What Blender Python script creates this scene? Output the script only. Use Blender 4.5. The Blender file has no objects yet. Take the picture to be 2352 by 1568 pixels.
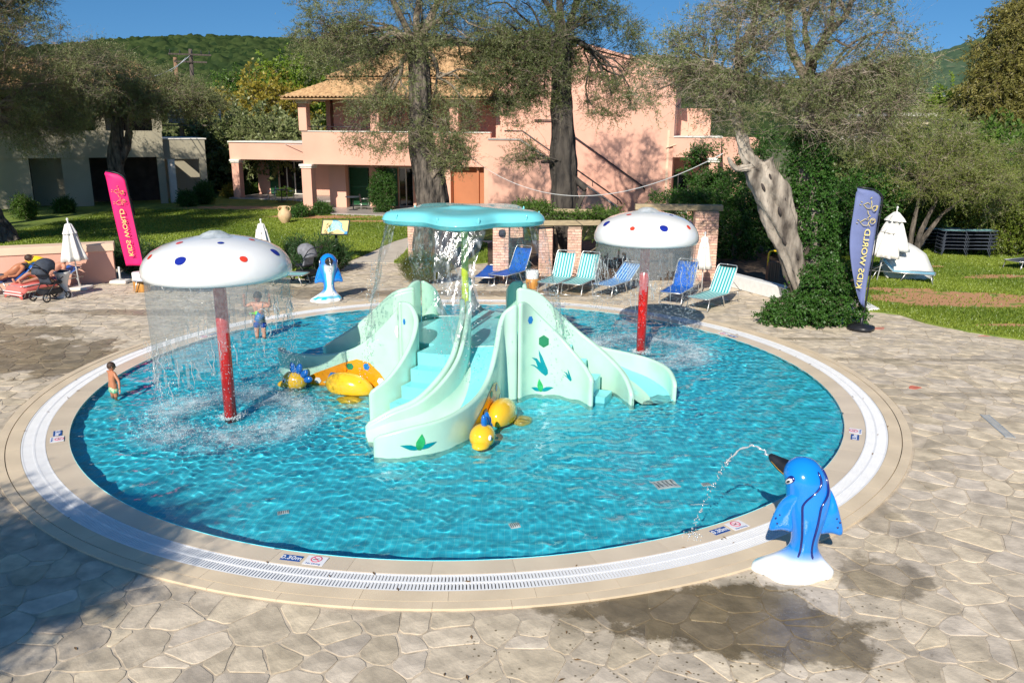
import bpy, bmesh, math, random
import numpy as np
from mathutils import Vector, Matrix, noise as mnoise
random.seed(7); np.random.seed(7)
sc = bpy.context.scene
COL = sc.collection
R = math.radians
# ------------------------------------------------------------------ camera, sky, sun, exposure
CAM_H = 4.7; PITCH = 0.25828; ROLL = 0.0061; FPX = 1880.0      # focal length for a 2352 px wide picture
cam_d = bpy.data.cameras.new('camera'); cam = bpy.data.objects.new('camera', cam_d); COL.objects.link(cam); sc.camera = cam
cam_d.sensor_width = 36; cam_d.lens = FPX / 2352 * 36; cam_d.clip_end = 5000; cam_d.clip_start = 0.1
cam.matrix_world = Matrix.Translation((0, 0, CAM_H)) @ Matrix.Rotation(math.pi/2 - PITCH, 4, 'X') @ Matrix.Rotation(ROLL, 4, 'Z')
SUN_AZ = R(17); SUN_EL = R(34)
w = bpy.data.worlds.new('World'); sc.world = w; w.use_nodes = True
nt = w.node_tree; bg = nt.nodes['Background']
sky = nt.nodes.new('ShaderNodeTexSky'); sky.sky_type = 'NISHITA'; sky.sun_disc = False
sky.sun_elevation = SUN_EL; sky.sun_rotation = math.pi + SUN_AZ
sky.air_density = 1.0; sky.dust_density = 0.3; sky.ozone_density = 3.5; sky.altitude = 300
tc = nt.nodes.new('ShaderNodeTexCoord'); mp = nt.nodes.new('ShaderNodeVectorMath'); mp.operation = 'ADD'; mp.inputs[1].default_value = (0, 0, 0.16)
nt.links.new(tc.outputs['Generated'], mp.inputs[0]); nt.links.new(mp.outputs[0], sky.inputs[0])
hs = nt.nodes.new('ShaderNodeHueSaturation'); hs.inputs['Saturation'].default_value = 1.25; hs.inputs['Hue'].default_value = 0.497
nt.links.new(sky.outputs[0], hs.inputs['Color']); nt.links.new(hs.outputs[0], bg.inputs[0]); bg.inputs[1].default_value = 0.095
sl = bpy.data.lights.new('sun', 'SUN'); sl.energy = 4.6; sl.angle = R(0.5); sl.color = (1, 0.93, 0.82)
sun = bpy.data.objects.new('sun', sl); COL.objects.link(sun)
SD = Vector((math.sin(SUN_AZ)*math.cos(SUN_EL), math.cos(SUN_AZ)*math.cos(SUN_EL), -math.sin(SUN_EL)))
sun.rotation_euler = SD.to_track_quat('-Z', 'Y').to_euler(); sl.cycles.is_caustics_light = True
sc.view_settings.view_transform = 'Standard'; sc.view_settings.look = 'None'; sc.view_settings.exposure = 0.3; sc.view_settings.gamma = 1
sc.view_settings.use_curve_mapping = False
cy = sc.cycles; cy.max_bounces = 8; cy.diffuse_bounces = 3; cy.glossy_bounces = 3; cy.transmission_bounces = 6; cy.transparent_max_bounces = 24
cy.sample_clamp_indirect = 3; cy.use_denoising = True; cy.caustics_reflective = False; cy.blur_glossy = 0.5

# ------------------------------------------------------------------ measuring helpers: a point of the photograph on the ground
_c, _s = math.cos(PITCH), math.sin(PITCH)
def ray(px, py):
    x = px-1176; y = -(py-784); c, s = math.cos(ROLL), math.sin(ROLL); x, y = c*x-s*y, s*x+c*y
    return x, FPX*_c+y*_s, -FPX*_s+y*_c
def at(px, py, z=0.0):
    d = ray(px, py); t = (z-CAM_H)/d[2]; return Vector((d[0]*t, d[1]*t, z))
def dp(px, py, Y):
    d = ray(px, py); t = Y/d[1]; return Vector((d[0]*t, Y, CAM_H+d[2]*t))
PC = Vector((-0.863, 14.939, 0)); RW = 6.73; RO = 7.71           # pool centre, water radius, outer ring radius

# ------------------------------------------------------------------ materials
def pm(name, col, rough=0.6, var=0.12, scale=6.0, bump=0.0, bscale=None, col2=None, metal=0.0, spec=0.5, coat=0.0, attr=None, detail=4, dist=0.02, trans=0.0, vec=(1, 1, 1)):
    m = bpy.data.materials.new(name); m.use_nodes = True; n = m.node_tree; p = n.nodes['Principled BSDF']
    p.inputs['Roughness'].default_value = rough; p.inputs['Metallic'].default_value = metal
    p.inputs['Specular IOR Level'].default_value = spec; p.inputs['Coat Weight'].default_value = coat; p.inputs['Coat Roughness'].default_value = 0.08
    t = n.nodes.new('ShaderNodeTexCoord'); mpg = n.nodes.new('ShaderNodeMapping'); mpg.inputs['Scale'].default_value = vec
    n.links.new(t.outputs['Object'], mpg.inputs[0])
    nz = n.nodes.new('ShaderNodeTexNoise'); nz.inputs['Scale'].default_value = scale; nz.inputs['Detail'].default_value = detail
    n.links.new(mpg.outputs[0], nz.inputs[0])
    mx = n.nodes.new('ShaderNodeMix'); mx.data_type = 'RGBA'
    c2 = col2 or tuple(c*(1-var) for c in col); c1 = col if col2 else tuple(min(1, c*(1+var)) for c in col)
    mx.inputs['A'].default_value = (*c2, 1); mx.inputs['B'].default_value = (*c1, 1)
    mr = n.nodes.new('ShaderNodeMapRange'); mr.inputs['From Min'].default_value = 0.35; mr.inputs['From Max'].default_value = 0.65
    n.links.new(nz.outputs[0], mr.inputs[0]); n.links.new(mr.outputs[0], mx.inputs['Factor'])
    out = mx.outputs['Result']
    if attr:
        a = n.nodes.new('ShaderNodeAttribute'); a.attribute_name = attr
        mm = n.nodes.new('ShaderNodeMix'); mm.data_type = 'RGBA'; mm.blend_type = 'MULTIPLY'; mm.inputs['Factor'].default_value = 1
        n.links.new(out, mm.inputs['A']); n.links.new(a.outputs['Color'], mm.inputs['B']); out = mm.outputs['Result']
    n.links.new(out, p.inputs['Base Color'])
    if bump:
        nb = n.nodes.new('ShaderNodeTexNoise'); nb.inputs['Scale'].default_value = bscale or scale*4; nb.inputs['Detail'].default_value = 5
        n.links.new(mpg.outputs[0], nb.inputs[0])
        b = n.nodes.new('ShaderNodeBump'); b.inputs['Strength'].default_value = bump; b.inputs['Distance'].default_value = dist
        n.links.new(nb.outputs[0], b.inputs['Height']); n.links.new(b.outputs[0], p.inputs['Normal'])
    m['out'] = 1
    return m
def leafmat(name, c1, c2, scale=1.5, transl=0.35):
    m = bpy.data.materials.new(name); m.use_nodes = True; n = m.node_tree; n.nodes.clear()
    o = n.nodes.new('ShaderNodeOutputMaterial'); d = n.nodes.new('ShaderNodeBsdfDiffuse'); tr = n.nodes.new('ShaderNodeBsdfTranslucent')
    a = n.nodes.new('ShaderNodeAttribute'); a.attribute_name = 'rnd'
    mx = n.nodes.new('ShaderNodeMix'); mx.data_type = 'RGBA'; mx.inputs['A'].default_value = (*c1, 1); mx.inputs['B'].default_value = (*c2, 1)
    n.links.new(a.outputs['Fac'], mx.inputs['Factor'])
    g = n.nodes.new('ShaderNodeBsdfGlossy'); g.inputs['Roughness'].default_value = 0.45; g.inputs['Color'].default_value = (.5, .5, .5, 1)
    m1 = n.nodes.new('ShaderNodeMixShader'); m1.inputs[0].default_value = transl; m2 = n.nodes.new('ShaderNodeMixShader'); m2.inputs[0].default_value = 0.05
    n.links.new(mx.outputs['Result'], d.inputs[0]); n.links.new(mx.outputs['Result'], tr.inputs[0])
    n.links.new(d.outputs[0], m1.inputs[1]); n.links.new(tr.outputs[0], m1.inputs[2]); n.links.new(m1.outputs[0], m2.inputs[1]); n.links.new(g.outputs[0], m2.inputs[2])
    n.links.new(m2.outputs[0], o.inputs[0]); return m
M = {}
M['mint'] = pm('mint_fibreglass', (.5, .76, .6), .22, .05, 2.5, coat=.5)
M['aqua'] = pm('aqua_fibreglass', (.22, .74, .78), .3, .05, 3, coat=.3, bump=.05, bscale=60, dist=.004)
M['starblue'] = pm('turquoise_fibreglass', (.2, .7, .73), .22, .06, 2, coat=.5)
M['mushwhite'] = pm('white_gelcoat', (.86, .86, .84), .15, .03, 3, coat=.6, bump=.04, bscale=25)
M['red'] = pm('red_paint', (.72, .015, .01), .22, .1, 5, coat=.5)
M['lime'] = pm('lime_paint', (.58, .72, .01), .3, .08, 5, coat=.4)
M['navy'] = pm('navy_dot', (.015, .03, .3), .2, .1); M['dotred'] = pm('red_dot', (.75, .06, .03), .2, .1)
M['yellow'] = pm('yellow_fibreglass', (.85, .5, .02), .15, .05, 4, coat=.7)
M['orange'] = pm('orange_sticker', (.85, .33, .01), .25, .06, 4, coat=.4)
M['finblue'] = pm('blue_fibreglass', (.01, .15, .55), .2, .08, 4, coat=.6)
M['hexblue'] = pm('blue_sticker', (.01, .2, .55), .3, .08); M['hexgreen'] = pm('green_sticker', (.02, .22, .1), .3, .1)
M['hexwhite'] = pm('white_sticker', (.82, .84, .8), .3, .03); M['teal'] = pm('teal_sticker', (.0, .27, .32), .3, .08)
M['leafgreen'] = pm('leaf_sticker', (.03, .4, .12), .3, .3, 8)
M['white'] = pm('white_paint', (.8, .8, .78), .45, .05, 8); M['black'] = pm('black_plastic', (.015, .016, .02), .4, .3, 10)
M['eye'] = pm('eye_white', (.85, .87, .85), .2, .02)
M['steel'] = pm('aluminium_tube', (.72, .7, .66), .32, .1, 10, metal=.8)
M['cope'] = pm('coping_limestone', (.74, .6, .42), .55, .1, 1.3, bump=.12, bscale=30, dist=.004, attr='Col')
M['cope_wet'] = pm('wet_coping_limestone', (.76, .63, .47), .28, .1, 1.1, bump=.25, bscale=5, dist=.006)
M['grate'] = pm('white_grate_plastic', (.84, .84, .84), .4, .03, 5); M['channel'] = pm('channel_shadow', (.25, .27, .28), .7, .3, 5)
M['pinkwall'] = pm('pink_render', (.8, .445, .33), .85, .09, .45, bump=.1, bscale=30, dist=.01)
M['pinklight'] = pm('pale_pink_render', (.84, .6, .43), .85, .05, 1, bump=.1, bscale=30)
M['orangewall'] = pm('terracotta_render', (.5, .19, .09), .85, .07, 1, bump=.1, bscale=20)
M['beige'] = pm('beige_render', (.42, .38, .28), .85, .1, .5, bump=.1, bscale=20); M['cream'] = pm('cream_render', (.66, .56, .4), .85, .1, .4, bump=.1, bscale=20)
M['trimw'] = pm('white_trim', (.82, .78, .7), .6, .05, 3); M['tile'] = pm('clay_roof_tile', (.6, .39, .2), .85, .25, 5, bump=.2, bscale=20, col2=(.36, .22, .11), vec=(1, 1, 1))
M['tilered'] = pm('red_roof_tile', (.45, .13, .07), .8, .25, 3)
M['shutter'] = pm('green_shutter', (.02, .11, .045), .5, .15, 8); M['darkglass'] = pm('window_glass', (.01, .012, .014), .05, .1, 2, spec=.8)
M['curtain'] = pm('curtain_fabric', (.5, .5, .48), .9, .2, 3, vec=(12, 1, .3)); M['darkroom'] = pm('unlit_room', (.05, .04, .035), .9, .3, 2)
M['slabgrey'] = pm('terrace_slab', (.4, .36, .33), .4, .1, 3); M['soil'] = pm('red_soil', (.36, .17, .09), .95, .2, 4, bump=.4, bscale=20)
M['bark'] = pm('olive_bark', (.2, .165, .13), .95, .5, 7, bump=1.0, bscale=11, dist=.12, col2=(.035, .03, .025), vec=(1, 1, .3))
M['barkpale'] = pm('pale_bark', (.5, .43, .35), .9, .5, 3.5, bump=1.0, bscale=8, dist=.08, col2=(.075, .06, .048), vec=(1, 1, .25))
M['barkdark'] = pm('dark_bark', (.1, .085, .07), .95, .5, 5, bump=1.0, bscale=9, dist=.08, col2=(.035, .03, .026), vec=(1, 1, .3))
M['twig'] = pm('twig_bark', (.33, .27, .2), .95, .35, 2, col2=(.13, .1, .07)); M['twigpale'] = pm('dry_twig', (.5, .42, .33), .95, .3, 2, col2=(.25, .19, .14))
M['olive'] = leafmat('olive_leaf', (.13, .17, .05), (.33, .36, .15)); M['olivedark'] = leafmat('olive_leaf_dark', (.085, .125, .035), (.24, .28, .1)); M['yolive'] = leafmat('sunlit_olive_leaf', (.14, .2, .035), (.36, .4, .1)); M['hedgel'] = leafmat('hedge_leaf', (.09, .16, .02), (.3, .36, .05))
M['ivy'] = leafmat('ivy_leaf', (.025, .085, .012), (.08, .2, .03), transl=.25); M['bushl'] = leafmat('bush_leaf', (.05, .12, .015), (.16, .28, .04))
M['gold'] = leafmat('yellowing_leaf', (.26, .22, .03), (.5, .4, .06)); M['lightgreen'] = leafmat('light_green_leaf', (.12, .22, .02), (.28, .38, .04))
M['oleander'] = leafmat('oleander_leaf', (.03, .08, .025), (.08, .17, .05)); M['grassl'] = leafmat('grass_blade', (.13, .21, .022), (.34, .42, .06), transl=.35)
M['junip'] = leafmat('juniper_spray', (.07, .12, .015), (.2, .26, .03))
M['brick'] = pm('pink_brick', (.78, .5, .37), .85, .2, 14, bump=.3, bscale=60, attr='Col'); M['mortar'] = pm('brick_mortar', (.42, .3, .22), .95, .1, 10)
M['timber'] = pm('weathered_beam', (.42, .33, .2), .8, .2, 4, vec=(1, 8, 8))
M['polewood'] = pm('pole_wood', (.26, .15, .09), .9, .3, 4, vec=(6, 6, .4)); M['polegrey'] = pm('dark_pole_wood', (.1, .08, .065), .9, .3, 4, vec=(6, 6, .4))
M['pink'] = pm('magenta_flag_cloth', (.85, .012, .17), .6, .06, 3); M['flagblue'] = pm('slate_blue_flag_cloth', (.155, .19, .38), .7, .08, 3)
M['print'] = pm('pale_yellow_print', (.8, .66, .2), .6, .03); M['canvas'] = pm('white_canvas', (.8, .78, .72), .8, .06, 5, bump=.1)
M['blueL'] = pm('blue_mesh_fabric', (.005, .11, .5), .6, .1, 6); M['skin'] = pm('skin', (.62, .3, .2), .45, .08, 9, spec=.4); M['skintan'] = pm('tanned_skin', (.5, .2, .1), .4, .1, 9)
M['hair'] = pm('brown_hair', (.05, .025, .015), .6, .3, 40); M['trunkblue'] = pm('navy_swim_shorts', (.008, .05, .32), .5, .3, 20)
M['shortsgreen'] = pm('green_patterned_shorts', (.75, .85, .45), .6, .1, 38, col2=(.05, .45, .28), detail=1)
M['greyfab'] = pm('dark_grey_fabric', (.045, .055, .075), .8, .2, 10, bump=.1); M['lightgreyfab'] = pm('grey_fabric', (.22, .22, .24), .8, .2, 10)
M['towel'] = pm('coral_towel', (.82, .19, .16), .9, .06, 5); M['terra'] = pm('pale_terracotta', (.7, .48, .27), .7, .1, 6)
M['woodlog'] = pm('varnished_wood', (.68, .34, .08), .4, .35, 3, col2=(.4, .17, .04), vec=(4, 4, .6)); M['buoy'] = pm('orange_lifebuoy', (.9, .16, .02), .4, .05)
M['ringyellow'] = pm('yellow_vinyl', (.9, .6, .02), .25, .04, coat=.3); M['limetoy'] = pm('lime_toy_plastic', (.2, .85, .05), .3, .05)
M['greenframe'] = pm('dark_green_metal', (.03, .05, .035), .5, .2); M['mapyellow'] = pm('map_sand_print', (.8, .6, .27), .5, .05)
M['mapblue'] = pm('map_sea_print', (.05, .3, .6), .5, .1); M['mapteal'] = pm('map_land_print', (.35, .68, .6), .5, .25, 20)
M['dgblue'] = pm('sign_blue', (.01, .08, .32), .35, .05); M['signwhite'] = pm('sign_white', (.8, .8, .82), .35, .03); M['signred'] = pm('sign_red', (.8, .12, .22), .4, .05)
M['metalgrey'] = pm('grey_painted_metal', (.35, .38, .4), .5, .1); M['wirewhite'] = pm('white_cable', (.75, .75, .72), .5, .05)
M['concrete'] = pm('pale_concrete', (.56, .5, .41), .85, .1, 2, bump=.15, bscale=20); M['drain'] = pm('drain_steel', (.6, .58, .53), .4, .1, metal=.4)
M['solar'] = pm('solar_panel', (.03, .03, .06), .15, .1); M['rock'] = pm('hill_rock', (.4, .35, .28), .9, .2)
M['dolphin'] = pm('painted_dolphin_gelcoat', (1, 1, 1), .14, .02, 4, coat=.8, attr='Col'); M['stripe'] = pm('dark_blue_stripe', (.01, .02, .17), .2, .1, coat=.5)
M['goldtrim'] = pm('gold_line', (.5, .28, .05), .4, .1); M['binwhite'] = pm('white_urn', (.78, .75, .7), .5, .05)

def stripes(name, a, b, freq):
    m = pm(name, a, .6, .05, 8); n = m.node_tree; p = n.nodes['Principled BSDF']
    t = n.nodes.new('ShaderNodeTexCoord'); sx = n.nodes.new('ShaderNodeSeparateXYZ'); n.links.new(t.outputs['Object'], sx.inputs[0])
    m1 = n.nodes.new('ShaderNodeMath'); m1.operation = 'MULTIPLY'; m1.inputs[1].default_value = freq; n.links.new(sx.outputs['Y'], m1.inputs[0])
    m2 = n.nodes.new('ShaderNodeMath'); m2.operation = 'FRACT'; n.links.new(m1.outputs[0], m2.inputs[0])
    m3 = n.nodes.new('ShaderNodeMath'); m3.operation = 'GREATER_THAN'; m3.inputs[1].default_value = .48; n.links.new(m2.outputs[0], m3.inputs[0])
    mx = n.nodes.new('ShaderNodeMix'); mx.data_type = 'RGBA'; mx.inputs['A'].default_value = (*a, 1); mx.inputs['B'].default_value = (*b, 1)
    n.links.new(m3.outputs[0], mx.inputs['Factor']); n.links.new(mx.outputs['Result'], p.inputs['Base Color']); return m
M['tealstripe'] = stripes('teal_striped_fabric', (.0, .33, .36), (.5, .72, .68), 11.5)
M['bluestripe'] = stripes('blue_striped_fabric', (.01, .12, .5), (.35, .6, .8), 11.5)
M['aquastripe'] = stripes('aqua_striped_fabric', (.02, .3, .55), (.45, .75, .78), 11.5)
def water_mix(name, tcol, tfac, gloss, vec=(1, 1, 1), scale=20, bump=.6, lo=.4, hi=.62, thin=0.0):
    """falling water: clear film, glossy, with milky streaks where noise is dense"""
    m = bpy.data.materials.new(name); m.use_nodes = True; n = m.node_tree; n.nodes.clear()
    o = n.nodes.new('ShaderNodeOutputMaterial'); t = n.nodes.new('ShaderNodeBsdfTransparent'); t.inputs[0].default_value = (*tcol, 1)
    g = n.nodes.new('ShaderNodeBsdfGlossy'); g.inputs['Roughness'].default_value = .12; d = n.nodes.new('ShaderNodeBsdfDiffuse'); d.inputs[0].default_value = (.8, .86, .88, 1)
    c = n.nodes.new('ShaderNodeTexCoord'); mg = n.nodes.new('ShaderNodeMapping'); mg.inputs['Scale'].default_value = vec
    nz = n.nodes.new('ShaderNodeTexNoise'); nz.inputs['Scale'].default_value = scale; nz.inputs['Detail'].default_value = 5
    n.links.new(c.outputs['Object'], mg.inputs[0]); n.links.new(mg.outputs[0], nz.inputs[0])
    b = n.nodes.new('ShaderNodeBump'); b.inputs['Strength'].default_value = bump; b.inputs['Distance'].default_value = .03
    n.links.new(nz.outputs[0], b.inputs['Height']); n.links.new(b.outputs[0], g.inputs['Normal'])
    mr = n.nodes.new('ShaderNodeMapRange'); mr.inputs['From Min'].default_value = lo; mr.inputs['From Max'].default_value = hi; mr.inputs['To Min'].default_value = thin; mr.inputs['To Max'].default_value = tfac
    n.links.new(nz.outputs[0], mr.inputs[0])
    m1 = n.nodes.new('ShaderNodeMixShader'); n.links.new(mr.outputs[0], m1.inputs[0]); n.links.new(t.outputs[0], m1.inputs[1]); n.links.new(d.outputs[0], m1.inputs[2])
    m2 = n.nodes.new('ShaderNodeMixShader'); m2.inputs[0].default_value = gloss; n.links.new(m1.outputs[0], m2.inputs[1]); n.links.new(g.outputs[0], m2.inputs[2])
    n.links.new(m2.outputs[0], o.inputs[0]); return m
M['curtainwater'] = water_mix('falling_water_film', (.8, .81, .81), .2, .07, (1, 1, .6), 30, .8, .35, .7, .1)
M['streamwater'] = water_mix('falling_stream', (.88, .9, .9), .34, .13, (1, 1, .45), 13, 1.0, .5, .68, .02)
M['droplet'] = water_mix('water_droplet', (.9, .93, .95), .6, .35, (1, 1, 1), 30, .2, 0, .4, .5)
M['foam'] = pm('splash_foam', (.75, .85, .88), .4, .05)

# ------------------------------------------------------------------ mesh building
def tag(o, label=None, cat=None, group=None, kind=None):
    if label: o['label'] = label
    if cat: o['category'] = cat
    if group: o['group'] = group
    if kind: o['kind'] = kind
    return o
def empty(name, loc=(0, 0, 0), rz=0.0, label=None, cat=None, group=None, kind=None):
    o = bpy.data.objects.new(name, None); COL.objects.link(o); o.location = loc; o.rotation_euler = (0, 0, rz); o.empty_display_size = .2
    return tag(o, label, cat, group, kind)
def pinv(o, parent):
    """keep world-space geometry while being a child"""
    o.parent = parent
    m = Matrix.Identity(4); p = parent
    while p: m = Matrix.Translation(p.location) @ p.rotation_euler.to_matrix().to_4x4() @ (m if True else m); p = p.parent
    o.matrix_parent_inverse = m.inverted()
class MB:
    def __init__(s): s.v = []; s.f = []; s.c = []; s.sm = []
    def add(s, vs, fs, col=None, smooth=False):
        b = len(s.v); s.v += [tuple(v) for v in vs]; s.f += [tuple(b+i for i in f) for f in fs]
        s.c += [col or (1, 1, 1)]*len(fs); s.sm += [smooth]*len(fs); return s
    def box(s, c, d, rz=0.0, col=None, mat=None, bev=0.0):
        hx, hy, hz = d[0]/2, d[1]/2, d[2]/2
        if bev > 0:
            b = min(bev, hx*.9, hy*.9, hz*.9); pts = []
            for z, k in ((-hz, b), (-hz+b, 0), (hz-b, 0), (hz, b)):
                x, y = hx-k, hy-k; q = min(b, x*.9, y*.9)
                pts += [(-x+q, -y, z), (x-q, -y, z), (x, -y+q, z), (x, y-q, z), (x-q, y, z), (-x+q, y, z), (-x, y-q, z), (-x, -y+q, z)]
            fs = [tuple(range(7, -1, -1)), tuple(range(24, 32))]
            for l in range(3): fs += [(l*8+i, l*8+(i+1) % 8, l*8+8+(i+1) % 8, l*8+8+i) for i in range(8)]
        else:
            pts = [(x, y, z) for z in (-hz, hz) for x, y in ((-hx, -hy), (hx, -hy), (hx, hy), (-hx, hy))]
            fs = [(3, 2, 1, 0), (4, 5, 6, 7), (0, 1, 5, 4), (1, 2, 6, 5), (2, 3, 7, 6), (3, 0, 4, 7)]
        m = mat or Matrix.Rotation(rz, 3, 'Z'); cv = Vector(c)
        return s.add([m @ Vector(p)+cv for p in pts], fs, col)
    def tube(s, pts, rad, n=8, cap=True, col=None, smooth=True, flat=1.0):
        pts = [Vector(p) for p in pts]; k = len(pts)
        if not hasattr(rad, '__len__'): rad = [rad]*k
        vs = []; up = None
        for i in range(k):
            t = (pts[min(i+1, k-1)]-pts[max(i-1, 0)]); t = t.normalized() if t.length > 1e-9 else Vector((0, 0, 1))
            if up is None: up = Vector((0, 0, 1)) if abs(t.z) < .9 else Vector((1, 0, 0))
            a = t.cross(up); a = a.normalized() if a.length > 1e-6 else t.orthogonal().normalized(); b = a.cross(t).normalized(); up = b
            for j in range(n):
                q = 2*math.pi*j/n; vs.append(pts[i]+a*math.cos(q)*rad[i]+b*math.sin(q)*rad[i]*flat)
        fs = [(i*n+j, i*n+(j+1) % n, (i+1)*n+(j+1) % n, (i+1)*n+j) for i in range(k-1) for j in range(n)]
        if cap: fs += [tuple(range(n-1, -1, -1)), tuple(range((k-1)*n, k*n))]
        return s.add(vs, fs, col, smooth)
    def lathe(s, prof, c=(0, 0, 0), n=24, col=None, smooth=True, mod=None, mat=None):
        vs = []; k = len(prof)
        for i, (r, z) in enumerate(prof):
            for j in range(n):
                q = 2*math.pi*j/n; rr = r*(mod(q, i) if mod else 1); p = Vector((rr*math.cos(q), rr*math.sin(q), z))
                if mat: p = mat @ p
                vs.append(p+Vector(c))
        fs = [(i*n+j, i*n+(j+1) % n, (i+1)*n+(j+1) % n, (i+1)*n+j) for i in range(k-1) for j in range(n)]
        return s.add(vs, fs, col, smooth)
    def ell(s, c, r, n=12, m=8, col=None, mat=None):
        pr = [(max(1e-4, math.sin(math.pi*i/m)), -math.cos(math.pi*i/m)) for i in range(m+1)]
        mt = (mat or Matrix.Identity(3)) @ Matrix.Diagonal(r)
        return s.lathe(pr, c, n, col, True, None, mt)
    def prism(s, poly, z0, z1, col=None):
        n = len(poly); vs = [(p[0], p[1], z0) for p in poly]+[(p[0], p[1], z1) for p in poly]
        fs = [tuple(range(n-1, -1, -1)), tuple(range(n, 2*n))]+[(i, (i+1) % n, n+(i+1) % n, n+i) for i in range(n)]
        return s.add(vs, fs, col)
    def xf(s, m, start=0):
        for i in range(start, len(s.v)): s.v[i] = tuple(m @ Vector(s.v[i]))
        return s
    def build(s, name, mat=None, parent=None, world=False, mats=None, attr=False):
        me = bpy.data.meshes.new(name); me.from_pydata(s.v, [], s.f)
        me.polygons.foreach_set('use_smooth', s.sm)
        if attr:
            a = me.color_attributes.new('Col', 'FLOAT_COLOR', 'CORNER'); d = []
            for p, c in zip(me.polygons, s.c): d += [c[0], c[1], c[2], 1.0]*p.loop_total
            a.data.foreach_set('color', d)
        for m in (mats or [mat]):
            if m: me.materials.append(m)
        o = bpy.data.objects.new(name, me); COL.objects.link(o)
        if parent:
            if world: pinv(o, parent)
            else: o.parent = parent
        return o
def vcol(o, fn):
    me = o.data; a = me.color_attributes.new('Col', 'FLOAT_COLOR', 'POINT'); d = []
    for v in me.vertices: d += [*fn(v.co), 1.0]
    a.data.foreach_set('color', d)
def npmesh(name, V, F, mats, parent=None, midx=None, rnd=None, smooth=False, world=False):
    """V (n,3), F (m,k) with k = 3 or 4"""
    me = bpy.data.meshes.new(name); k = F.shape[1]
    me.vertices.add(len(V)); me.vertices.foreach_set('co', np.ascontiguousarray(V, 'f').ravel())
    me.loops.add(F.size); me.loops.foreach_set('vertex_index', np.ascontiguousarray(F, 'i').ravel())
    me.polygons.add(len(F)); me.polygons.foreach_set('loop_start', np.arange(0, F.size, k, dtype='i')); me.polygons.foreach_set('loop_total', np.full(len(F), k, 'i'))
    for m in mats: me.materials.append(m)
    if midx is not None: me.polygons.foreach_set('material_index', np.ascontiguousarray(midx, 'i'))
    if smooth: me.polygons.foreach_set('use_smooth', np.ones(len(F), bool))
    me.update(calc_edges=True)
    if rnd is not None:
        a = me.attributes.new('rnd', 'FLOAT', 'FACE'); a.data.foreach_set('value', np.ascontiguousarray(rnd, 'f'))
    o = bpy.data.objects.new(name, me); COL.objects.link(o)
    if parent: (pinv(o, parent) if world else setattr(o, 'parent', parent))
    return o
def kids(o): return [c for c in bpy.data.objects if c.parent == o]
def dup(root, loc, rz=None, label=None, group=None, scale=None):
    def cp(o, par):
        c = o.copy(); COL.objects.link(c)
        if par: c.parent = par
        for k in kids(o): cp(k, c)
        return c
    r = cp(root, None); r.location = loc
    if rz is not None: r.rotation_euler = (0, 0, rz)
    if scale: r.scale = (scale,)*3
    if label: r['label'] = label
    if group: r['group'] = group
    return r
def spline(pts, n):
    pts = [Vector(p) for p in pts]; k = len(pts); o = []
    for i in range(n):
        q = (k-1)*i/(n-1); a = min(int(q), k-2); u = q-a
        p0, p1, p2, p3 = pts[max(a-1, 0)], pts[a], pts[a+1], pts[min(a+2, k-1)]
        o.append(.5*((2*p1)+(-p0+p2)*u+(2*p0-5*p1+4*p2-p3)*u*u+(-p0+3*p1-3*p2+p3)*u**3))
    return o
def sheet(name, poly, z, mat, kind='structure', parent=None, thick=0.0):
    bm = bmesh.new(); vs = [bm.verts.new((p[0], p[1], z)) for p in poly]; f = bm.faces.new(vs); bm.normal_update()
    if f.normal.z < 0: f.normal_flip()
    if thick:
        r = bmesh.ops.extrude_face_region(bm, geom=[f]); bmesh.ops.translate(bm, vec=(0, 0, -thick), verts=[e for e in r['geom'] if isinstance(e, bmesh.types.BMVert)])
        bmesh.ops.recalc_face_normals(bm, faces=bm.faces)
    bmesh.ops.triangulate(bm, faces=bm.faces)
    me = bpy.data.meshes.new(name); bm.to_mesh(me); bm.free(); me.materials.append(mat); o = bpy.data.objects.new(name, me); COL.objects.link(o)
    if parent: o.parent = parent
    else: o['kind'] = kind
    return o
def inpoly(x, y, P):
    c = False; j = len(P)-1
    for i in range(len(P)):
        xi, yi, xj, yj = P[i][0], P[i][1], P[j][0], P[j][1]
        if (yi > y) != (yj > y) and x < (xj-xi)*(y-yi)/(yj-yi)+xi: c = not c
        j = i
    return c
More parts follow.
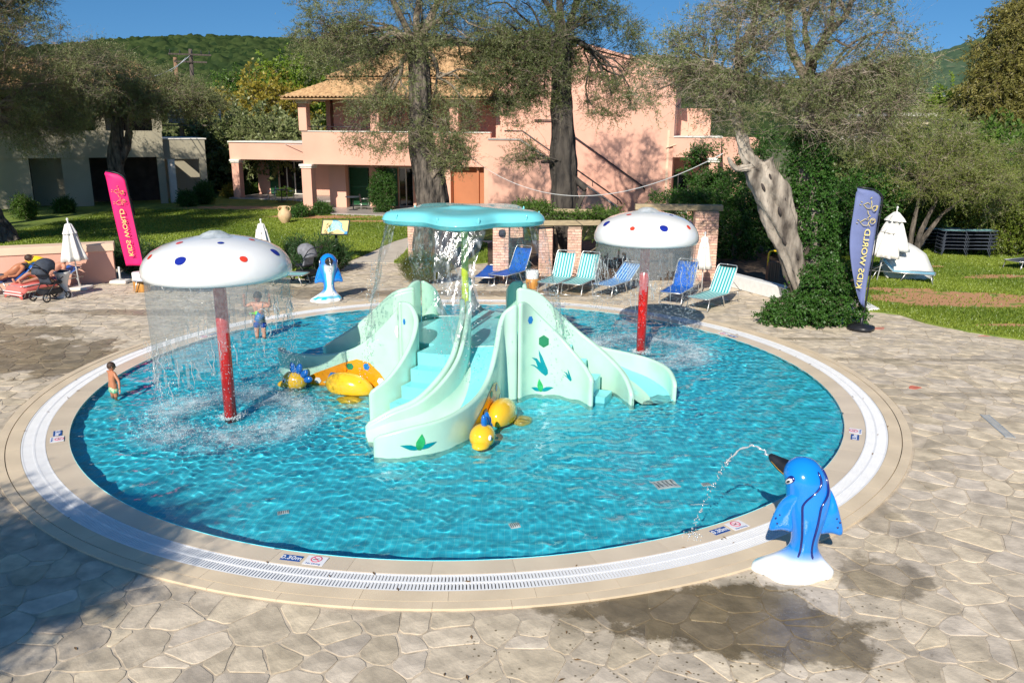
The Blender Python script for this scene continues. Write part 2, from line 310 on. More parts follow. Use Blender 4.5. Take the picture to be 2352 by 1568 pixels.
#@@GROUND
# ------------------------------------------------------------------ terrain, paving, lawns
def annulus(name, r0, r1, z, mat, n=128, c=PC, kind='structure', rings=1):
    V = []; F = []
    for k in range(rings+1):
        r = r0+(r1-r0)*(k/rings)
        for j in range(n): q = 2*math.pi*j/n; V.append((c.x+r*math.cos(q), c.y+r*math.sin(q), z))
    for k in range(rings):
        for j in range(n): F.append((k*n+j, (k+1)*n+j, (k+1)*n+(j+1) % n, k*n+(j+1) % n))
    o = npmesh(name, np.array(V), np.array(F), [mat]); o['kind'] = kind; return o
def pavemat(name, stone):
    m = pm(name, (.57, .495, .39) if stone else (.53, .445, .335), .75, .22, 4.2, bump=.6, bscale=18, dist=.012, attr='Col' if stone else None)
    n = m.node_tree; p = n.nodes['Principled BSDF']; src = p.inputs['Base Color'].links[0].from_socket
    t = n.nodes.new('ShaderNodeNewGeometry'); nz = n.nodes.new('ShaderNodeTexNoise'); nz.inputs['Scale'].default_value = 1.3; nz.inputs['Detail'].default_value = 6; nz.inputs['Roughness'].default_value = .65
    n.links.new(t.outputs['Position'], nz.inputs[0])
    # wet patches: ellipses on the ground, their edges broken by noise
    val = None
    for (x, y, rx, ry, s) in WET:
        v1 = n.nodes.new('ShaderNodeVectorMath'); v1.operation = 'SUBTRACT'; v1.inputs[1].default_value = (x, y, 0); n.links.new(t.outputs['Position'], v1.inputs[0])
        v2 = n.nodes.new('ShaderNodeVectorMath'); v2.operation = 'MULTIPLY'; v2.inputs[1].default_value = (1/rx, 1/ry, 0); n.links.new(v1.outputs[0], v2.inputs[0])
        v3 = n.nodes.new('ShaderNodeVectorMath'); v3.operation = 'LENGTH'; n.links.new(v2.outputs[0], v3.inputs[0])
        a = n.nodes.new('ShaderNodeMath'); a.operation = 'MULTIPLY_ADD'; a.inputs[1].default_value = 2.6; n.links.new(nz.outputs[0], a.inputs[0]); n.links.new(v3.outputs['Value'], a.inputs[2])
        r = n.nodes.new('ShaderNodeMapRange'); r.inputs['From Min'].default_value = 2.42; r.inputs['From Max'].default_value = 2.22; r.inputs['To Max'].default_value = s; n.links.new(a.outputs[0], r.inputs[0])
        if val is None: val = r.outputs[0]
        else:
            mx = n.nodes.new('ShaderNodeMath'); mx.operation = 'MAXIMUM'; n.links.new(val, mx.inputs[0]); n.links.new(r.outputs[0], mx.inputs[1]); val = mx.outputs[0]
    # drips: small dark splash spots near the wet area
    vo = n.nodes.new('ShaderNodeTexVoronoi'); vo.inputs['Scale'].default_value = 14; n.links.new(t.outputs['Position'], vo.inputs['Vector'])
    c = n.nodes.new('ShaderNodeMix'); c.data_type = 'RGBA'; c.blend_type = 'MULTIPLY'; c.inputs['B'].default_value = (.36, .33, .26, 1)
    sp = n.nodes.new('ShaderNodeMapRange'); sp.inputs['From Min'].default_value = .2; sp.inputs['From Max'].default_value = .15; n.links.new(vo.outputs['Distance'], sp.inputs[0])
    x, y = WET[0][0], WET[0][1]
    d1 = n.nodes.new('ShaderNodeVectorMath'); d1.operation = 'DISTANCE'; d1.inputs[1].default_value = (2.0, 6.7, 0); n.links.new(t.outputs['Position'], d1.inputs[0])
    d2 = n.nodes.new('ShaderNodeMath'); d2.operation = 'MULTIPLY_ADD'; d2.inputs[1].default_value = 5.5; n.links.new(nz.outputs[0], d2.inputs[0]); n.links.new(d1.outputs['Value'], d2.inputs[2])
    dr = n.nodes.new('ShaderNodeMapRange'); dr.inputs['From Min'].default_value = 5.0; dr.inputs['From Max'].default_value = 4.3; n.links.new(d2.outputs[0], dr.inputs[0])
    dm = n.nodes.new('ShaderNodeMath'); dm.operation = 'MULTIPLY'; n.links.new(sp.outputs[0], dm.inputs[0]); n.links.new(dr.outputs[0], dm.inputs[1])
    mm = n.nodes.new('ShaderNodeMath'); mm.operation = 'MAXIMUM'; n.links.new(val, mm.inputs[0]); n.links.new(dm.outputs[0], mm.inputs[1])
    n.links.new(mm.outputs[0], c.inputs['Factor']); n.links.new(src, c.inputs['A']); n.links.new(c.outputs['Result'], p.inputs['Base Color'])
    rr = n.nodes.new('ShaderNodeMapRange'); rr.inputs['To Min'].default_value = .8; rr.inputs['To Max'].default_value = .22; n.links.new(mm.outputs[0], rr.inputs[0]); n.links.new(rr.outputs[0], p.inputs['Roughness'])
    return m
WET = [(2.0, 7.2, 1.25, .62, 1), (.9, 7.42, .9, .3, .8), (2.7, 6.95, .75, .5, .9), (4.0, 7.9, .45, .5, .6), (-10.4, 16.2, 2.2, 1.6, .8), (-13, 18.3, 3.2, 1.0, .7), (-8.6, 20.5, 3.5, .35, .6), (4.6, 9.4, .35, .7, .4),
       (8.2, 16.5, 2.4, .13, .4), (-1.5, 23.2, 4.5, .4, .7), (-5.5, 23.2, 1.8, .8, .6), (6.6, 18.2, 1.2, .12, .5), (9, 14.2, 1.6, .12, .35), (0.9, 7.2, .5, .3, .5)]
M['stone'] = pavemat('flagstone', True); M['bed'] = pavemat('mortar_bed', False)
M['earth'] = pm('earth_and_weeds', (.1, .14, .04), .95, .3, .6, col2=(.16, .13, .07))
bed = annulus('paving', RO-.02, 34, -.0075, M['bed'], rings=3)
ground = annulus('ground', 34, 1600, -.014, M['earth'], rings=3)
ga = ((-40, 602), (265, 604), (300, 632), (420, 632), (560, 628), (700, 640), (760, 618), (812, 596), (868, 572), (905, 556), (942, 545))
back_lawn = [at(*p) for p in ga]+[Vector((-4.6, 44, 0)), Vector((-9.5, 45.4, 0)), Vector((-19, 60, 0)), Vector((-60, 62, 0)), Vector((-60, 27, 0))]
mid_lawn = [at(*p) for p in ((905, 604), (950, 560), (962, 545), (1010, 545), (1120, 560), (1120, 604), (1020, 611))]
mid_lawn2 = [Vector((-3.6, 34.5, 0)), Vector((9, 34.5, 0)), Vector((9, 44, 0)), Vector((-3.9, 44, 0))]
right_lawn = [at(*p) for p in ((1960, 690), (1985, 715), (2060, 722), (2125, 742), (2220, 762), (2352, 782), (2480, 800))]+[Vector((17, 15.5, 0)), Vector((60, 12, 0)), Vector((60, 60, 0)), Vector((11.5, 60, 0)), Vector((11.5, 27, 0))]
SOIL = [(at(2200, 690), 2.7, 1.25), (at(2270, 640), 1.0, .3), (at(2100, 614), 1.2, .35), (at(2060, 668), 1.2, .4), (at(2330, 637), 1.6, .35), (at(2330, 750), 1.0, .18), (at(735, 500), 3, .8), (at(560, 478), 3, .9), (at(880, 510), 2.5, .5)]
def lawnmat():
    m = pm('lawn_grass', (.22, .28, .04), .95, .3, 1.4, bump=.8, bscale=30, dist=.03, col2=(.12, .19, .025))
    n = m.node_tree; p = n.nodes['Principled BSDF']; src = p.inputs['Base Color'].links[0].from_socket
    t = n.nodes.new('ShaderNodeNewGeometry'); nz = n.nodes.new('ShaderNodeTexNoise'); nz.inputs['Scale'].default_value = 2.2; nz.inputs['Detail'].default_value = 7; n.links.new(t.outputs['Position'], nz.inputs[0])
    val = None
    for (c, rx, ry) in SOIL:
        v1 = n.nodes.new('ShaderNodeVectorMath'); v1.operation = 'SUBTRACT'; v1.inputs[1].default_value = (c.x, c.y, 0); n.links.new(t.outputs['Position'], v1.inputs[0])
        v2 = n.nodes.new('ShaderNodeVectorMath'); v2.operation = 'MULTIPLY'; v2.inputs[1].default_value = (1/rx, 1/ry, 0); n.links.new(v1.outputs[0], v2.inputs[0])
        v3 = n.nodes.new('ShaderNodeVectorMath'); v3.operation = 'LENGTH'; n.links.new(v2.outputs[0], v3.inputs[0])
        a = n.nodes.new('ShaderNodeMath'); a.operation = 'MULTIPLY_ADD'; a.inputs[1].default_value = 3.0; n.links.new(nz.outputs[0], a.inputs[0]); n.links.new(v3.outputs['Value'], a.inputs[2])
        r = n.nodes.new('ShaderNodeMapRange'); r.inputs['From Min'].default_value = 2.62; r.inputs['From Max'].default_value = 2.3; n.links.new(a.outputs[0], r.inputs[0])
        if val is None: val = r.outputs[0]
        else:
            mx = n.nodes.new('ShaderNodeMath'); mx.operation = 'MAXIMUM'; n.links.new(val, mx.inputs[0]); n.links.new(r.outputs[0], mx.inputs[1]); val = mx.outputs[0]
    c = n.nodes.new('ShaderNodeMix'); c.data_type = 'RGBA'; c.inputs['B'].default_value = (.52, .27, .13, 1)
    n.links.new(val, c.inputs['Factor']); n.links.new(src, c.inputs['A']); n.links.new(c.outputs['Result'], p.inputs['Base Color']); return m
M['lawn'] = lawnmat()
for P in (back_lawn, mid_lawn, mid_lawn2, right_lawn): sheet('lawn', P, .03, M['lawn'], thick=.06)
sheet('planting_bed', [at(*p) for p in ((1120, 560), (1120, 640), (1400, 648), (1640, 640), (1800, 690), (1985, 680), (1985, 560), (1500, 520), (1200, 530))], .012, pm('planting_soil', (.1, .065, .04), .95, .4, 5, bump=.5), thick=.03)
path = sheet('garden_path', [at(*p) for p in ((806, 604), (905, 604), (932, 578), (944, 545), (952, 520), (930, 512), (915, 545), (868, 574))], .02, M['concrete'], thick=.04)
# irregular flagstones: cells around jittered points, cut by hand-sized joints
def flagstones():
    rng = random.Random(3); s = .3; pts = {}; 
    X0, X1, Y0, Y1 = -17.5, 15.5, 3.2, 29.5
    nx, ny = int((X1-X0)/s), int((Y1-Y0)/s)
    for i in range(-1, nx+2):
        for j in range(-1, ny+2):
            if rng.random() < .2: continue
            pts[i, j] = (X0+(i+rng.uniform(-.1, 1.1))*s*1.12, Y0+(j+rng.uniform(-.1, 1.1))*s, rng.uniform(0, .045)**1.0)
    out = []
    for (i, j), (px, py, pw_) in pts.items():
        if not (0 <= i <= nx and 0 <= j <= ny): continue
        if abs(px) > .72*py+2.2: continue
        d = math.hypot(px-PC.x, py-PC.y)
        if d < RO+.03: continue
        if py > 20 and (inpoly(px, py, back_lawn) or inpoly(px, py, mid_lawn)) or inpoly(px, py, right_lawn): continue
        if px > -.5 and py > 26.5: continue
        poly = [(px-.8, py-.8), (px+.8, py-.8), (px+.8, py+.8), (px-.8, py+.8)]
        for a in range(-2, 3):
            for b in range(-2, 3):
                q = pts.get((i+a, j+b))
                if q is None or (a == 0 and b == 0): continue
                mx, my = (px+q[0])/2, (py+q[1])/2; nxx, nyy = q[0]-px, q[1]-py; L = math.hypot(nxx, nyy)
                if L < 1e-6: continue
                nxx /= L; nyy /= L; sh_ = (pw_-q[2])/(2*L); mx += nxx*sh_; my += nyy*sh_; off = .007+.010*((i*7+j*13+a*3+b*5) % 5)/5
                new = []; k = len(poly)
                ds = [(p[0]-mx)*nxx+(p[1]-my)*nyy+off for p in poly]
                if all(v <= 0 for v in ds): continue
                for t in range(k):
                    u = (t+1) % k
                    if ds[t] <= 0: new.append(poly[t])
                    if (ds[t] < 0) != (ds[u] < 0):
                        f = ds[t]/(ds[t]-ds[u]); new.append((poly[t][0]+(poly[u][0]-poly[t][0])*f, poly[t][1]+(poly[u][1]-poly[t][1])*f))
                poly = new
                if len(poly) < 3: break
            if len(poly) < 3: break
        if len(poly) < 3: continue
        # round the corners a little and keep clear of the pool ring
        k = len(poly); rp = []
        for t in range(k):
            a, b, c = poly[t-1], poly[t], poly[(t+1) % k]
            la = math.hypot(a[0]-b[0], a[1]-b[1]); lc = math.hypot(c[0]-b[0], c[1]-b[1])
            if min(la, lc) < .03: rp.append(b); continue
            e = min(.05, la*.3, lc*.3); j1 = rng.uniform(.5, 1); j2 = rng.uniform(.5, 1)
            rp.append((b[0]+(a[0]-b[0])/la*e*j1, b[1]+(a[1]-b[1])/la*e*j1)); rp.append((b[0]+(c[0]-b[0])/lc*e*j2, b[1]+(c[1]-b[1])/lc*e*j2))
        rq = []
        for t in range(len(rp)):            # chipped, slightly wandering edges
            a, b = rp[t], rp[(t+1) % len(rp)]; rq.append(a); l = math.hypot(b[0]-a[0], b[1]-a[1])
            if l > .1:
                for q in ((.5,) if l < .22 else (.33, .68)): nx_, ny_ = -(b[1]-a[1])/l, (b[0]-a[0])/l; o_ = rng.uniform(-.011, .011); rq.append((a[0]+(b[0]-a[0])*q+nx_*o_, a[1]+(b[1]-a[1])*q+ny_*o_))
        rp = rq; fp = []
        for x, y in rp:
            d = math.hypot(x-PC.x, y-PC.y)
            if d < RO+.025: k_ = (RO+.025)/d; x, y = PC.x+(x-PC.x)*k_, PC.y+(y-PC.y)*k_
            fp.append((x, y))
        ar = abs(sum(fp[t-1][0]*fp[t][1]-fp[t][0]*fp[t-1][1] for t in range(len(fp))))/2
        if ar < .01: continue
        cx = sum(p[0] for p in fp)/len(fp); cyy = sum(p[1] for p in fp)/len(fp)
        v = rng.uniform(.74, 1.2); wmix = rng.random()
        v = 1+(v-1)*.8; col = (v*(1+.03*wmix), v*.985, v*(1.0-.12*wmix))
        if rng.random() < .012 and cx > 6 and ar < .08: col = (1.0, .32, .26)
        if cyy > 17: v2 = .25; col = tuple(1+(c-1)*.75 for c in col)
        tx, ty, dz = rng.uniform(-.005, .005), rng.uniform(-.005, .005), rng.uniform(-.0015, .002)
        out.append((cyy*cyy*(1+.15*abs(cx)), cx, cyy, fp, col, tx, ty, dz))
    out.sort(key=lambda t: t[0])
    def add(mb, it, ox, oy):
        _, cx, cyy, fp, col, tx, ty, dz = it; n = len(fp); vs = []
        for x, y in fp: vs.append((x-ox, y-oy, -.02))
        for x, y in fp: vs.append((x-ox, y-oy, -.0028+dz+tx*(x-cx)+ty*(y-cyy)))
        for x, y in fp:
            L = math.hypot(x-cx, y-cyy); k = max(0, 1-.005/L) if L > 0 else 0; xx, yy = cx+(x-cx)*k, cyy+(y-cyy)*k
            vs.append((xx-ox, yy-oy, -.0005+dz+tx*(xx-cx)+ty*(yy-cyy)))
        fs = [(i, (i+1) % n, n+(i+1) % n, n+i) for i in range(n)]+[(n+i, n+(i+1) % n, 2*n+(i+1) % n, 2*n+i) for i in range(n)]+[tuple(range(2*n, 3*n))]
        ar = sum(fp[t-1][0]*fp[t][1]-fp[t][0]*fp[t-1][1] for t in range(n))
        if ar < 0: fs = [f[::-1] for f in fs]
        mb.add(vs, fs, col)
    for it in out[:300]:
        mb = MB(); add(mb, it, it[1], it[2]); o = mb.build('paving_stone', M['stone'], bed, attr=True); o.location = (it[1], it[2], 0)
    mb = MB()
    for it in out[300:]: add(mb, it, 0, 0)
    o = mb.build('far_paving_stones', M['stone'], bed, attr=True); o['kind'] = 'stuff'
flagstones()

# ------------------------------------------------------------------ the pool
def poolmats():
    m = bpy.data.materials.new('mosaic_tile'); m.use_nodes = True; n = m.node_tree; p = n.nodes['Principled BSDF']; p.inputs['Roughness'].default_value = .4
    t = n.nodes.new('ShaderNodeTexCoord'); br = n.nodes.new('ShaderNodeTexBrick'); br.offset = 0; br.inputs['Scale'].default_value = 1
    br.inputs['Brick Width'].default_value = .075; br.inputs['Row Height'].default_value = .075; br.inputs['Mortar Size'].default_value = .004; br.inputs['Mortar Smooth'].default_value = .3
    br.inputs['Color1'].default_value = (.05, .68, .86, 1); br.inputs['Color2'].default_value = (.06, .74, .9, 1); br.inputs['Mortar'].default_value = (.16, .8, .92, 1)
    n.links.new(t.outputs['Object'], br.inputs['Vector'])
    nz = n.nodes.new('ShaderNodeTexNoise'); nz.inputs['Scale'].default_value = .8; n.links.new(t.outputs['Object'], nz.inputs[0])
    mx = n.nodes.new('ShaderNodeMix'); mx.data_type = 'RGBA'; mx.blend_type = 'MULTIPLY'; mr = n.nodes.new('ShaderNodeMapRange'); mr.inputs['From Min'].default_value = .35; mr.inputs['From Max'].default_value = .65; mr.inputs['To Min'].default_value = 0; mr.inputs['To Max'].default_value = .25
    mx.inputs['B'].default_value = (.7, .85, .95, 1); n.links.new(nz.outputs[0], mr.inputs[0]); n.links.new(mr.outputs[0], mx.inputs['Factor']); n.links.new(br.outputs['Color'], mx.inputs['A']); n.links.new(mx.outputs['Result'], p.inputs['Base Color'])
    g = bpy.data.materials.new('pool_water'); g.use_nodes = True; n = g.node_tree; n.nodes.clear(); o = n.nodes.new('ShaderNodeOutputMaterial'); gl = n.nodes.new('ShaderNodeBsdfGlass')
    gl.inputs['IOR'].default_value = 1.333; gl.inputs['Roughness'].default_value = 0; gl.inputs['Color'].default_value = (.93, .99, 1, 1)
    n.links.new(gl.outputs[0], o.inputs[0]); return m, g
M['mosaic'], M['water'] = poolmats()
WZ = -.012; FZ = -.215
MUSH = [Vector((-4.67, 12.83, 0)), Vector((2.78, 17.05, 0))]
basin = annulus('pool_floor', .001, RW+.05, FZ, M['mosaic'], rings=1); basin.cycles.is_caustics_receiver = True
mb = MB(); mb.lathe([(RW+.05, FZ), (RW+.05, WZ-.06), (RW, WZ-.02), (RW-.005, .0)], PC, 160); pw = mb.build('pool_wall', M['mosaic']); pw['kind'] = 'structure'; pw.cycles.is_caustics_receiver = True
def pool_water():
    h = .023; n = int(2*(RW+.03)/h)+2; xs = np.linspace(-(RW+.04), RW+.04, n); X, Y = np.meshgrid(xs, xs); rng = np.random.default_rng(4)
    Z = np.zeros_like(X); Rr = np.hypot(X, Y)
    turb = np.zeros_like(X)
    for m in MUSH:
        d = np.hypot(X-(m.x-PC.x), Y-(m.y-PC.y)); turb += np.exp(-((d-1.0)/1.1)**2)
    for (ax, ay) in ((-2.3, 11.6), (2.5, 13.4), (-4.2, 15.6)): d = np.hypot(X-(ax-PC.x), Y-(ay-PC.y)); turb += .7*np.exp(-(d/1.0)**2)
    for k in range(90):
        lam = .1*2**rng.uniform(0, 2.7); kk = 2*math.pi/lam; th = rng.normal(math.pi*.5+.25, .8) if lam > .22 else rng.uniform(0, 2*math.pi)
        a = .00078*(lam/.3)**1.15
        if lam < .3: a = a*(.8+1.3*turb)
        Z += a*np.sin(kk*(X*math.cos(th)+Y*math.sin(th))+rng.uniform(0, 7)+.8*np.sin(1.3*X+rng.uniform(0, 6))+.8*np.sin(1.1*Y+rng.uniform(0, 6)))
    for m in MUSH:
        d = np.hypot(X-(m.x-PC.x), Y-(m.y-PC.y)); Z += .004*np.exp(-((d-1.2)/.7)**2)*np.sin(d*2*math.pi/.16+2*np.sin(3*np.arctan2(Y-(m.y-PC.y), X-(m.x-PC.x))))
        Z += .006*np.exp(-((d-1.0)/.22)**2)*rng.standard_normal(X.shape)*.6
    Z *= np.clip((RW+.3-Rr)/.5, .25, 1)
    V = np.stack([X, Y, Z], -1).reshape(-1, 3); idx = np.arange(n*n).reshape(n, n); F = np.stack([idx[:-1, :-1], idx[:-1, 1:], idx[1:, 1:], idx[1:, :-1]], -1).reshape(-1, 4)
    r = Rr.reshape(-1); keep = (r[F] < RW+.035).all(1); F = F[keep]; u, inv = np.unique(F, return_inverse=True); V = V[u]; F = inv.reshape(F.shape)
    o = npmesh('pool_water', V, F, [M['water']], smooth=True); o.location = (PC.x, PC.y, WZ); o['kind'] = 'structure'; o.cycles.is_caustics_caster = True
pool_water()
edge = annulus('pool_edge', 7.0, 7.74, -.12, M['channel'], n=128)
def ring_piece(r0, r1, a0, a1, z0, z1, seg=6, drop=0.0):
    vs = []; 
    for z in (0, 1):
        for k in range(seg+1):
            a = a0+(a1-a0)*k/seg
            for r in (r0, r1): vs.append((r*math.cos(a), r*math.sin(a), z0 if z == 0 else (z1-drop if r == r0 else z1)))
    N = 2*(seg+1); fs = []
    for k in range(seg): i = 2*k; fs += [(N+i, N+i+1, N+i+3, N+i+2), (i, N+i, N+i+2, i+2), (i+1, i+3, N+i+3, N+i+1)]
    fs += [(0, 1, N+1, N), (N-2, 2*N-2, 2*N-1, N-1)]
    return vs, fs
def rot_pieces(name, r0, r1, n, gap, z0, z1, mat, drop=0.0, off=0.0):
    da = 2*math.pi/n; vs, fs = ring_piece(r0, r1, gap/r1, da-gap/r1, z0, z1, max(3, int(200/n)+2), drop); first = None
    for k in range(n):
        if first is None:
            mb = MB(); mb.add(vs, fs, (1, 1, 1)); first = mb.build(name, mat, edge, attr=True); o = first
        else: o = first.copy(); COL.objects.link(o); o.parent = edge
        o.location = (PC.x, PC.y, 0); o.rotation_euler = (0, 0, k*da+off)
rot_pieces('inner_coping_slab', RW-.004, 7.04, 48, .0015, -.1, .012, M['cope_wet'], drop=.018)
rot_pieces('outer_coping_slab', 7.372, 7.56, 52, .0015, -.1, .014, M['cope'], off=.03)
rot_pieces('outer_border_stone', 7.572, 7.702, 60, .0015, -.1, .018, M['cope'], off=.01)
def grating():
    mb = MB(); n = 1200
    for k in range(n):
        a = 2*math.pi*k/n; c, s = math.cos(a), math.sin(a); hw = .0125
        for r0, r1 in ((7.062, 7.185), (7.21, 7.345)):
            vs = []
            for z in (-.02, .008):
                for r, t in ((r0, -hw), (r1, -hw), (r1, hw), (r0, hw)): vs.append((PC.x+r*c-t*s, PC.y+r*s+t*c, z))
            mb.add(vs, [(4, 5, 6, 7), (0, 1, 5, 4), (1, 2, 6, 5), (2, 3, 7, 6), (3, 0, 4, 7)])
    for r0, r1 in ((7.045, 7.063), (7.184, 7.211), (7.344, 7.367)):
        b = len(mb.v); m = 240
        for k in range(m):
            a = 2*math.pi*k/m
            for r, z in ((r0, -.02), (r0, .010), (r1, .010), (r1, -.02)): mb.v.append((PC.x+r*math.cos(a), PC.y+r*math.sin(a), z))
        for k in range(m):
            for e in range(3): mb.f.append((b+k*4+e, b+k*4+e+1, b+((k+1) % m)*4+e+1, b+((k+1) % m)*4+e)); mb.c.append((1, 1, 1)); mb.sm.append(False)
    o = mb.build('overflow_grating', M['grate'], edge); o['kind'] = 'stuff'
grating()

# lettering
def text_mb(s, size, mat, parent, name='lettering', loc=(0, 0, 0), rot=None, depth=.001, mirror=False, bold=0.0, sx=1.0):
    cu = bpy.data.curves.new(name, 'FONT'); cu.body = s; cu.size = size; cu.align_x = 'CENTER'; cu.align_y = 'CENTER'; cu.extrude = depth; cu.offset = bold
    o = bpy.data.objects.new(name+'_src', cu); COL.objects.link(o); dg = bpy.context.evaluated_depsgraph_get(); me = bpy.data.meshes.new_from_object(o.evaluated_get(dg))
    bpy.data.objects.remove(o)
    mt = Matrix.Diagonal((-sx if mirror else sx, 1, 1, 1)); mt = (rot or Matrix.Identity(4)) @ mt; me.transform(mt); me.materials.clear(); me.materials.append(mat)
    q = bpy.data.objects.new(name, me); COL.objects.link(q); q.parent = parent; q.location = loc; return q
def depth_sign(px, py, lab, flip=False):
    p = at(px, py); d = (p-PC); r = 6.89; a = math.atan2(d.y, d.x); base = Vector((PC.x+r*math.cos(a), PC.y+r*math.sin(a), .006))
    e = empty('depth_marker', base, a+math.pi/2, lab, 'sign', 'depth and no diving markers on the pool coping')
    e.rotation_euler = (0, -0, a+math.pi/2)
    def plate(nm, x0, w, hgt, mat):
        mb = MB(); mb.box((x0, 0, .003), (w, hgt, .004), bev=.001); return mb.build(nm, mat, e)
    b1 = plate('depth_plate', -.16, .24, .12, M['dgblue']); text_mb('0.30m', .1, M['signwhite'], b1, 'depth_number', (-.16, 0, .006), bold=.0012)
    b2 = plate('no_diving_plate', .125, .24, .19, M['signwhite'])
    mb = MB(); mb.lathe([(.052, .006), (.052, .0075), (.066, .0075), (.066, .006)], (.125, .03, 0), 24)
    mb.box((.125, .03, .0068), (.1, .012, .0014), mat=Matrix.Rotation(R(-40), 3, 'Z')); mb.build('prohibition_ring', M['signred'], b2)
    mb = MB(); mb.box((.115, .02, .0058), (.05, .012, .001)); mb.box((.14, .04, .0058), (.03, .01, .001), mat=Matrix.Rotation(R(30), 3, 'Z')); mb.build('diver_symbol', M['black'], b2)
    text_mb('No Diving', .042, M['dgblue'], b2, 'caption', (.125, -.068, .006))
for (x, y, l) in ((703, 1283, 'blue 0.30m and no diving plates on the near coping left of centre'), (1668, 1208, 'blue 0.30m and no diving plates on the coping beside the near dolphin'),
                  (1952, 995, 'blue 0.30m and no diving plates on the right hand coping'), (135, 1003, 'blue 0.30m and no diving plates on the left coping near the wading boy'),
                  (1665, 770, 'blue 0.30m and no diving plates on the coping near the ivy covered tree'), (480, 771, 'blue 0.30m and no diving plates on coping behind the near mushroom fountain'),
                  (1275, 703, 'blue 0.30m and no diving plates on the far coping by the striped loungers')): depth_sign(x, y, l)
# white inlets on the pool floor
for (px, py, w_, l) in ((1527, 1112, .34, 'largest white inlet grate on the pool floor right of the slides'), (1621, 1112, .13, 'small white inlet on the pool floor nearest the near dolphin jet'), (652, 1176, .14, 'small white inlet on the pool floor at the left of the near half'), (1182, 1206, .13, 'small white inlet on the pool floor closest to the near coping')):
    p = at(px, py, FZ+.12); e = empty('floor_inlet', (p.x, p.y, FZ), .3, l, 'pool inlet', 'white inlets on the pool floor'); mb = MB(); mb.box((0, 0, .012), (w_, w_*.8, .02), bev=.006); mb.build('cover_plate', M['white'], e); mb = MB()
    for k in range(5): mb.box((-w_*.36+w_*.18*k, 0, .024), (w_*.06, w_*.6, .006))
    mb.build('slots', M['channel'], e)['kind'] = 'stuff'
# dry leaves blown about the deck
rg = random.Random(8); mb = MB()
for k in range(90):
    if k < 55: a = rg.uniform(0, 2*math.pi); r = rg.choice((7.05, 7.06, 7.2, 7.37))+rg.uniform(-.03, .03); x, y, z = PC.x+r*math.cos(a), PC.y+r*math.sin(a), .016
    else: x, y, z = rg.uniform(-8, 9), rg.uniform(4.8, 6.9), .008
    q = rg.uniform(0, 6.28); L = rg.uniform(.02, .045); c, s_ = math.cos(q), math.sin(q); W_ = L*.3
    mb.add([(x-c*L, y-s_*L, z), (x+s_*W_, y-c*W_, z+.008), (x+c*L, y+s_*L, z+.002), (x-s_*W_, y+c*W_, z+.006)], [(0, 1, 2), (0, 2, 3)])
o = mb.build('fallen_leaves', pm('dry_leaf', (.2, .11, .04), .8, .4, 9)); tag(o, 'small dry leaves scattered on the coping and paving', 'leaves', None, 'stuff')
# slot drain in the paving
p = at(2290, 978); e = empty('slot_drain', p, 0, 'narrow steel slot drain grate set in the flagstones at right', 'drain grate')
a = at(2262, 952); b = at(2322, 1004); L = (b-a).length; ang = math.atan2(b.y-a.y, b.x-a.x); e.rotation_euler = (0, 0, ang)
mb = MB()
for s in (-1, 1): mb.box((0, s*.065, .005), (L, .02, .012))
mb.build('drain_frame', M['metalgrey'], e); mb = MB()
for k in range(60): mb.box((-L/2+L*(k+.5)/60, 0, .004), (L/60*.7, .11, .01))
mb.build('drain_bars', M['drain'], e)['kind'] = 'stuff'
#@@PLAY
# ------------------------------------------------------------------ water slide island
def pol(r, a, z=0.0, rot=0.0): a = R(a+rot); return Vector((r*math.cos(a), r*math.sin(a), z))
isl = empty('water_slide', (PC.x, PC.y, 0), 0, 'mint green four way water slide island with aqua steps in the middle of the pool', 'water slide')
RPL = [(1.45, 41), (1.36, 31), (1.7, 20.5), (2.1, 13.5), (2.6, 7.5), (3.1, 2), (3.5, -3.3), (3.78, -10), (3.93, -17)]
LPL = [(.95, -1), (1.34, .8), (1.7, -1), (2.05, -3.4), (2.42, -7.6), (2.8, -13.2), (3.07, -20), (3.28, -25.5)]
TPL = [(1.45, 42.5), (1.42, 51), (1.5, 58.5), (1.7, 62), (1.95, 63), (2.2, 62.3), (2.45, 60.5), (2.69, 57)]
def hprof(kind, t):
    zs = {'R': [1.73, 1.55, 1.08, .74, .58, .52, .48, .43, .3], 'L': [1.8, 1.7, 1.38, 1.06, .8, .55, .4, .2], 'T': [1.73, 1.7, 1.52, 1.3, 1.08, .86, .66, .48]}[kind]
    return spline([(0, 0, z) for z in zs], 2)[0].z if t <= 0 else (zs[-1] if t >= 1 else _cr(zs, t))
def _cr(z, t):
    q = (len(z)-1)*t; a = int(q); u = q-a; p0, p1, p2, p3 = z[max(a-1, 0)], z[a], z[a+1], z[min(a+2, len(z)-1)]
    return .5*(2*p1+(-p0+p2)*u+(2*p0-5*p1+4*p2-p3)*u*u+(-p0+3*p1-3*p2+p3)*u**3)
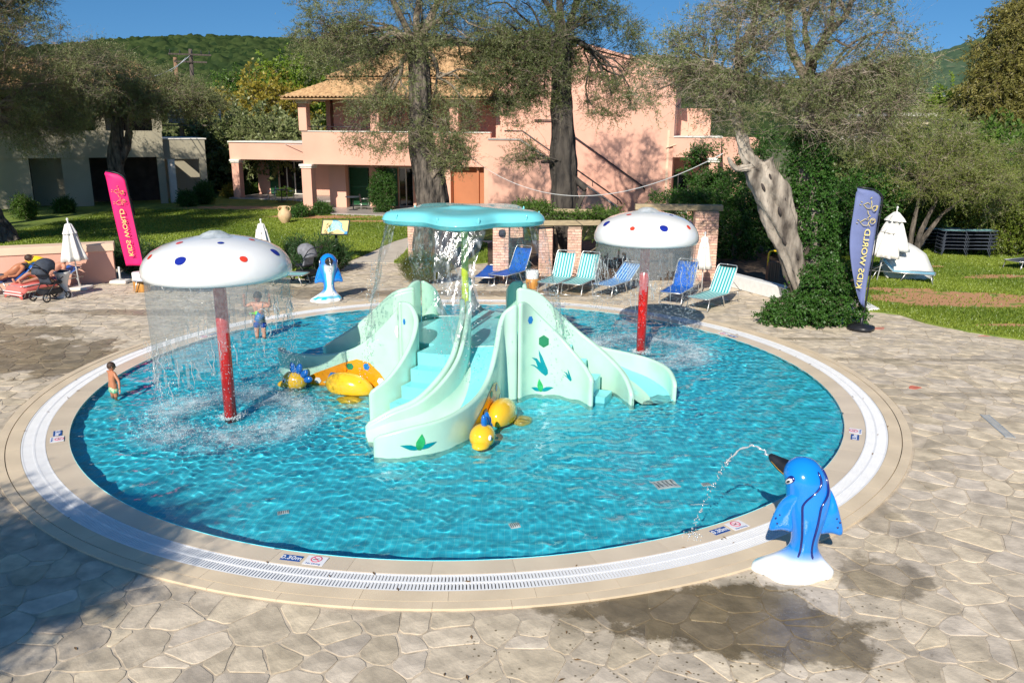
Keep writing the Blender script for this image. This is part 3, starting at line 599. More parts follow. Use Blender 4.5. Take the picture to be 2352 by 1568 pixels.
def wall(kind, plan, rot, th=.08, off=0.0, dz=0.0, tmax=1.0, n=34, zb=-.3):
    """thick rounded wall following a plan curve; its top follows the measured height profile"""
    P = spline([pol(r, a, 0, rot) for r, a in plan], n); mb = MB(); k = 0; sec = []
    m = 10
    for i, p in enumerate(P):
        t = i/(n-1); 
        if t > tmax+1e-6: break
        tg = (P[min(i+1, n-1)]-P[max(i-1, 0)]).normalized(); nr = Vector((tg.y, -tg.x, 0)); h = hprof(kind, t)+dz; w_ = th/2
        end = min(1, min(i+.35, (n-1)*tmax-i+.35)/1.3); w2 = w_*(.35+.65*end); h2 = h-.05*(1-end)
        c = p+nr*off*(1 if t < .6 else 1-.85*(t-.6)/.4); ring = []
        ring.append(c-nr*w2+Vector((0, 0, zb)))
        for q in range(m+1):
            a = math.pi*q/m; ring.append(c-nr*w2*1.12*math.cos(a)+Vector((0, 0, h2-w_+w_*math.sin(a))))
        ring.append(c+nr*w2+Vector((0, 0, zb))); sec.append(ring)
    N = len(sec[0]); vs = [v for r in sec for v in r]
    fs = [(i*N+j, (i+1)*N+j, (i+1)*N+j+1, i*N+j+1) for i in range(len(sec)-1) for j in range(N-1)]+[tuple(range(N)), tuple(range(len(vs)-1, len(vs)-N-1, -1))]
    mb.add(vs, fs, None, True); return mb, P
def slide_floor(rot, part, n=30, m=8):
    """aqua running surface, and the mint flank that sweeps down to it from the left wall"""
    A = spline([pol(r, a, 0, rot) for r, a in LPL], n); B = spline([pol(r, a, 0, rot) for r, a in RPL], n); vs = []
    for i in range(n):
        t = i/(n-1); z = float(np.interp(t, [0, .1, .2, .35, .5, .65, .8, 1], [.965, .965, .84, .58, .34, .16, .04, -.06])); hl = hprof('L', t)-.06; us = float(np.interp(t, [0, .12, .3, .55, 1], [.04, .08, .36, .55, .5]))
        for j in range(m+1):
            if part == 'aqua': u = us+(1-us)*j/m; e = max(0, (u-.9)/.1); zz = z+.1*e**2
            else: u = us*j/m; k = 1-j/m; zz = z+.004+max(0, hl-z)*k**2.3
            if t < .12 and part != 'aqua' and u > .06: zz = z-.01
            p = A[i].lerp(B[i], u); vs.append(p+Vector((0, 0, zz)))
    mb = MB(); m += 1; mb.add(vs, [(i*m+j, i*m+j+1, (i+1)*m+j+1, (i+1)*m+j) for i in range(n-1) for j in range(m-1)], None, True); return mb
def sector(r0, r1, a0, a1, z0, z1, n=8):
    mb = MB(); vs = []
    for z in (z0, z1):
        for k in range(n+1):
            a = a0+(a1-a0)*k/n
            for r in (r0, r1): vs.append(pol(r, a, z))
    N = 2*(n+1); fs = []
    for k in range(n): i = 2*k; fs += [(N+i, N+i+1, N+i+3, N+i+2), (i, N+i, N+i+2, i+2), (i+1, i+3, N+i+3, N+i+1)]
    fs += [(0, 1, N+1, N), (N-2, 2*N-2, 2*N-1, N-1)]; mb.add(vs, fs); return mb
for q in range(4):
    rot = -90+90*q
    wall('R', RPL, rot)[0].build('slide_wall', M['mint'], isl); wall('L', LPL, rot)[0].build('slide_wall', M['mint'], isl)
    wall('T', TPL, rot)[0].build('stair_wall', M['mint'], isl)
    wall('L', LPL, rot, th=.07, off=-.1, dz=-.045)[0].build('stair_rail', M['mint'], isl)
    slide_floor(rot, 'aqua').build('slide_chute', M['aqua'], isl); slide_floor(rot, 'mint').build('slide_flank', M['mint'], isl)
    for k, (r0, r1, z) in enumerate(((1.15, 1.72, .965), (1.70, 2.0, .75), (1.98, 2.28, .53), (2.26, 2.56, .31), (2.54, 2.82, .09))):
        a0 = (64.5, 65.5, 65.2, 64, 62)[k]; a1 = (88, 85, 81, 76, 71)[k]
        sector(r0, r1, rot+a0, rot+a1, -.3, z+.001*(k == 0)).build('step', M['aqua'], isl)
for q in range(4):
    A_, B_ = spline([pol(r, a, 0, -90+90*q) for r, a in LPL], 30)[3], spline([pol(r, a, 0, -90+90*q) for r, a in RPL], 30)[3]
    mb = MB(); mb.tube([A_.lerp(B_, .1)+Vector((0, 0, .972)), A_.lerp(B_, .96)+Vector((0, 0, .972))], .007, 6); mb.build('joint_strip', M['hexwhite'], isl)
mb = MB(); mb.lathe([(1.17, -.3), (1.17, .945), (1.15, .963), (.001, .963)], (0, 0, 0), 48, smooth=False); mb.build('platform', M['aqua'], isl)
# stickers laid on a wall: s along the wall (0..1), z height; side +1 = outside
def on_wall(kind, plan, rot, s, z, side=1, lift=.004, th=.08, bulge=0.0):
    n = 200; P = on_wall.c.setdefault((kind, rot), spline([pol(r, a, 0, rot) for r, a in plan], n)); x = max(0, min(1, s))*(n-1); i = min(int(x), n-2)
    p = P[i].lerp(P[i+1], x-i); tg = (P[min(i+2, n-1)]-P[max(i-1, 0)]).normalized(); nr = Vector((tg.y, -tg.x, 0))*side
    return p+nr*(th/2+lift+bulge)+Vector((0, 0, z))
on_wall.c = {}
def wlen(plan): P = spline([pol(r, a) for r, a in plan], 60); return sum((P[i+1]-P[i]).length for i in range(59))
def sticker(name, poly, kind, plan, rot, side, mat, parent=isl, lift=.004, div=2):
    lift += .008
    """poly in (s metres, z) mapped to the wall"""
    L = wlen(plan); bm = bmesh.new(); vs = [bm.verts.new((x, z, 0)) for x, z in poly]; bm.faces.new(vs)
    bmesh.ops.triangulate(bm, faces=bm.faces)
    bmesh.ops.subdivide_edges(bm, edges=bm.edges, cuts=div, use_grid_fill=True); bmesh.ops.triangulate(bm, faces=bm.faces)
    for v in bm.verts: v.co = on_wall(kind, plan, rot, v.co.x/L, v.co.y, side, lift)
    me = bpy.data.meshes.new(name); bm.to_mesh(me); bm.free(); me.materials.append(mat); o = bpy.data.objects.new(name, me); COL.objects.link(o); o.parent = parent; return o
def hexa(x, z, r, a0=0, sx=1.0): return [(x+sx*r*math.cos(R(60*k+a0)), z+r*math.sin(R(60*k+a0))) for k in range(6)]
def leaf(x, z, L, a, w): 
    pts = []; c, s = math.cos(R(a)), math.sin(R(a))
    for t, k in ((0, .3), (.2, .8), (.45, 1), (.7, .7), (1, 0)): pts.append((t*L, k*w))
    for t, k in ((.7, -.55), (.45, -.9), (.2, -.8), (0, -.3)): pts.append((t*L, k*w))
    return [(x+c*u-s*v, z+s*u+c*v) for u, v in pts]
RO_S1, RO_S2, RO_S3 = -90, 0, -180
# which side of each wall faces outwards
sideR = lambda rot: 1
def side_of(kind, plan, rot):
    a = on_wall(kind, plan, rot, .5, 0, 1, 0); b = on_wall(kind, plan, rot, .5, 0, -1, 0); c = pol(2.6, rot+(5 if kind == 'R' else 40)); 
    if kind == 'R': mid = pol(2.6, rot+2); return 1 if (a-mid).length > (b-mid).length else -1
    mid = pol(2.2, rot+75); return 1 if (a-mid).length > (b-mid).length else -1
sR = side_of('R', RPL, -90); sT = side_of('T', TPL, -90)
# right deck panel of the near slide (faces the camera, stair wall to the right of it)
for (nm, poly, mt) in (('hexagon_sticker', hexa(.32, 1.38, .075), 'hexblue'), ('hexagon_sticker', hexa(.66, .98, .115, 30), 'hexgreen')): sticker(nm, poly, 'T', TPL, -90, sT, M[mt])
def star3(x, z, s): return [(x+s*a, z+s*b) for a, b in ((-.5, .15), (-.2, .12), (.05, .0), (-.1, .3), (-.4, .5), (-.0, .42), (.22, .2), (.12, .6), (.1, .85), (.32, .5), (.48, .15), (.6, -.1), (.62, -.3), (.5, -.42), (.3, -.3), (.05, -.1), (-.2, .05))]
sticker('leaf_sticker', star3(.52, .5, .38), 'T', TPL, -90, sT, M['teal']); sticker('leaf_sticker', star3(1.12, .38, .17), 'T', TPL, -90, sT, M['teal'])
def tuft(x, z, s, kind, plan, rot, side, c1='leafgreen', c2='teal'):
    sticker('leaf_sticker', leaf(x-.02*s, z, .5*s, 165, .075*s), kind, plan, rot, side, M[c2], lift=.005); sticker('leaf_sticker', leaf(x+.02*s, z, .5*s, 18, .08*s), kind, plan, rot, side, M[c2], lift=.006)
    sticker('leaf_sticker', leaf(x, z-.02, .5*s, 100, .13*s), kind, plan, rot, side, M[c1], lift=.007)
tuft(.62, .06, .5, 'T', TPL, -90, sT)
LR = wlen(RPL)
tuft(LR-.62, .1, .5, 'R', RPL, -90, sR)
# hexagons on the panel above the left dinosaur
for (x, z, r, mt, a) in ((.62, 1.22-.1, .13, 'hexwhite', 0), (.28, 1.42, .07, 'hexblue', 0)): sticker('hexagon_sticker', hexa(x-.18, z, r, a), 'R', RPL, -180, sR, M[mt])
sticker('hexagon_sticker', hexa(.12, 1.38, .06, 0, .5), 'T', TPL, -180, sT, M['hexblue'])
def dino(rot, lab):
    # orange back patch, yellow belly, head with blue crest: moulded on the slide wall
    top = [(.72, -.1), (.76, .12), (.9, .33), (1.1, .5), (1.35, .55), (1.6, .46), (1.85, .33), (2.1, .2), (2.25, .1), (2.25, -.1)]
    pt = sticker('orange_patch', top, 'R', RPL, rot, sR, M['orange'], div=2)
    for (x, z, r, mt) in ((.88, .16, .07, 'hexwhite'), (1.16, .42, .07, 'hexblue'), (1.48, .4, .07, 'hexgreen'), (1.76, .16, .11, 'hexblue'), (2.05, .07, .06, 'hexwhite')):
        sticker('hexagon_sticker', hexa(x, z, r), 'R', RPL, rot, sR, M[mt], lift=.008)
    L = LR; c = on_wall('R', RPL, rot, 1.35/L, .08, sR, .02); c2 = on_wall('R', RPL, rot, 1.45/L, .08, sR, .02); tg = (c2-c).normalized(); nr = Vector((tg.y, -tg.x, 0))*sR; mt = Matrix((tg, nr, (0, 0, 1))).transposed()
    b = MB(); c = pol(2.25, 20, .06, rot); b.ell(c-nr*.06, (.47, .23, .27), 24, 14, mat=mt @ Matrix.Rotation(R(-8), 3, 'Y')); b.build('dinosaur_belly', M['yellow'], isl)
    b = MB(); c3 = pol(2.3, 27, -.07, rot); b.ell(c3-Vector((0, 0, .1)), (.24, .17, .12), 14, 8, mat=mt); b.build('dinosaur_foot', M['yellow'], isl)
    h = pol(3.2, 7.5, .08, rot); b = MB(); b.ell(h, (.24, .2, .2), 20, 12, mat=mt); b.ell(h+mt @ Vector((.14, .02, -.08)), (.2, .14, .09), 16, 10, mat=mt)
    hd = b.build('dinosaur_head', M['yellow'], isl)
    e = MB(); ep = h+mt @ Vector((.12, .155, .04)); e.ell(ep, (.045, .03, .045), 12, 8, mat=mt); ey = e.build('eye', M['eye'], hd); e = MB(); e.ell(ep+mt @ Vector((.005, .022, .0)), (.02, .014, .022), 10, 6, mat=mt); e.build('pupil', M['black'], hd)
    for k, (x, z, a) in enumerate(((.0, .24, 10), (-.12, .24, -18), (-.22, .16, -45), (-.29, .06, -75))):
        s = MB(); m2 = mt @ Matrix.Rotation(R(-a), 3, 'Y'); s.ell(h+mt @ Vector((x, .03, z)), (.065, .05, .13-.012*k), 12, 8, mat=mt @ Matrix.Rotation(R(a), 3, 'Y')); s.build('crest_spike', M['finblue'], isl)
dino(-90, ''); dino(-180, '')
# flower canopy on its lime pole
fc = empty('flower_canopy', (PC.x, PC.y, 0), 0, 'turquoise flower shaped shower canopy on a lime pole above the slides', 'fountain canopy')
mb = MB(); mb.tube([(-.02, .1, .96), (-.02, .1, 3.15)], .068, 16, smooth=True); mb.build('pole', M['lime'], fc)
mb = MB(); pts = [(.0+.09*math.cos(t*1.1)+.0, -.13+.03*math.sin(t*1.1), .97+t*.035) for t in range(26)]; mb.tube([(.03, -.16, .96), (.03, -.13, 1.9)], .03, 10)
for k in range(14): mb.lathe([(.03, 0), (.037, .012), (.03, .024)], (.03, -.16+.0018*k*2, 1.0+k*.062), 10)
mb.build('water_pipe', M['lime'], fc)
def lobes(a, i): return 1+.16*math.cos(5*(a-R(-92)))*(1 if i not in (0,) else 1)
z0 = 3.0; prof = [(.5, z0-.01), (1.22, z0-.01), (1.29, z0+.03), (1.3, z0+.09), (1.315, z0+.1), (1.3, z0+.112), (1.29, z0+.17), (1.24, z0+.235), (1.15, z0+.275), (1.0, z0+.295), (.6, z0+.31), (.3, z0+.33), (.27, z0+.35), (.02, z0+.355)]
prof = [(r_, z0+(z_-z0)*.82) for r_, z_ in prof]; mb = MB(); mb.lathe(prof, (0, 0, 0), 140, mod=lambda a, i: (1+.15*math.cos(5*(a-R(-92)))*min(1, prof[i][0]/1.0))); mb.lathe([(.02, z0-.01), (.5, z0-.01)], (0, 0, 0), 140, mod=lambda a, i: 1); mb.build('canopy_shell', M['starblue'], fc)
for k in range(10):
    a = R(-92+36*k+(11 if k % 2 else -11)+(0 if k % 2 else 36)); 
for k in range(5):
    for s in (-1, 1):
        a = R(-92+72*k)+s*R(15); r = 1.29*(1+.15*math.cos(5*(a-R(-92)))); b = MB(); b.ell((r*math.cos(a), r*math.sin(a), z0+.16), (.018, .018, .05), 8, 6); b.build('lug', M['starblue'], fc)
def stream(k, a, w, zbot, rad, name='falling_water', fcw=None, seed=0):
    """ragged curtain of water falling off a lip: thick crumpled film that narrows, tears and breaks up"""
    rng = random.Random(seed); n, m = 34, 20; vs = []; r0 = rad
    for i in range(n):
        t = i/(n-1); z = z0+(zbot-z0)*t
        wid = w*(1-.5*t+.08*math.sin(t*9+seed))*(1 if t < .7 else 1-.3*(t-.7)/.3)
        for j in range(m):
            u = (j/(m-1)-.5)*2; aa = a+u*wid/2/r0+.03*math.sin(7*t+seed)
            rr = r0+.45*t**.8+.05*mnoise.noise(Vector((u*2+seed, t*6, 1.3)))*(.3+2*t)+.02*math.sin(u*9+t*14)
            vs.append((rr*math.cos(aa), rr*math.sin(aa), z+.03*mnoise.noise(Vector((u*4, t*5, seed)))))
    fs = []
    for i in range(n-1):
        for j in range(m-1):
            t = i/(n-1); u = abs(j/(m-1)-.5)*2
            h = mnoise.noise(Vector((j*.33+seed*9, i*.19, 4.1)))
            if h > .8-.85*t**2.2 or (u > .75 and h > .6-.7*t): continue
            fs.append((i*m+j, i*m+j+1, (i+1)*m+j+1, (i+1)*m+j))
    mb = MB(); mb.add(vs, fs, None, True); return mb
wt = empty('canopy_water', (PC.x, PC.y, 0), 0, 'sheets of clear water pouring off the turquoise flower canopy', 'falling water')
for k, (aa, ww, zb, rd, sd) in enumerate(((-166, .85, .85, 1.4, 1), (-92, .8, 1.2, 1.42, 2), (-18, .85, .85, 1.4, 3), (52, .7, 1.2, 1.4, 4), (124, .7, 1.3, 1.4, 5))):
    stream(k, R(aa), ww, zb, rd, seed=sd).build('falling_sheet', M['streamwater'], wt)
def drops(name, pts, rs, mat, parent=None, stretch=1.6):
    base = np.array([(1, 0, 0), (-1, 0, 0), (0, 1, 0), (0, -1, 0), (0, 0, 1), (0, 0, -1)], float); bf = np.array([(0, 2, 4), (2, 1, 4), (1, 3, 4), (3, 0, 4), (2, 0, 5), (1, 2, 5), (3, 1, 5), (0, 3, 5)])
    P = np.array(pts, float); rs = np.array(rs); sc_ = np.ones(3); V = base[None]*rs[:, None, None]*np.array([1, 1, stretch])+P[:, None]; F = bf[None]+(np.arange(len(P))*6)[:, None, None]
    o = npmesh(name, V.reshape(-1, 3), F.reshape(-1, 3), [mat], parent, smooth=True); o['kind'] = 'stuff'; return o
rng = np.random.default_rng(11); pts = []; rs = []
for (aa, ww, zb, rd, sd) in ((-164, .62, 1.0, 1.42, 1), (-92, .6, 1.2, 1.42, 2), (-20, .62, 1.0, 1.42, 3), (52, .7, 1.2, 1.4, 4), (124, .7, 1.3, 1.4, 5)):
    for _ in range(420):
        t = rng.uniform(.25, 1.5)**.8; a = R(aa)+rng.normal(0, .13); r = rd+.45*t**.8+rng.normal(0, .07); z = z0+(zb-z0)*t
        if z < .02: continue
        pts.append((r*math.cos(a), r*math.sin(a), z)); rs.append(rng.uniform(.004, .011))
drops('water_drops', pts, rs, M['droplet'], wt)

def bubblemat():
    m = bpy.data.materials.new('bubble_film'); m.use_nodes = True; n = m.node_tree; n.nodes.clear(); o = n.nodes.new('ShaderNodeOutputMaterial')
    t = n.nodes.new('ShaderNodeBsdfTransparent'); d = n.nodes.new('ShaderNodeBsdfDiffuse'); d.inputs[0].default_value = (.75, .88, .92, 1)
    c = n.nodes.new('ShaderNodeTexCoord'); l = n.nodes.new('ShaderNodeVectorMath'); l.operation = 'LENGTH'; sp = n.nodes.new('ShaderNodeVectorMath'); sp.operation = 'MULTIPLY'; sp.inputs[1].default_value = (1, 1, 0)
    n.links.new(c.outputs['Object'], sp.inputs[0]); n.links.new(sp.outputs[0], l.inputs[0])
    a = n.nodes.new('ShaderNodeMapRange'); a.inputs['From Min'].default_value = .5; a.inputs['From Max'].default_value = 1.05; b = n.nodes.new('ShaderNodeMapRange'); b.inputs['From Min'].default_value = 1.75; b.inputs['From Max'].default_value = 1.1
    n.links.new(l.outputs['Value'], a.inputs[0]); n.links.new(l.outputs['Value'], b.inputs[0]); m1 = n.nodes.new('ShaderNodeMath'); m1.operation = 'MULTIPLY'; n.links.new(a.outputs[0], m1.inputs[0]); n.links.new(b.outputs[0], m1.inputs[1])
    nz = n.nodes.new('ShaderNodeTexNoise'); nz.inputs['Scale'].default_value = 5; nz.inputs['Detail'].default_value = 9; nz.inputs['Roughness'].default_value = .75; n.links.new(c.outputs['Object'], nz.inputs[0])
    r = n.nodes.new('ShaderNodeMapRange'); r.inputs['From Min'].default_value = .36; r.inputs['From Max'].default_value = .68; r.inputs['To Min'].default_value = .08; r.inputs['To Max'].default_value = .95; n.links.new(nz.outputs[0], r.inputs[0])
    nb = n.nodes.new('ShaderNodeTexNoise'); nb.inputs['Scale'].default_value = 1.1; nb.inputs['Detail'].default_value = 3; n.links.new(c.outputs['Object'], nb.inputs[0]); rb = n.nodes.new('ShaderNodeMapRange'); rb.inputs['From Min'].default_value = .38; rb.inputs['From Max'].default_value = .6; rb.inputs['To Min'].default_value = .12; n.links.new(nb.outputs[0], rb.inputs[0]); mb_ = n.nodes.new('ShaderNodeMath'); mb_.operation = 'MULTIPLY'; n.links.new(r.outputs[0], mb_.inputs[0]); n.links.new(rb.outputs[0], mb_.inputs[1])
    m2 = n.nodes.new('ShaderNodeMath'); m2.operation = 'MULTIPLY'; n.links.new(mb_.outputs[0], m2.inputs[0]); n.links.new(m1.outputs[0], m2.inputs[1])
    x = n.nodes.new('ShaderNodeMixShader'); n.links.new(m2.outputs[0], x.inputs[0]); n.links.new(t.outputs[0], x.inputs[1]); n.links.new(d.outputs[0], x.inputs[2]); n.links.new(x.outputs[0], o.inputs[0]); return m
M['bubbles'] = bubblemat(); M['domewater'] = water_mix('bubbling_water', (.9, .95, .95), .75, .25, (1, 1, 1), 9, .8, .3, .7, .35)
# ------------------------------------------------------------------ mushroom fountains
def mushroom(c, rad, lab, dots, rag, seed, tilt=0.0):
    e = empty('mushroom_fountain', c, 0, lab, 'fountain', 'polka dot mushroom fountains')
    mb = MB(); mb.tube([(0, 0, FZ), (0, 0, 2.45)], .1, 20); mb.build('post', M['red'], e)
    s = rad; pr = [(.04, 2.2), (s*.7, 2.19), (s*.93, 2.17), (s*.97, 2.18), (s*.995, 2.23), (s, 2.3), (s*.985, 2.39), (s*.94, 2.5), (s*.85, 2.61), (s*.7, 2.71), (s*.5, 2.79), (s*.3, 2.835), (s*.12, 2.855), (.0001, 2.86)]; pr = [(a, 2.36+(b-2.17)*.93) for a, b in pr]
    mb = MB(); mb.lathe(pr, n=64); cap = mb.build('cap', M['mushwhite'], e)
    def surf(r):
        q = [(a, b) for a, b in pr if b >= 2.47]; q = sorted(q); rr = [a for a, _ in q]; zz = [b for _, b in q]; return float(np.interp(r, rr, zz))
    for (a, rf, dr, m) in dots:
        pts = []; base_r = s*rf; mb = MB(); vs = []
        # disc bent over the dome
        t0 = np.array([base_r*math.cos(R(a)), base_r*math.sin(R(a))]); er = np.array([math.cos(R(a)), math.sin(R(a))]); et = np.array([-er[1], er[0]])
        sl_ = (surf(min(base_r+.03, s*.999))-surf(base_r-.03))/.06; k_ = 1/math.sqrt(1+sl_*sl_)
        def P3(u, v):
            q = t0+er*u*k_+et*v; r = np.hypot(*q); r = min(r, s*.9995); return (q[0]*1.003, q[1]*1.003, surf(r)+.006)
        vs.append(P3(0, 0)); n = 18
        for ring in (.5, 1):
            for j in range(n): vs.append(P3(dr*ring*math.cos(2*math.pi*j/n), dr*ring*math.sin(2*math.pi*j/n)))
        fs = [(0, 1+j, 1+(j+1) % n) for j in range(n)]+[(1+j, 1+n+j, 1+n+(j+1) % n, 1+(j+1) % n) for j in range(n)]
        mb.add(vs, fs, None, True); mb.build('dot', M[m], cap)
    wt = empty('mushroom_water', c, 0, lab.replace('mushroom fountain', 'ring of water falling from the mushroom cap') if 0 else ('bell of falling water around the near mushroom post, splashing the left of the pool' if seed == 1 else 'bell of falling water around the mushroom post by the far right loungers'), 'falling water', 'water bells under the mushroom caps')
    mb = MB(); mb.lathe([(.0001, 3.08), (.1, 3.07), (.17, 3.04), (.22, 3.0), (.3, 2.985)], n=24, mod=lambda a, i: 1+.1*math.sin(5*a+i)); mb.build('water_dome', M['domewater'], wt)
    n, m = 132, 30; vs = []
    for i in range(m):
        t = i/(m-1)
        for j in range(n):
            a = 2*math.pi*j/n; rr = s*(.985-.0*t)-.03+.02*mnoise.noise(Vector((math.cos(a)*3, math.sin(a)*3, t*4+seed)))*t*3; z = 2.38-t*1.7
            vs.append((rr*math.cos(a), rr*math.sin(a), z))
    fs = []
    for i in range(m-1):
        for j in range(n):
            a = 2*math.pi*j/n; t = i/(m-1); lim = rag(a)
            h = mnoise.noise(Vector((math.cos(a)*2.5+seed, math.sin(a)*2.5, t*1.2)))*.3+mnoise.noise(Vector((math.cos(a)*16, math.sin(a)*16, t*3)))*.34*t+mnoise.noise(Vector((math.cos(a)*34, math.sin(a)*34, t*12)))*.2
            if t > lim+h: continue
            fs.append((i*n+j, i*n+(j+1) % n, (i+1)*n+(j+1) % n, (i+1)*n+j))
    mb = MB(); mb.add(vs, fs, None, True); mb.build('water_curtain', M['curtainwater'], wt)
    # loose ligaments and drops below the curtain, crown of spray where it lands
    g = np.random.default_rng(seed*31); pts = []; rs = []
    for _ in range(4200):
        a = g.uniform(0, 2*math.pi); lim = rag(a); z = g.uniform(.0, 1)**.8*(2.35-1.7*lim*.7)+.02; r = s*.97+g.normal(0, .035+.06*(1-z/2)); pts.append((r*math.cos(a), r*math.sin(a), z)); rs.append(g.uniform(.003, .0085))
    drops('water_drops', pts[:2600], rs[:2600], M['droplet'], wt); drops('water_drops', pts[2600:], [q*.75 for q in rs[2600:]], M['foam'], wt)
    mb = MB()                                        # torn strands hanging from the edge of the curtain
    for k in range(70):
        a = g.uniform(0, 2*math.pi); z = 2.38-1.7*max(.1, rag(a)+g.normal(0, .1)); p = []; r = s*.965; l = g.uniform(.12, .45)
        for q in range(6): p.append(((r+g.normal(0, .014))*math.cos(a+q*.008), (r+g.normal(0, .014))*math.sin(a+q*.008), z-l*q/5)); a += g.normal(0, .012)
        mb.tube(p, [.004, .007, .004, .008, .004, .002], 5)
    mb.build('water_strands', M['droplet'], wt)
    pts = []; rs = []
    for _ in range(6500):
        a = g.uniform(0, 2*math.pi); cl = .5+.5*mnoise.noise(Vector((math.cos(a)*2.5, math.sin(a)*2.5, seed))); r = s*.98+abs(g.normal(0, .28))*(1 if g.random() < .65 else -1); 
        if g.random() > .45+.8*cl: continue
        z = WZ+abs(g.normal(0, .07))*math.exp(-((r-s*.98)/.25)**2)*(1+cl)*1.2; pts.append((r*math.cos(a), r*math.sin(a), z)); rs.append(g.uniform(.002, .009))
    drops('splash_foam', pts, rs, M['foam'], wt, .55)
    nr_, na = 22, 150; vs = []                       # thin sheet of bubbles spreading round the splash
    for i in range(nr_+1):
        rr = s*(.35+1.35*i/nr_)
        for j in range(na): a = 2*math.pi*j/na; vs.append((rr*math.cos(a), rr*math.sin(a), .010+.006*mnoise.noise(Vector((rr*math.cos(a)*5, rr*math.sin(a)*5, seed)))))
    mb = MB(); mb.add(vs, [(i*na+j, (i+1)*na+j, (i+1)*na+(j+1) % na, i*na+(j+1) % na) for i in range(nr_) for j in range(na)], None, True); o = mb.build('bubble_film', M['bubbles'], wt); o['kind'] = 'stuff'
    pts = []; rs = []
    for _ in range(500):
        a = g.uniform(0, 2*math.pi); r = .11+abs(g.normal(0, .07)); pts.append((r*math.cos(a), r*math.sin(a), WZ+abs(g.normal(0, .02)))); rs.append(g.uniform(.004, .012))
    drops('splash_foam', pts, rs, M['foam'], wt, .6)
D1 = [(-101, .86, .085, 'navy'), (-143, .87, .05, 'dotred'), (-48, .87, .06, 'dotred'), (-8, .85, .08, 'navy'), (-135, .5, .055, 'dotred'), (-62, .46, .05, 'navy'), (0, .5, .05, 'dotred'), (178, .86, .08, 'navy'), (90, .86, .08, 'dotred'), (120, .5, .05, 'navy'), (50, .86, .06, 'dotred')]
D2 = [(-78, .86, .085, 'navy'), (-116, .88, .05, 'dotred'), (-38, .88, .055, 'dotred'), (-162, .84, .08, 'navy'), (-10, .85, .08, 'navy'), (-148, .45, .055, 'dotred'), (-30, .48, .045, 'navy'), (100, .86, .08, 'navy'), (60, .86, .06, 'dotred')]
mushroom(MUSH[0], 1.14, 'larger looking polka dot mushroom fountain at the left of the pool, beside the wading boy', D1, lambda a: .52+.3*math.cos(a-R(205)), 1)
mushroom(MUSH[1], 1.08, 'polka dot mushroom fountain at the back right of the pool before the loungers', D2, lambda a: .3+.1*math.sin(3*a), 2)

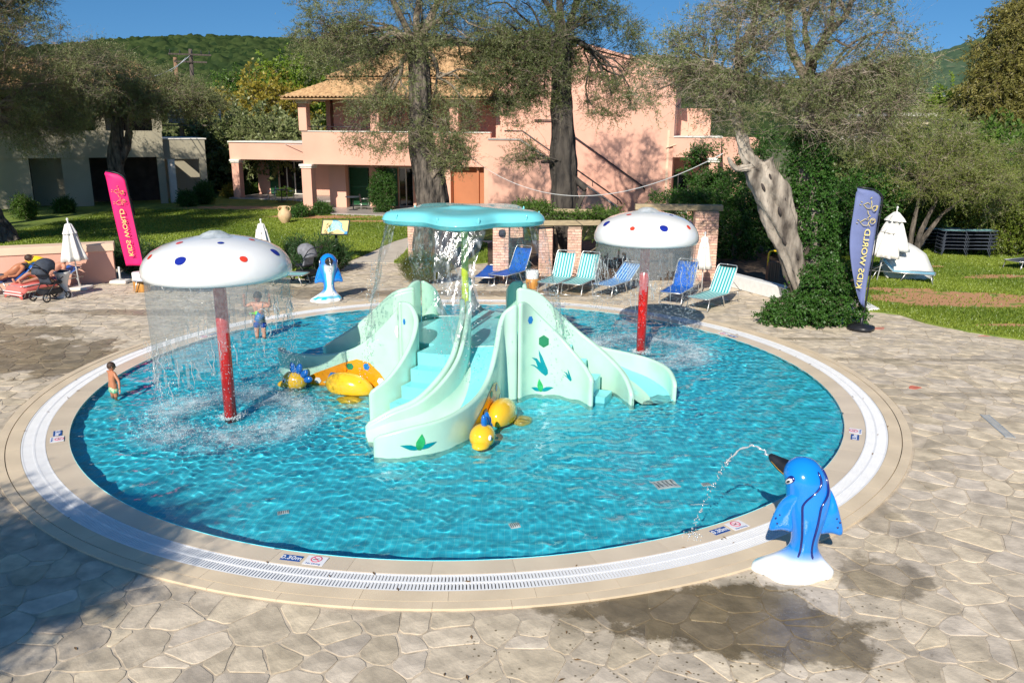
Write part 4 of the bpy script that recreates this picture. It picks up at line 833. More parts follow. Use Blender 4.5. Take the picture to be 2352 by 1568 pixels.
# ------------------------------------------------------------------ dolphin fountains
BLUE, DBLUE, WHT, CY = (.008, .25, .8), (.005, .06, .3), (.85, .87, .86), (.02, .5, .72)
def dolphin(loc, rz, lab, tw=0.0, fl=-1):
    e = empty('dolphin_fountain', loc, rz, lab, 'fountain statue', 'blue dolphin water spouts'); mb = MB()
    # rings: z, centre x (forward), lateral half width, forward half width
    S = [(-.005, .0, .4, .29, .5), (.025, .0, .405, .29, .5), (.06, -.005, .37, .26, .5), (.11, -.01, .31, .21, .45), (.17, -.02, .25, .17, .3), (.24, -.03, .195, .145, .12), (.32, -.04, .145, .13, 0), (.42, -.05, .14, .13, 0), (.52, -.06, .155, .145, 0), (.64, -.06, .185, .165, 0), (.76, -.045, .21, .18, 0), (.88, -.02, .235, .195, 0),
         (.98, .01, .248, .21, 0), (1.07, .045, .248, .22, 0), (1.15, .07, .23, .215, 0), (1.22, .08, .185, .18, 0), (1.275, .08, .13, .13, 0), (1.305, .08, .065, .07, 0), (1.315, .08, .002, .002, 0)]
    n = 40; vs = []
    for (z, x, a, b, wv) in S:
        for j in range(n):
            q = 2*math.pi*j/n; k = 1+wv*(.16*math.cos(4*q+.6)+.07*math.cos(7*q)); zz = z+wv*.03*(1+math.cos(4*q+.6))*(z > .01)
            vs.append((x+b*k*math.cos(q), a*k*math.sin(q)+fl*.1*max(0, 1-z/.3)**1.3, zz))
    fs = [(i*n+j, i*n+(j+1) % n, (i+1)*n+(j+1) % n, (i+1)*n+j) for i in range(len(S)-1) for j in range(n)]; mb.add(vs, fs, None, True)
    body = mb.build('body', M['dolphin'], e)
    def fn(co):
        x, y, z = co; fr = math.atan2(y, x+.05)
        if z < .3:
            if x > .02 and .10 < z+.1*abs(y) < .16 and z > .05: return CY
            t = max(0, min(1, (z-.17)/.1)); 
            return WHT if abs(fr) < .8 else tuple(WHT[i]*(1-t)+BLUE[i]*t for i in range(3))
        if abs(fr) < .5 and z < 1.05: return WHT
        if abs(fr) < .78 and z < 1.05: return CY
        return BLUE
    vcol(body, fn)
    sub = body.modifiers.new('s', 'SUBSURF'); sub.levels = sub.render_levels = 1
    for s in (-1, 1):       # side fins: one blade widening from the shoulder to a drooping tip
        f = MB(); web = [(1.06, .17), (.97, .245), (.84, .3), (.7, .345), (.58, .38), (.51, .392), (.475, .375), (.485, .33), (.505, .27), (.5, .2), (.47, .13), (.6, .1), (.85, .12)]
        k = len(web); th_ = [.02+.05*max(0, min(1, (.4-y)/.2)) for z, y in web]; ctr = (-.05, s*.2, .72)
        vs = [(-.05+t_, s*y, z) for (z, y), t_ in zip(web, th_)]+[(-.05-t_, s*y, z) for (z, y), t_ in zip(web, th_)]+[(ctr[0]+.085, ctr[1], ctr[2]), (ctr[0]-.085, ctr[1], ctr[2])]
        f.add(vs, [(i, (i+1) % k, 2*k) for i in range(k)]+[(k+(i+1) % k, k+i, 2*k+1) for i in range(k)]+[(i, k+i, k+(i+1) % k, (i+1) % k) for i in range(k)], None, True)
        o = f.build('fin', M['dolphin'], e); vcol(o, lambda co: BLUE); bv = o.modifiers.new('b', 'SUBSURF'); bv.levels = bv.render_levels = 2
        for (y, z) in ((.29, .7), (.31, .6), (.26, .63), (.33, .66), (.22, .6)):
            for xx in (-.1, .0):
                d = MB(); d.ell((xx, s*y, z), (.006, .012, .012), 8, 6); d.build('spot', M['stripe'], o)
        ev = MB(); ev.ell((.115, s*.2, 1.1), (.06, .045, .068), 14, 8); q = ev.build('eye_ring', M['stripe'], e)
        ev = MB(); ev.ell((.12, s*.214, 1.1), (.043, .037, .05), 14, 8); q2 = ev.build('eye', M['eye'], e); ev = MB(); ev.ell((.125, s*.243, 1.1), (.018, .014, .022), 10, 6); ev.build('pupil', M['black'], q2)
    # stripes down the back
    for s in (-1, 1):
        pts = []
        for (z, x, a, b, wv) in S[5:16]:
            q = math.pi-s*(.42-.1*(z > 1.0)); pts.append((x+b*math.cos(q)*1.0, a*math.sin(q)*1.0, z))
        mb = MB(); mb.tube(spline(pts, 30), [.004]+[.013]*28+[.004], 8); mb.build('stripe', M['stripe'], e)
    # beak
    bk = MB(); B = [(.16, 1.1, .13, .11), (.23, 1.13, .115, .1), (.3, 1.16, .092, .08), (.36, 1.19, .07, .06), (.42, 1.22, .05, .042), (.45, 1.24, .03, .026), (.462, 1.245, .004, .004)]; m = 18; vs = []
    for (x, z, a, b) in B:
        for j in range(m): q = 2*math.pi*j/m; vs.append((x-b*math.sin(q)*.4, a*math.cos(q), z+b*math.sin(q)))
    bk.add(vs, [(i*m+j, i*m+(j+1) % m, (i+1)*m+(j+1) % m, (i+1)*m+j) for i in range(len(B)-1) for j in range(m)], None, True); bko = bk.build('beak', M['black'], e)
    for s in (-1, 1): mb = MB(); mb.tube([(.24, s*.115, 1.11), (.32, s*.09, 1.15), (.41, s*.054, 1.2)], .004, 6); mb.build('mouth_line', M['goldtrim'], bko)
    if tw:      # the head turns on the body
        def rec(o):
            for v in o.data.vertices:
                t = max(0, min(1, (v.co.z-.84)/.32)); t = t*t*(3-2*t); v.co = Matrix.Rotation(tw*t, 3, 'Z') @ v.co
            for c in kids(o): rec(c)
        for c in kids(e): rec(c)
    for k in range(4):
        a = R(25+90*k+20); mb = MB(); mb.ell((.24*math.cos(a), .34*math.sin(a), .035), (.025, .025, .015), 10, 6); mb.build('bolt_cover', M['white'], e)
    return e
def jet(e_loc, rz, v0, lab, ang=40, n=46, nz=1.24):
    c, s = math.cos(rz), math.sin(rz); g = random.Random(5); pts = []; o = empty('water_jet', e_loc, 0, lab, 'water jet', 'thin jets from the dolphin beaks'); mb = MB()
    for k in range(n):
        t = k*.018; x = .46+v0*math.cos(R(ang))*t; z = nz+v0*math.sin(R(ang))*t-4.9*t*t
        if z < .01: break
        pts.append((x*c+g.gauss(0, .006), x*s+g.gauss(0, .006), z+g.gauss(0, .006)))
    h = int(len(pts)*.62); mb.tube(pts[:h], [.010+.004*math.sin(i*1.7) for i in range(h)], 7); mb.build('arc', M['droplet'], o)
    drops('spray_beads', [tuple(Vector(p)+Vector((g.gauss(0, .012), g.gauss(0, .012), g.gauss(0, .02)))) for p in pts[h-4:] for _ in range(5)]+[(pts[-1][0]+g.gauss(0, .06), pts[-1][1]+g.gauss(0, .06), .01) for _ in range(60)], [g.uniform(.004, .012) for _ in range(len(pts[h-4:])*5+60)], M['droplet'], o)
d1 = Vector((3.17, 8.03, 0)); a1 = R(82); dolphin(d1, a1, 'near blue dolphin fountain seen from behind, standing on wet stones at the pool edge', R(60), 1); jet(d1, a1+R(60), 1.75, 'thin arc of water from the near dolphin beak')
d2 = at(758, 690); a2 = math.atan2(PC.y-d2.y, PC.x-d2.x)-R(12); dolphin(d2, a2, 'far blue dolphin fountain facing the camera with white belly, on the back deck'); jet(d2, a2, .9, 'thin stream of water dribbling from the far dolphin mouth', -10)
#@@FURN
# ------------------------------------------------------------------ vegetation
def spray(kind, seed):
    """one leafy shoot about 0.8 m across: returns V, F(tri), midx (0 leaf, 1 twig), rnd"""
    g = np.random.default_rng(seed); V = []; F = []; MI = []; RN = []
    P = dict(olive=(10, .62, 17, .085, .021, .35, .009), dry=(10, .85, 9, .075, .018, .25, .010), bare=(12, 1.15, 2, .07, .016, .12, .012), bush=(8, .32, 16, .055, .03, .1, .008), ivy=(6, .3, 12, .075, .06, .5, .007),
             oleander=(7, .55, 16, .14, .02, -.5, .012), junip=(12, .5, 18, .035, .009, -.45, .01), big=(9, 1.0, 26, .15, .075, .15, .03), euca=(10, 1.0, 24, .17, .045, .45, .02))[kind]
    nt_, L, nl, ll, lw, droop, tw = P
    def tri(a, b, c, m, r): i = len(V); V.extend((a, b, c)); F.append((i, i+1, i+2)); MI.append(m); RN.append(r)
    for t in range(nt_):
        if kind in ('oleander', 'junip'): th = g.uniform(0, 2*math.pi); el = g.uniform(.5, 1.35)
        else: th = g.uniform(0, 2*math.pi); el = g.uniform(-.9, 1.1)
        d = np.array([math.cos(th)*math.cos(el), math.sin(th)*math.cos(el), math.sin(el)]); p = np.zeros(3); Lk = L*g.uniform(.55, 1.15); n = 4; pts = [p]
        for k in range(n):
            d = d+np.array([0, 0, -droop*.45])+g.normal(0, .16, 3); d /= np.linalg.norm(d); p = p+d*Lk/n; pts.append(p)
        side = np.cross(d, [0, 0, 1]); side = side/max(1e-6, np.linalg.norm(side)); r_ = g.random()
        for k in range(n):
            w0 = tw*(1-k/n)*.5+.001; w1 = tw*(1-(k+1)/n)*.5+.001; a, b = pts[k], pts[k+1]; s2 = side if (t+k) % 2 else np.array([0, 0, 1.])
            tri(a-s2*w0, a+s2*w0, b, 1, r_); tri(a+s2*w0, b+s2*w1, b-s2*w1, 1, r_)
        for q in range(nl):
            u = g.uniform(.12, 1.0)*n; k = min(int(u), n-1); a = pts[k]+(pts[k+1]-pts[k])*(u-k); dd = pts[k+1]-pts[k]; dd = dd/np.linalg.norm(dd)
            v = g.normal(0, 1, 3); v -= v.dot(dd)*dd*(.4 if kind != 'junip' else -.3); v /= np.linalg.norm(v); v = v*.8+dd*.55+np.array([0, 0, -.25 if kind in ('ivy', 'euca') else .05]); v /= np.linalg.norm(v)
            s_ = np.cross(v, g.normal(0, 1, 3)); s_ /= np.linalg.norm(s_); l = ll*g.uniform(.7, 1.25); w_ = lw*g.uniform(.7, 1.2)/2; r = g.random()
            m_ = a+v*l*.5; tri(a, m_+s_*w_, m_-s_*w_, 0, r); tri(m_+s_*w_, a+v*l, m_-s_*w_, 0, r)
    return np.array(V), np.array(F), np.array(MI), np.array(RN)
SPR = {}
def sprays(kind, n=5):
    if kind not in SPR: SPR[kind] = [spray(kind, 100+i*7+len(kind)) for i in range(n)]
    return SPR[kind]
def foliage(name, pts, kind, mats, parent, scale=(.8, 1.3), seed=0, tone=None, keep=1.0, kind2=None, mix2=0.0, local=None):
    g = np.random.default_rng(seed); P = np.array(pts, float); K = len(P); vs = []; fs = []; ms = []; rs = []; off = 0
    sel = g.random(K) < mix2 if kind2 else np.zeros(K, bool)
    for kd, mask in ((kind, ~sel), (kind2, sel)):
        if kd is None or not mask.any(): continue
        var = sprays(kd); Q = P[mask]; which = g.integers(0, len(var), len(Q))
        for v in range(len(var)):
            A = Q[which == v]
            if not len(A): continue
            V, F, MI, RN = var[v]; m = len(A); th = g.uniform(0, 2*math.pi, m); s = g.uniform(scale[0], scale[1], m); tx = g.normal(0, .25, m)
            c, sn = np.cos(th), np.sin(th); Rz = np.zeros((m, 3, 3)); Rz[:, 0, 0] = c; Rz[:, 0, 1] = -sn; Rz[:, 1, 0] = sn; Rz[:, 1, 1] = c; Rz[:, 2, 2] = 1
            Rx = np.zeros((m, 3, 3)); Rx[:, 0, 0] = 1; Rx[:, 1, 1] = np.cos(tx); Rx[:, 1, 2] = -np.sin(tx); Rx[:, 2, 1] = np.sin(tx); Rx[:, 2, 2] = np.cos(tx)
            W = np.einsum('mij,nj->mni', Rz @ Rx, V)*s[:, None, None]+A[:, None]
            vs.append(W.reshape(-1, 3)); fs.append((F[None]+(np.arange(m)*len(V))[:, None, None]).reshape(-1, 3)+off); off += m*len(V)
            ms.append(np.tile(MI, m)); rr = RN[None]*.55+g.random(m)[:, None]*.45; rs.append(rr.reshape(-1))
    V = np.concatenate(vs); F = np.concatenate(fs); MI = np.concatenate(ms); RN = np.concatenate(rs)
    if keep < 1: k_ = (g.random(len(F)) < keep) | (MI == 1); F = F[k_]; MI = MI[k_]; RN = RN[k_]
    return npmesh(name, V, F, mats, parent, MI, RN)
def blob_points(blobs, n, seed, shell=.55, clump=0.0):
    """points in a union of ellipsoids (centre, radii, weight), denser near the skin, thinned into clumps"""
    g = np.random.default_rng(seed); w_ = np.array([b[2] for b in blobs], float); w_ /= w_.sum(); out = []
    while len(out) < n:
        b = blobs[g.choice(len(blobs), p=w_)]; v = g.normal(0, 1, 3); v /= np.linalg.norm(v); r = g.uniform(0, 1)**(1/3) if g.random() > shell else g.uniform(.75, 1.0)
        p = np.array(b[0])+v*r*np.array(b[1])
        if clump and mnoise.noise(Vector(p*.55+seed)) < -.18*clump: continue
        out.append(p)
    return np.array(out)
def skeleton(mb, tops, pts, seed, r1=.11, nb=9, sag=.1, rtip=.006, sides=5):
    """limbs from the trunk tops to groups of shoots"""
    g = np.random.default_rng(seed); P = np.array(pts); C1 = P[g.choice(len(P), min(nb, len(P)), replace=False)]
    for _ in range(4):
        d = ((P[:, None]-C1[None])**2).sum(-1).argmin(1); C1 = np.array([P[d == k].mean(0) if (d == k).any() else C1[k] for k in range(len(C1))])
    for k in range(len(C1)):
        top = min(tops, key=lambda t: np.linalg.norm(np.array(t)-C1[k])); a = np.array(top); b = a+(C1[k]-a)*.72; L = np.linalg.norm(b-a)
        pts1 = [a+(b-a)*t+np.array([0, 0, L*.14*math.sin(t*math.pi)])+g.normal(0, .05*L, 3)*(0 < t < 1) for t in (0, .25, .5, .75, 1)]
        sp = spline(pts1, 9); mb.tube(sp, [r1*(1-.65*i/8) for i in range(9)], 7, cap=False)
        Q = P[d == k]
        if not len(Q): continue
        nb2 = max(1, len(Q)//14); C2 = Q[g.choice(len(Q), nb2, replace=False)]; d2 = ((Q[:, None]-C2[None])**2).sum(-1).argmin(1)
        for j in range(nb2):
            s = np.array(sp[3+int(g.integers(0, 6))]); e = s+(C2[j]-s)*.85; Lj = np.linalg.norm(e-s)
            p2 = [s+(e-s)*t+g.normal(0, .07*Lj, 3)*(0 < t < 1)+np.array([0, 0, Lj*.1*math.sin(math.pi*t)]) for t in (0, .33, .66, 1)]; sp2 = spline(p2, 6)
            mb.tube(sp2, [r1*.38*(1-.7*i/5) for i in range(6)], 5, cap=False)
            for q in Q[d2 == j]:
                s3 = np.array(sp2[2+int(g.integers(0, 4))]); m_ = (s3+q)/2+g.normal(0, .06, 3)*np.linalg.norm(q-s3); mb.tube([s3, m_, q], [rtip*1.3, rtip*.8, rtip*.4], 3, cap=False)
def trunk_mesh(mb, pts, rad, seed=0, n=28, flute=.2, steps=34):
    P = spline(pts, steps); vs = []; Rr = np.interp(np.linspace(0, len(rad)-1, steps), range(len(rad)), rad)
    for i, p in enumerate(P):
        t = (P[min(i+1, steps-1)]-P[max(i-1, 0)]).normalized(); a = t.cross(Vector((0, 1, .01))).normalized(); b = a.cross(t)
        for j in range(n):
            q = 2*math.pi*j/n; k = 1+flute*(.45*math.sin(3*q+i*.16+seed)+.35*math.sin(7*q-i*.22+seed*2)+.8*mnoise.noise(Vector((math.cos(q)*2+seed, math.sin(q)*2, i*.17)))+.5*mnoise.noise(Vector((math.cos(q)*6, math.sin(q)*6+seed, i*.4))))
            vs.append(p+(a*math.cos(q)+b*math.sin(q))*Rr[i]*k)
    mb.add(vs, [(i*n+j, i*n+(j+1) % n, (i+1)*n+(j+1) % n, (i+1)*n+j) for i in range(steps-1) for j in range(n)]+[tuple((steps-1)*n+j for j in range(n))], None, True)
def tree(name, label, base, trunks, blobs, n, seed, mats, kind='olive', kind2=None, mix2=0, group=None, bark='bark', scale=(.8, 1.3), nb=9, r1=.11, shell=.5, clump=1.0, keep=1, tops=None, cat='tree'):
    """trunks: list of (points, radii) relative to the base; blobs relative to the base"""
    e = empty(name, base, 0, label, cat, group); mb = MB()
    for i, (p, r) in enumerate(trunks): trunk_mesh(mb, p, r, seed+i, flute=.34 if bark == 'barkpale' else .24, n=36, steps=44)
    mb.build('trunk', M[bark], e)
    pts = blob_points(blobs, n, seed, shell, clump); tp = tops or [p[-1] for p, r in trunks]
    mb = MB(); skeleton(mb, [tuple(t) for t in tp], pts, seed, r1, nb); mb.build('branches', M['twig'] if bark != 'barkdark' else M['barkdark'], e)
    foliage('crown', pts, kind, mats, e, scale, seed, kind2=kind2, mix2=mix2, keep=keep); return e
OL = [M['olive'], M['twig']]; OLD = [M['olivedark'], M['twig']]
# olive behind the flower canopy
b = at(1003, 612)
tree('olive_tree', 'tall old olive with a thick fluted grey trunk directly behind the turquoise canopy', b,
     [([(0, 0, -.1), (-.05, 0, .7), (-.12, 0, 1.7), (-.2, 0, 2.9), (-.45, .05, 4.3), (-.42, .1, 5.7), (-.45, .1, 7.2)], [.85, .66, .55, .5, .4, .36, .26]), ([(.1, -.1, -.1), (-.28, -.22, .5), (-.5, -.15, 1.5)], [.36, .26, .18])],
     [((-1.3, .1, 8.2), (3.1, 2.4, 1.6), 5), ((-3.1, 0, 7.0), (1.5, 1.5, 1.0), 2.4), ((.9, .2, 7.0), (1.9, 1.8, 1.3), 3), ((-.9, -.4, 6.2), (1.6, 1.4, .9), 2.2), ((.5, -.5, 4.9), (1.0, 1.0, .9), 1.8), ((-1.5, -.3, 4.3), (1.5, .9, .5), .9), ((.6, -.4, 3.7), (.7, .7, .5), .8), ((-1.8, -.2, 5.4), (1.2, 1, .5), .8), ((.2, 0, 10.4), (3.0, 2.6, 1.6), 3)],
     1080, 21, OL, kind2='bare', mix2=.2, bark='bark', nb=12, r1=.13, scale=(.65, 1.05))
b = at(1300, 604)
tree('olive_tree', 'dark trunked olive rising behind the brick pergola in front of the pink gable wall', b,
     [([(0, 0, -.1), (-.05, 0, 1.0), (-.1, .05, 2.2), (-.15, .05, 3.5), (-.2, 0, 4.8), (-.3, .05, 6.2), (-.3, 0, 7.5)], [.6, .46, .44, .42, .36, .3, .22]), ([(0, 0, 1.5), (.35, -.1, 2.0), (.62, -.1, 2.6)], [.16, .1, .03])],
     [((-1.0, 0, 8.2), (2.7, 2.3, 1.7), 5), ((-2.3, -.2, 6.4), (1.4, 1.4, 1.1), 3), ((-.9, -.3, 6.6), (1.3, 1.3, 1.0), 2.4), ((1.2, .2, 7.2), (1.5, 1.6, 1.4), 2.4), ((1.3, -.1, 5.5), (1.0, 1.2, .6), 1.1), ((-1.3, -.4, 5.1), (1.2, 1.0, .7), 1.8), ((-2.0, -.4, 4.0), (1.2, .9, .6), 1.3), ((0, 0, 11.0), (3.2, 2.8, 2.2), 4)],
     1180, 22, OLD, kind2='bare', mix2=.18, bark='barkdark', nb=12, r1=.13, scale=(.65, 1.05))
# the big leaning olive with ivy
b = at(1840, 712)
tb = [(.1, 0, -.1), (-.12, 0, .55), (-.35, 0, 1.35), (-.72, .02, 2.3), (-1.1, .05, 3.1), (-1.45, .1, 3.75)]
T3 = tree('olive_tree', 'large leaning olive with pale hollowed trunk wrapped in ivy and a tangle of dry twigs', b,
     [(tb, [.17, .18, .26, .37, .4, .34]), ([(.25, .25, -.1), (.1, .3, 1.5), (.0, .3, 3.0), (-.2, .3, 4.5), (-.3, .3, 5.8)], [.42, .4, .33, .26, .18]), ([(-1.3, 0, 3.6), (-1.75, -.1, 3.95), (-2.0, 0, 4.6), (-2.25, 0, 5.4)], [.2, .15, .12, .08]),
      ([(-1.35, -.1, 3.75), (-1.75, -.15, 3.7), (-2.05, -.1, 3.68), (-2.25, -.1, 3.95)], [.11, .08, .065, .03])],
     [((-.6, 0, 7.0), (2.3, 2.1, 1.9), 6), ((-2.3, 0, 6.4), (1.6, 1.5, 1.4), 2.6), ((1.1, .1, 6.1), (1.5, 1.6, 1.3), 2.6), ((-3.6, 0, 5.7), (1.0, 1.2, 1.3), 2.0), ((.2, -.6, 5.4), (1.6, 1.2, 1.2), 2), ((-1.7, 0, 5.1), (.9, 1.0, .8), .8), ((-.3, 0, 8.9), (2.9, 2.6, 1.4), 2.5), ((-2.9, .1, 4.8), (.5, .5, .6), .4), ((.9, -.3, 5.3), (1.2, 1.1, 1.1), 1.6)],
     1350, 23, [M['olive'], M['twigpale']], kind2='bare', mix2=.5, bark='barkpale', nb=14, r1=.12, scale=(.6, .95), tops=[(-1.45, .1, 3.8), (-.3, .3, 5.8), (-2.25, 0, 5.4), (-.2, .3, 4.5)])
g = np.random.default_rng(5); ip = []
for _ in range(520):
    t = g.uniform(0, 1); z = t*4.6; c = Vector((.25-.55*t, .3, z)); a = g.uniform(-math.pi, math.pi*.25) ; r = (.52-.1*t)*g.uniform(.85, 1.25); ip.append((c.x+r*math.cos(a)+.15, c.y+r*math.sin(a)-.05, z))
mb = MB()
for (t_, dx, s_) in ((.52, -.1, 1), (.6, .12, .8), (.68, -.02, .9), (.76, .14, .8), (.84, -.12, .9), (.9, .06, .7), (.44, .04, .8), (.36, -.03, .6), (.95, -.1, .6)):
    P_ = spline([Vector(q) for q in tb], 60)[int(t_*59)]; rr_ = float(np.interp(t_*5, range(6), [.17, .18, .26, .37, .4, .34])); h_ = MB(); h_.ell(P_+Vector((dx*1.6, -rr_*.93*math.sqrt(max(.1, 1-(dx*1.6/rr_)**2)), 0)), (.045*s_, .06, .13*s_), 10, 8, mat=Matrix.Rotation(R(-20+60*dx), 3, 'Y')); h_.build('hollow_shade', M['darkroom'], T3)  # solid near-black bumps: the shade inside the hollows is put into the colour
foliage('ivy', ip, 'ivy', [M['ivy'], M['twig']], T3, (.55, .95), 9)
pts = blob_points([((.0, -.15, .35), (1.05, .75, .45), 3), ((.35, -.1, .9), (.65, .55, .7), 2), ((-.75, -.3, .15), (.6, .5, .25), 1), ((.9, -.25, .3), (.35, .5, .4), 1)], 520, 12, .7, .3); pts[:, 2] = np.abs(pts[:, 2])
e = empty('ivy_bush', at(1858, 738), 0, 'rounded green ivy bush spilling onto the paving at the leaning olive foot', 'bush'); foliage('foliage', pts, 'ivy', [M['ivy'], M['twig']], e, (.5, .85), 13)
mb = MB()
for k in range(9): a = k*.7; mb.tube([(0, 0, 0), (.3*math.cos(a), .2*math.sin(a), .4), (.6*math.cos(a), .4*math.sin(a), .6)], [.02, .012, .004], 5)
mb.build('stems', M['twig'], e)
# left edge olives
b = at(8, 556)
tree('olive_tree', 'old olive at the far left edge with pale gnarled split trunk', b, [([(-.4, 0, -.1), (-.5, 0, .8), (-.75, 0, 2), (-.6, .1, 3.3), (-.4, 0, 4.4)], [.9, .55, .45, .36, .3]), ([(.3, -.1, -.1), (-.1, 0, .5), (-.5, 0, 1.2)], [.4, .3, .2])],
     [((1.5, 0, 7.0), (2.8, 2.4, 1.7), 5), ((-1, 0, 7), (2.5, 2.4, 2), 3), ((2.6, -.2, 5.1), (1.7, 1.6, 1.0), 2.4), ((.6, 0, 5.0), (1.6, 1.5, 1.0), 2), ((4.3, 0, 6.2), (1.2, 1.4, 1.0), 1.3), ((0, 0, 9.5), (3.2, 3, 1.7), 4), ((2.4, -.4, 4.3), (1.3, 1.2, .8), 1.4)], 980, 24, OL, kind2='bare', mix2=.35, nb=11, scale=(.7, 1.15))
b = at(285, 500)
tree('olive_tree', 'dark forked olive standing before the shaded beige house', b, [([(0, 0, -.1), (0, 0, 1.2), (-.1, 0, 2.6), (.1, 0, 4), (.2, 0, 5)], [.5, .36, .34, .3, .2]), ([(0, 0, 2.6), (.5, .1, 3.6), (.8, 0, 4.8)], [.24, .2, .12])],
     [((-.5, 0, 6.5), (4.0, 3, 1.3), 5), ((-3.2, 0, 5.8), (2.4, 2, 1.0), 2.4), ((3.0, 0, 6.0), (2.2, 2, 1.0), 2.4), ((1, -.5, 5.2), (2.6, 2, .7), 1.8), ((-1, 0, 7.7), (2.4, 2, .7), 1.2), ((4.4, 0, 5.6), (1.3, 1.2, .6), .7), ((-2.6, -.6, 4.8), (1.8, 1.4, .8), 1.6)], 980, 25, OL, kind2='bare', mix2=.35, nb=11, scale=(.9, 1.5))
# trees outside the frame on the left: they shade the lawn, the beige house and the corner of the deck
for i, (p, h, s, lb) in enumerate((((-9.3, -.3, 0), 5.5, .8, 'olive beside the deck whose shade falls on the near left paving'), ((-22.5, 26, 0), 8.5, 1.5, 'olive left of the lawn shading the grass'), ((-30, 38, 0), 8.5, 1.9, 'olive at the left of the beige house shading its wall'), ((-26, 33, 0), 10.5, 2.0, 'tall olive left of the frame shading the beige house'))):
    if s < .1: continue
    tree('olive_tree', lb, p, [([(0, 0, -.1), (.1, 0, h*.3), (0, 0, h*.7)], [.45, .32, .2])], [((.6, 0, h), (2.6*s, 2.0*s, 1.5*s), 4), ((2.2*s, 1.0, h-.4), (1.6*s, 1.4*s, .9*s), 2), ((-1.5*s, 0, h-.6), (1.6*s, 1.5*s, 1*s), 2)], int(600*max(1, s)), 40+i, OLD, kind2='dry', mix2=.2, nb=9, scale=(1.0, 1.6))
# small multi stemmed olive on the right lawn and the hedge of shrubs behind
b = at(2100, 592)
tree('olive_tree', 'small pale stemmed olive in front of the stacked loungers', b, [([(0, 0, 0), (.1, 0, .9), (.5, 0, 2.0)], [.11, .09, .05]), ([(-.25, 0, 0), (-.2, 0, 1), (-.1, 0, 2.4)], [.1, .08, .04]), ([(-.1, .1, 0), (.3, .1, .7), (.8, 0, 1.6)], [.1, .08, .05])],
     [((-.3, 0, 3.4), (2.1, 1.5, 1.3), 4), ((1.4, 0, 3.2), (1.5, 1.3, 1.1), 3), ((.2, 0, 4.6), (1.6, 1.3, .8), 2), ((-1.6, 0, 4.2), (1, 1, .7), 1), ((2.6, .2, 2.4), (1, 1, .9), 1), ((.9, -1.2, 2.9), (1.6, .9, .7), 1.6), ((3.2, .6, 3.2), (1.2, 1, 1.0), 1.4)], 700, 26, [M['yolive'], M['twigpale']], kind2='dry', mix2=.3, nb=9, r1=.05, scale=(.65, 1.05))
def bush(name, label, base, blobs, n, seed, mats, kind='bush', scale=(.8, 1.3), group=None, cat='bush', stem=.03, shell=.65, clump=.4, leafpart='foliage'):
    e = empty(name, base, 0, label, cat, group); pts = blob_points(blobs, n, seed, shell, clump); pts[:, 2] = np.maximum(pts[:, 2], .03); foliage(leafpart, pts, kind, mats, e, scale, seed)
    mb = MB(); rg = random.Random(seed)
    for k in range(7):
        b = blobs[k % len(blobs)][0]; mb.tube([(rg.uniform(-.1, .1), rg.uniform(-.1, .1), 0), (b[0]*.5+rg.uniform(-.1, .1), b[1]*.5, b[2]*.5), (b[0]+rg.uniform(-.3, .3), b[1], b[2])], [stem*1.5, stem, stem*.4], 5)
    mb.build('stems', M['twig'], e); return e
BU = [M['bushl'], M['twig']]; HE = [M['hedgel'], M['twig']]; IV = [M['ivy'], M['twig']]; GO = [M['gold'], M['twig']]; LG = [M['lightgreen'], M['twig']]
hed = [(at(2240, 575), 1.6, 'tall yellow green shrub behind the stacked loungers', HE, 27), (at(2330, 585), 1.5, 'dense green shrub at the right edge behind the lawn', HE, 28), (at(2025, 560), 1.5, 'dark leafy shrub behind the blue flag', IV, 29), (at(1930, 600), 1.4, 'dark shrub between the leaning olive and the blue flag', IV, 30),
       (at(2440, 600), 1.6, 'broad shrub beyond the right lawn', HE, 31), (at(2140, 545), 1.5, 'shrub with loose arching shoots behind the stacked loungers', HE, 32)]
for p, s, lb, mt, sd in [(h[0], h[1]*.78)+h[2:] for h in hed]: bush('hedge_shrub', lb, (p.x, p.y+1.2, 0), [((0, 0, 1.3*s), (1.7*s, 1.3, 1.3*s), 3), ((.9, .2, 1.9*s), (1.1*s, 1, .9*s), 1.5), ((-1, .1, .7*s), (1.2*s, 1, .8*s), 1.5)], 420, sd, mt, scale=(1.3, 2.2), group='hedge shrubs behind the right lawn', shell=.8)
for p, s, lb, sd in ((at(1690, 600), 1.2, 'dark climbing shrub left of the leaning olive', 33), (at(1750, 560), 1.5, 'dark undergrowth behind the leaning olive', 34), (at(1600, 545), 1.3, 'leafy climber over the pergola end by the porch', 35)):
    bush('dark_shrub', lb, (p.x, p.y+.5, 0), [((0, 0, 1.1*s), (1.1*s, .8, 1.2*s), 3), ((.5, .1, 2.2*s), (.9*s, .8, .9*s), 1.5)], 300, sd, IV, scale=(1.0, 1.7), group='dark shrubs behind the right hand loungers', shell=.8)
bush('juniper_bush', 'low spiky golden green juniper bush at the end of the garden path', at(960, 648), [((0, 0, .3), (1.0, .6, .35), 3), ((.1, 0, .6), (.65, .45, .35), 1.5)], 520, 36, [M['junip'], M['twig']], 'junip', (.6, 1.05))
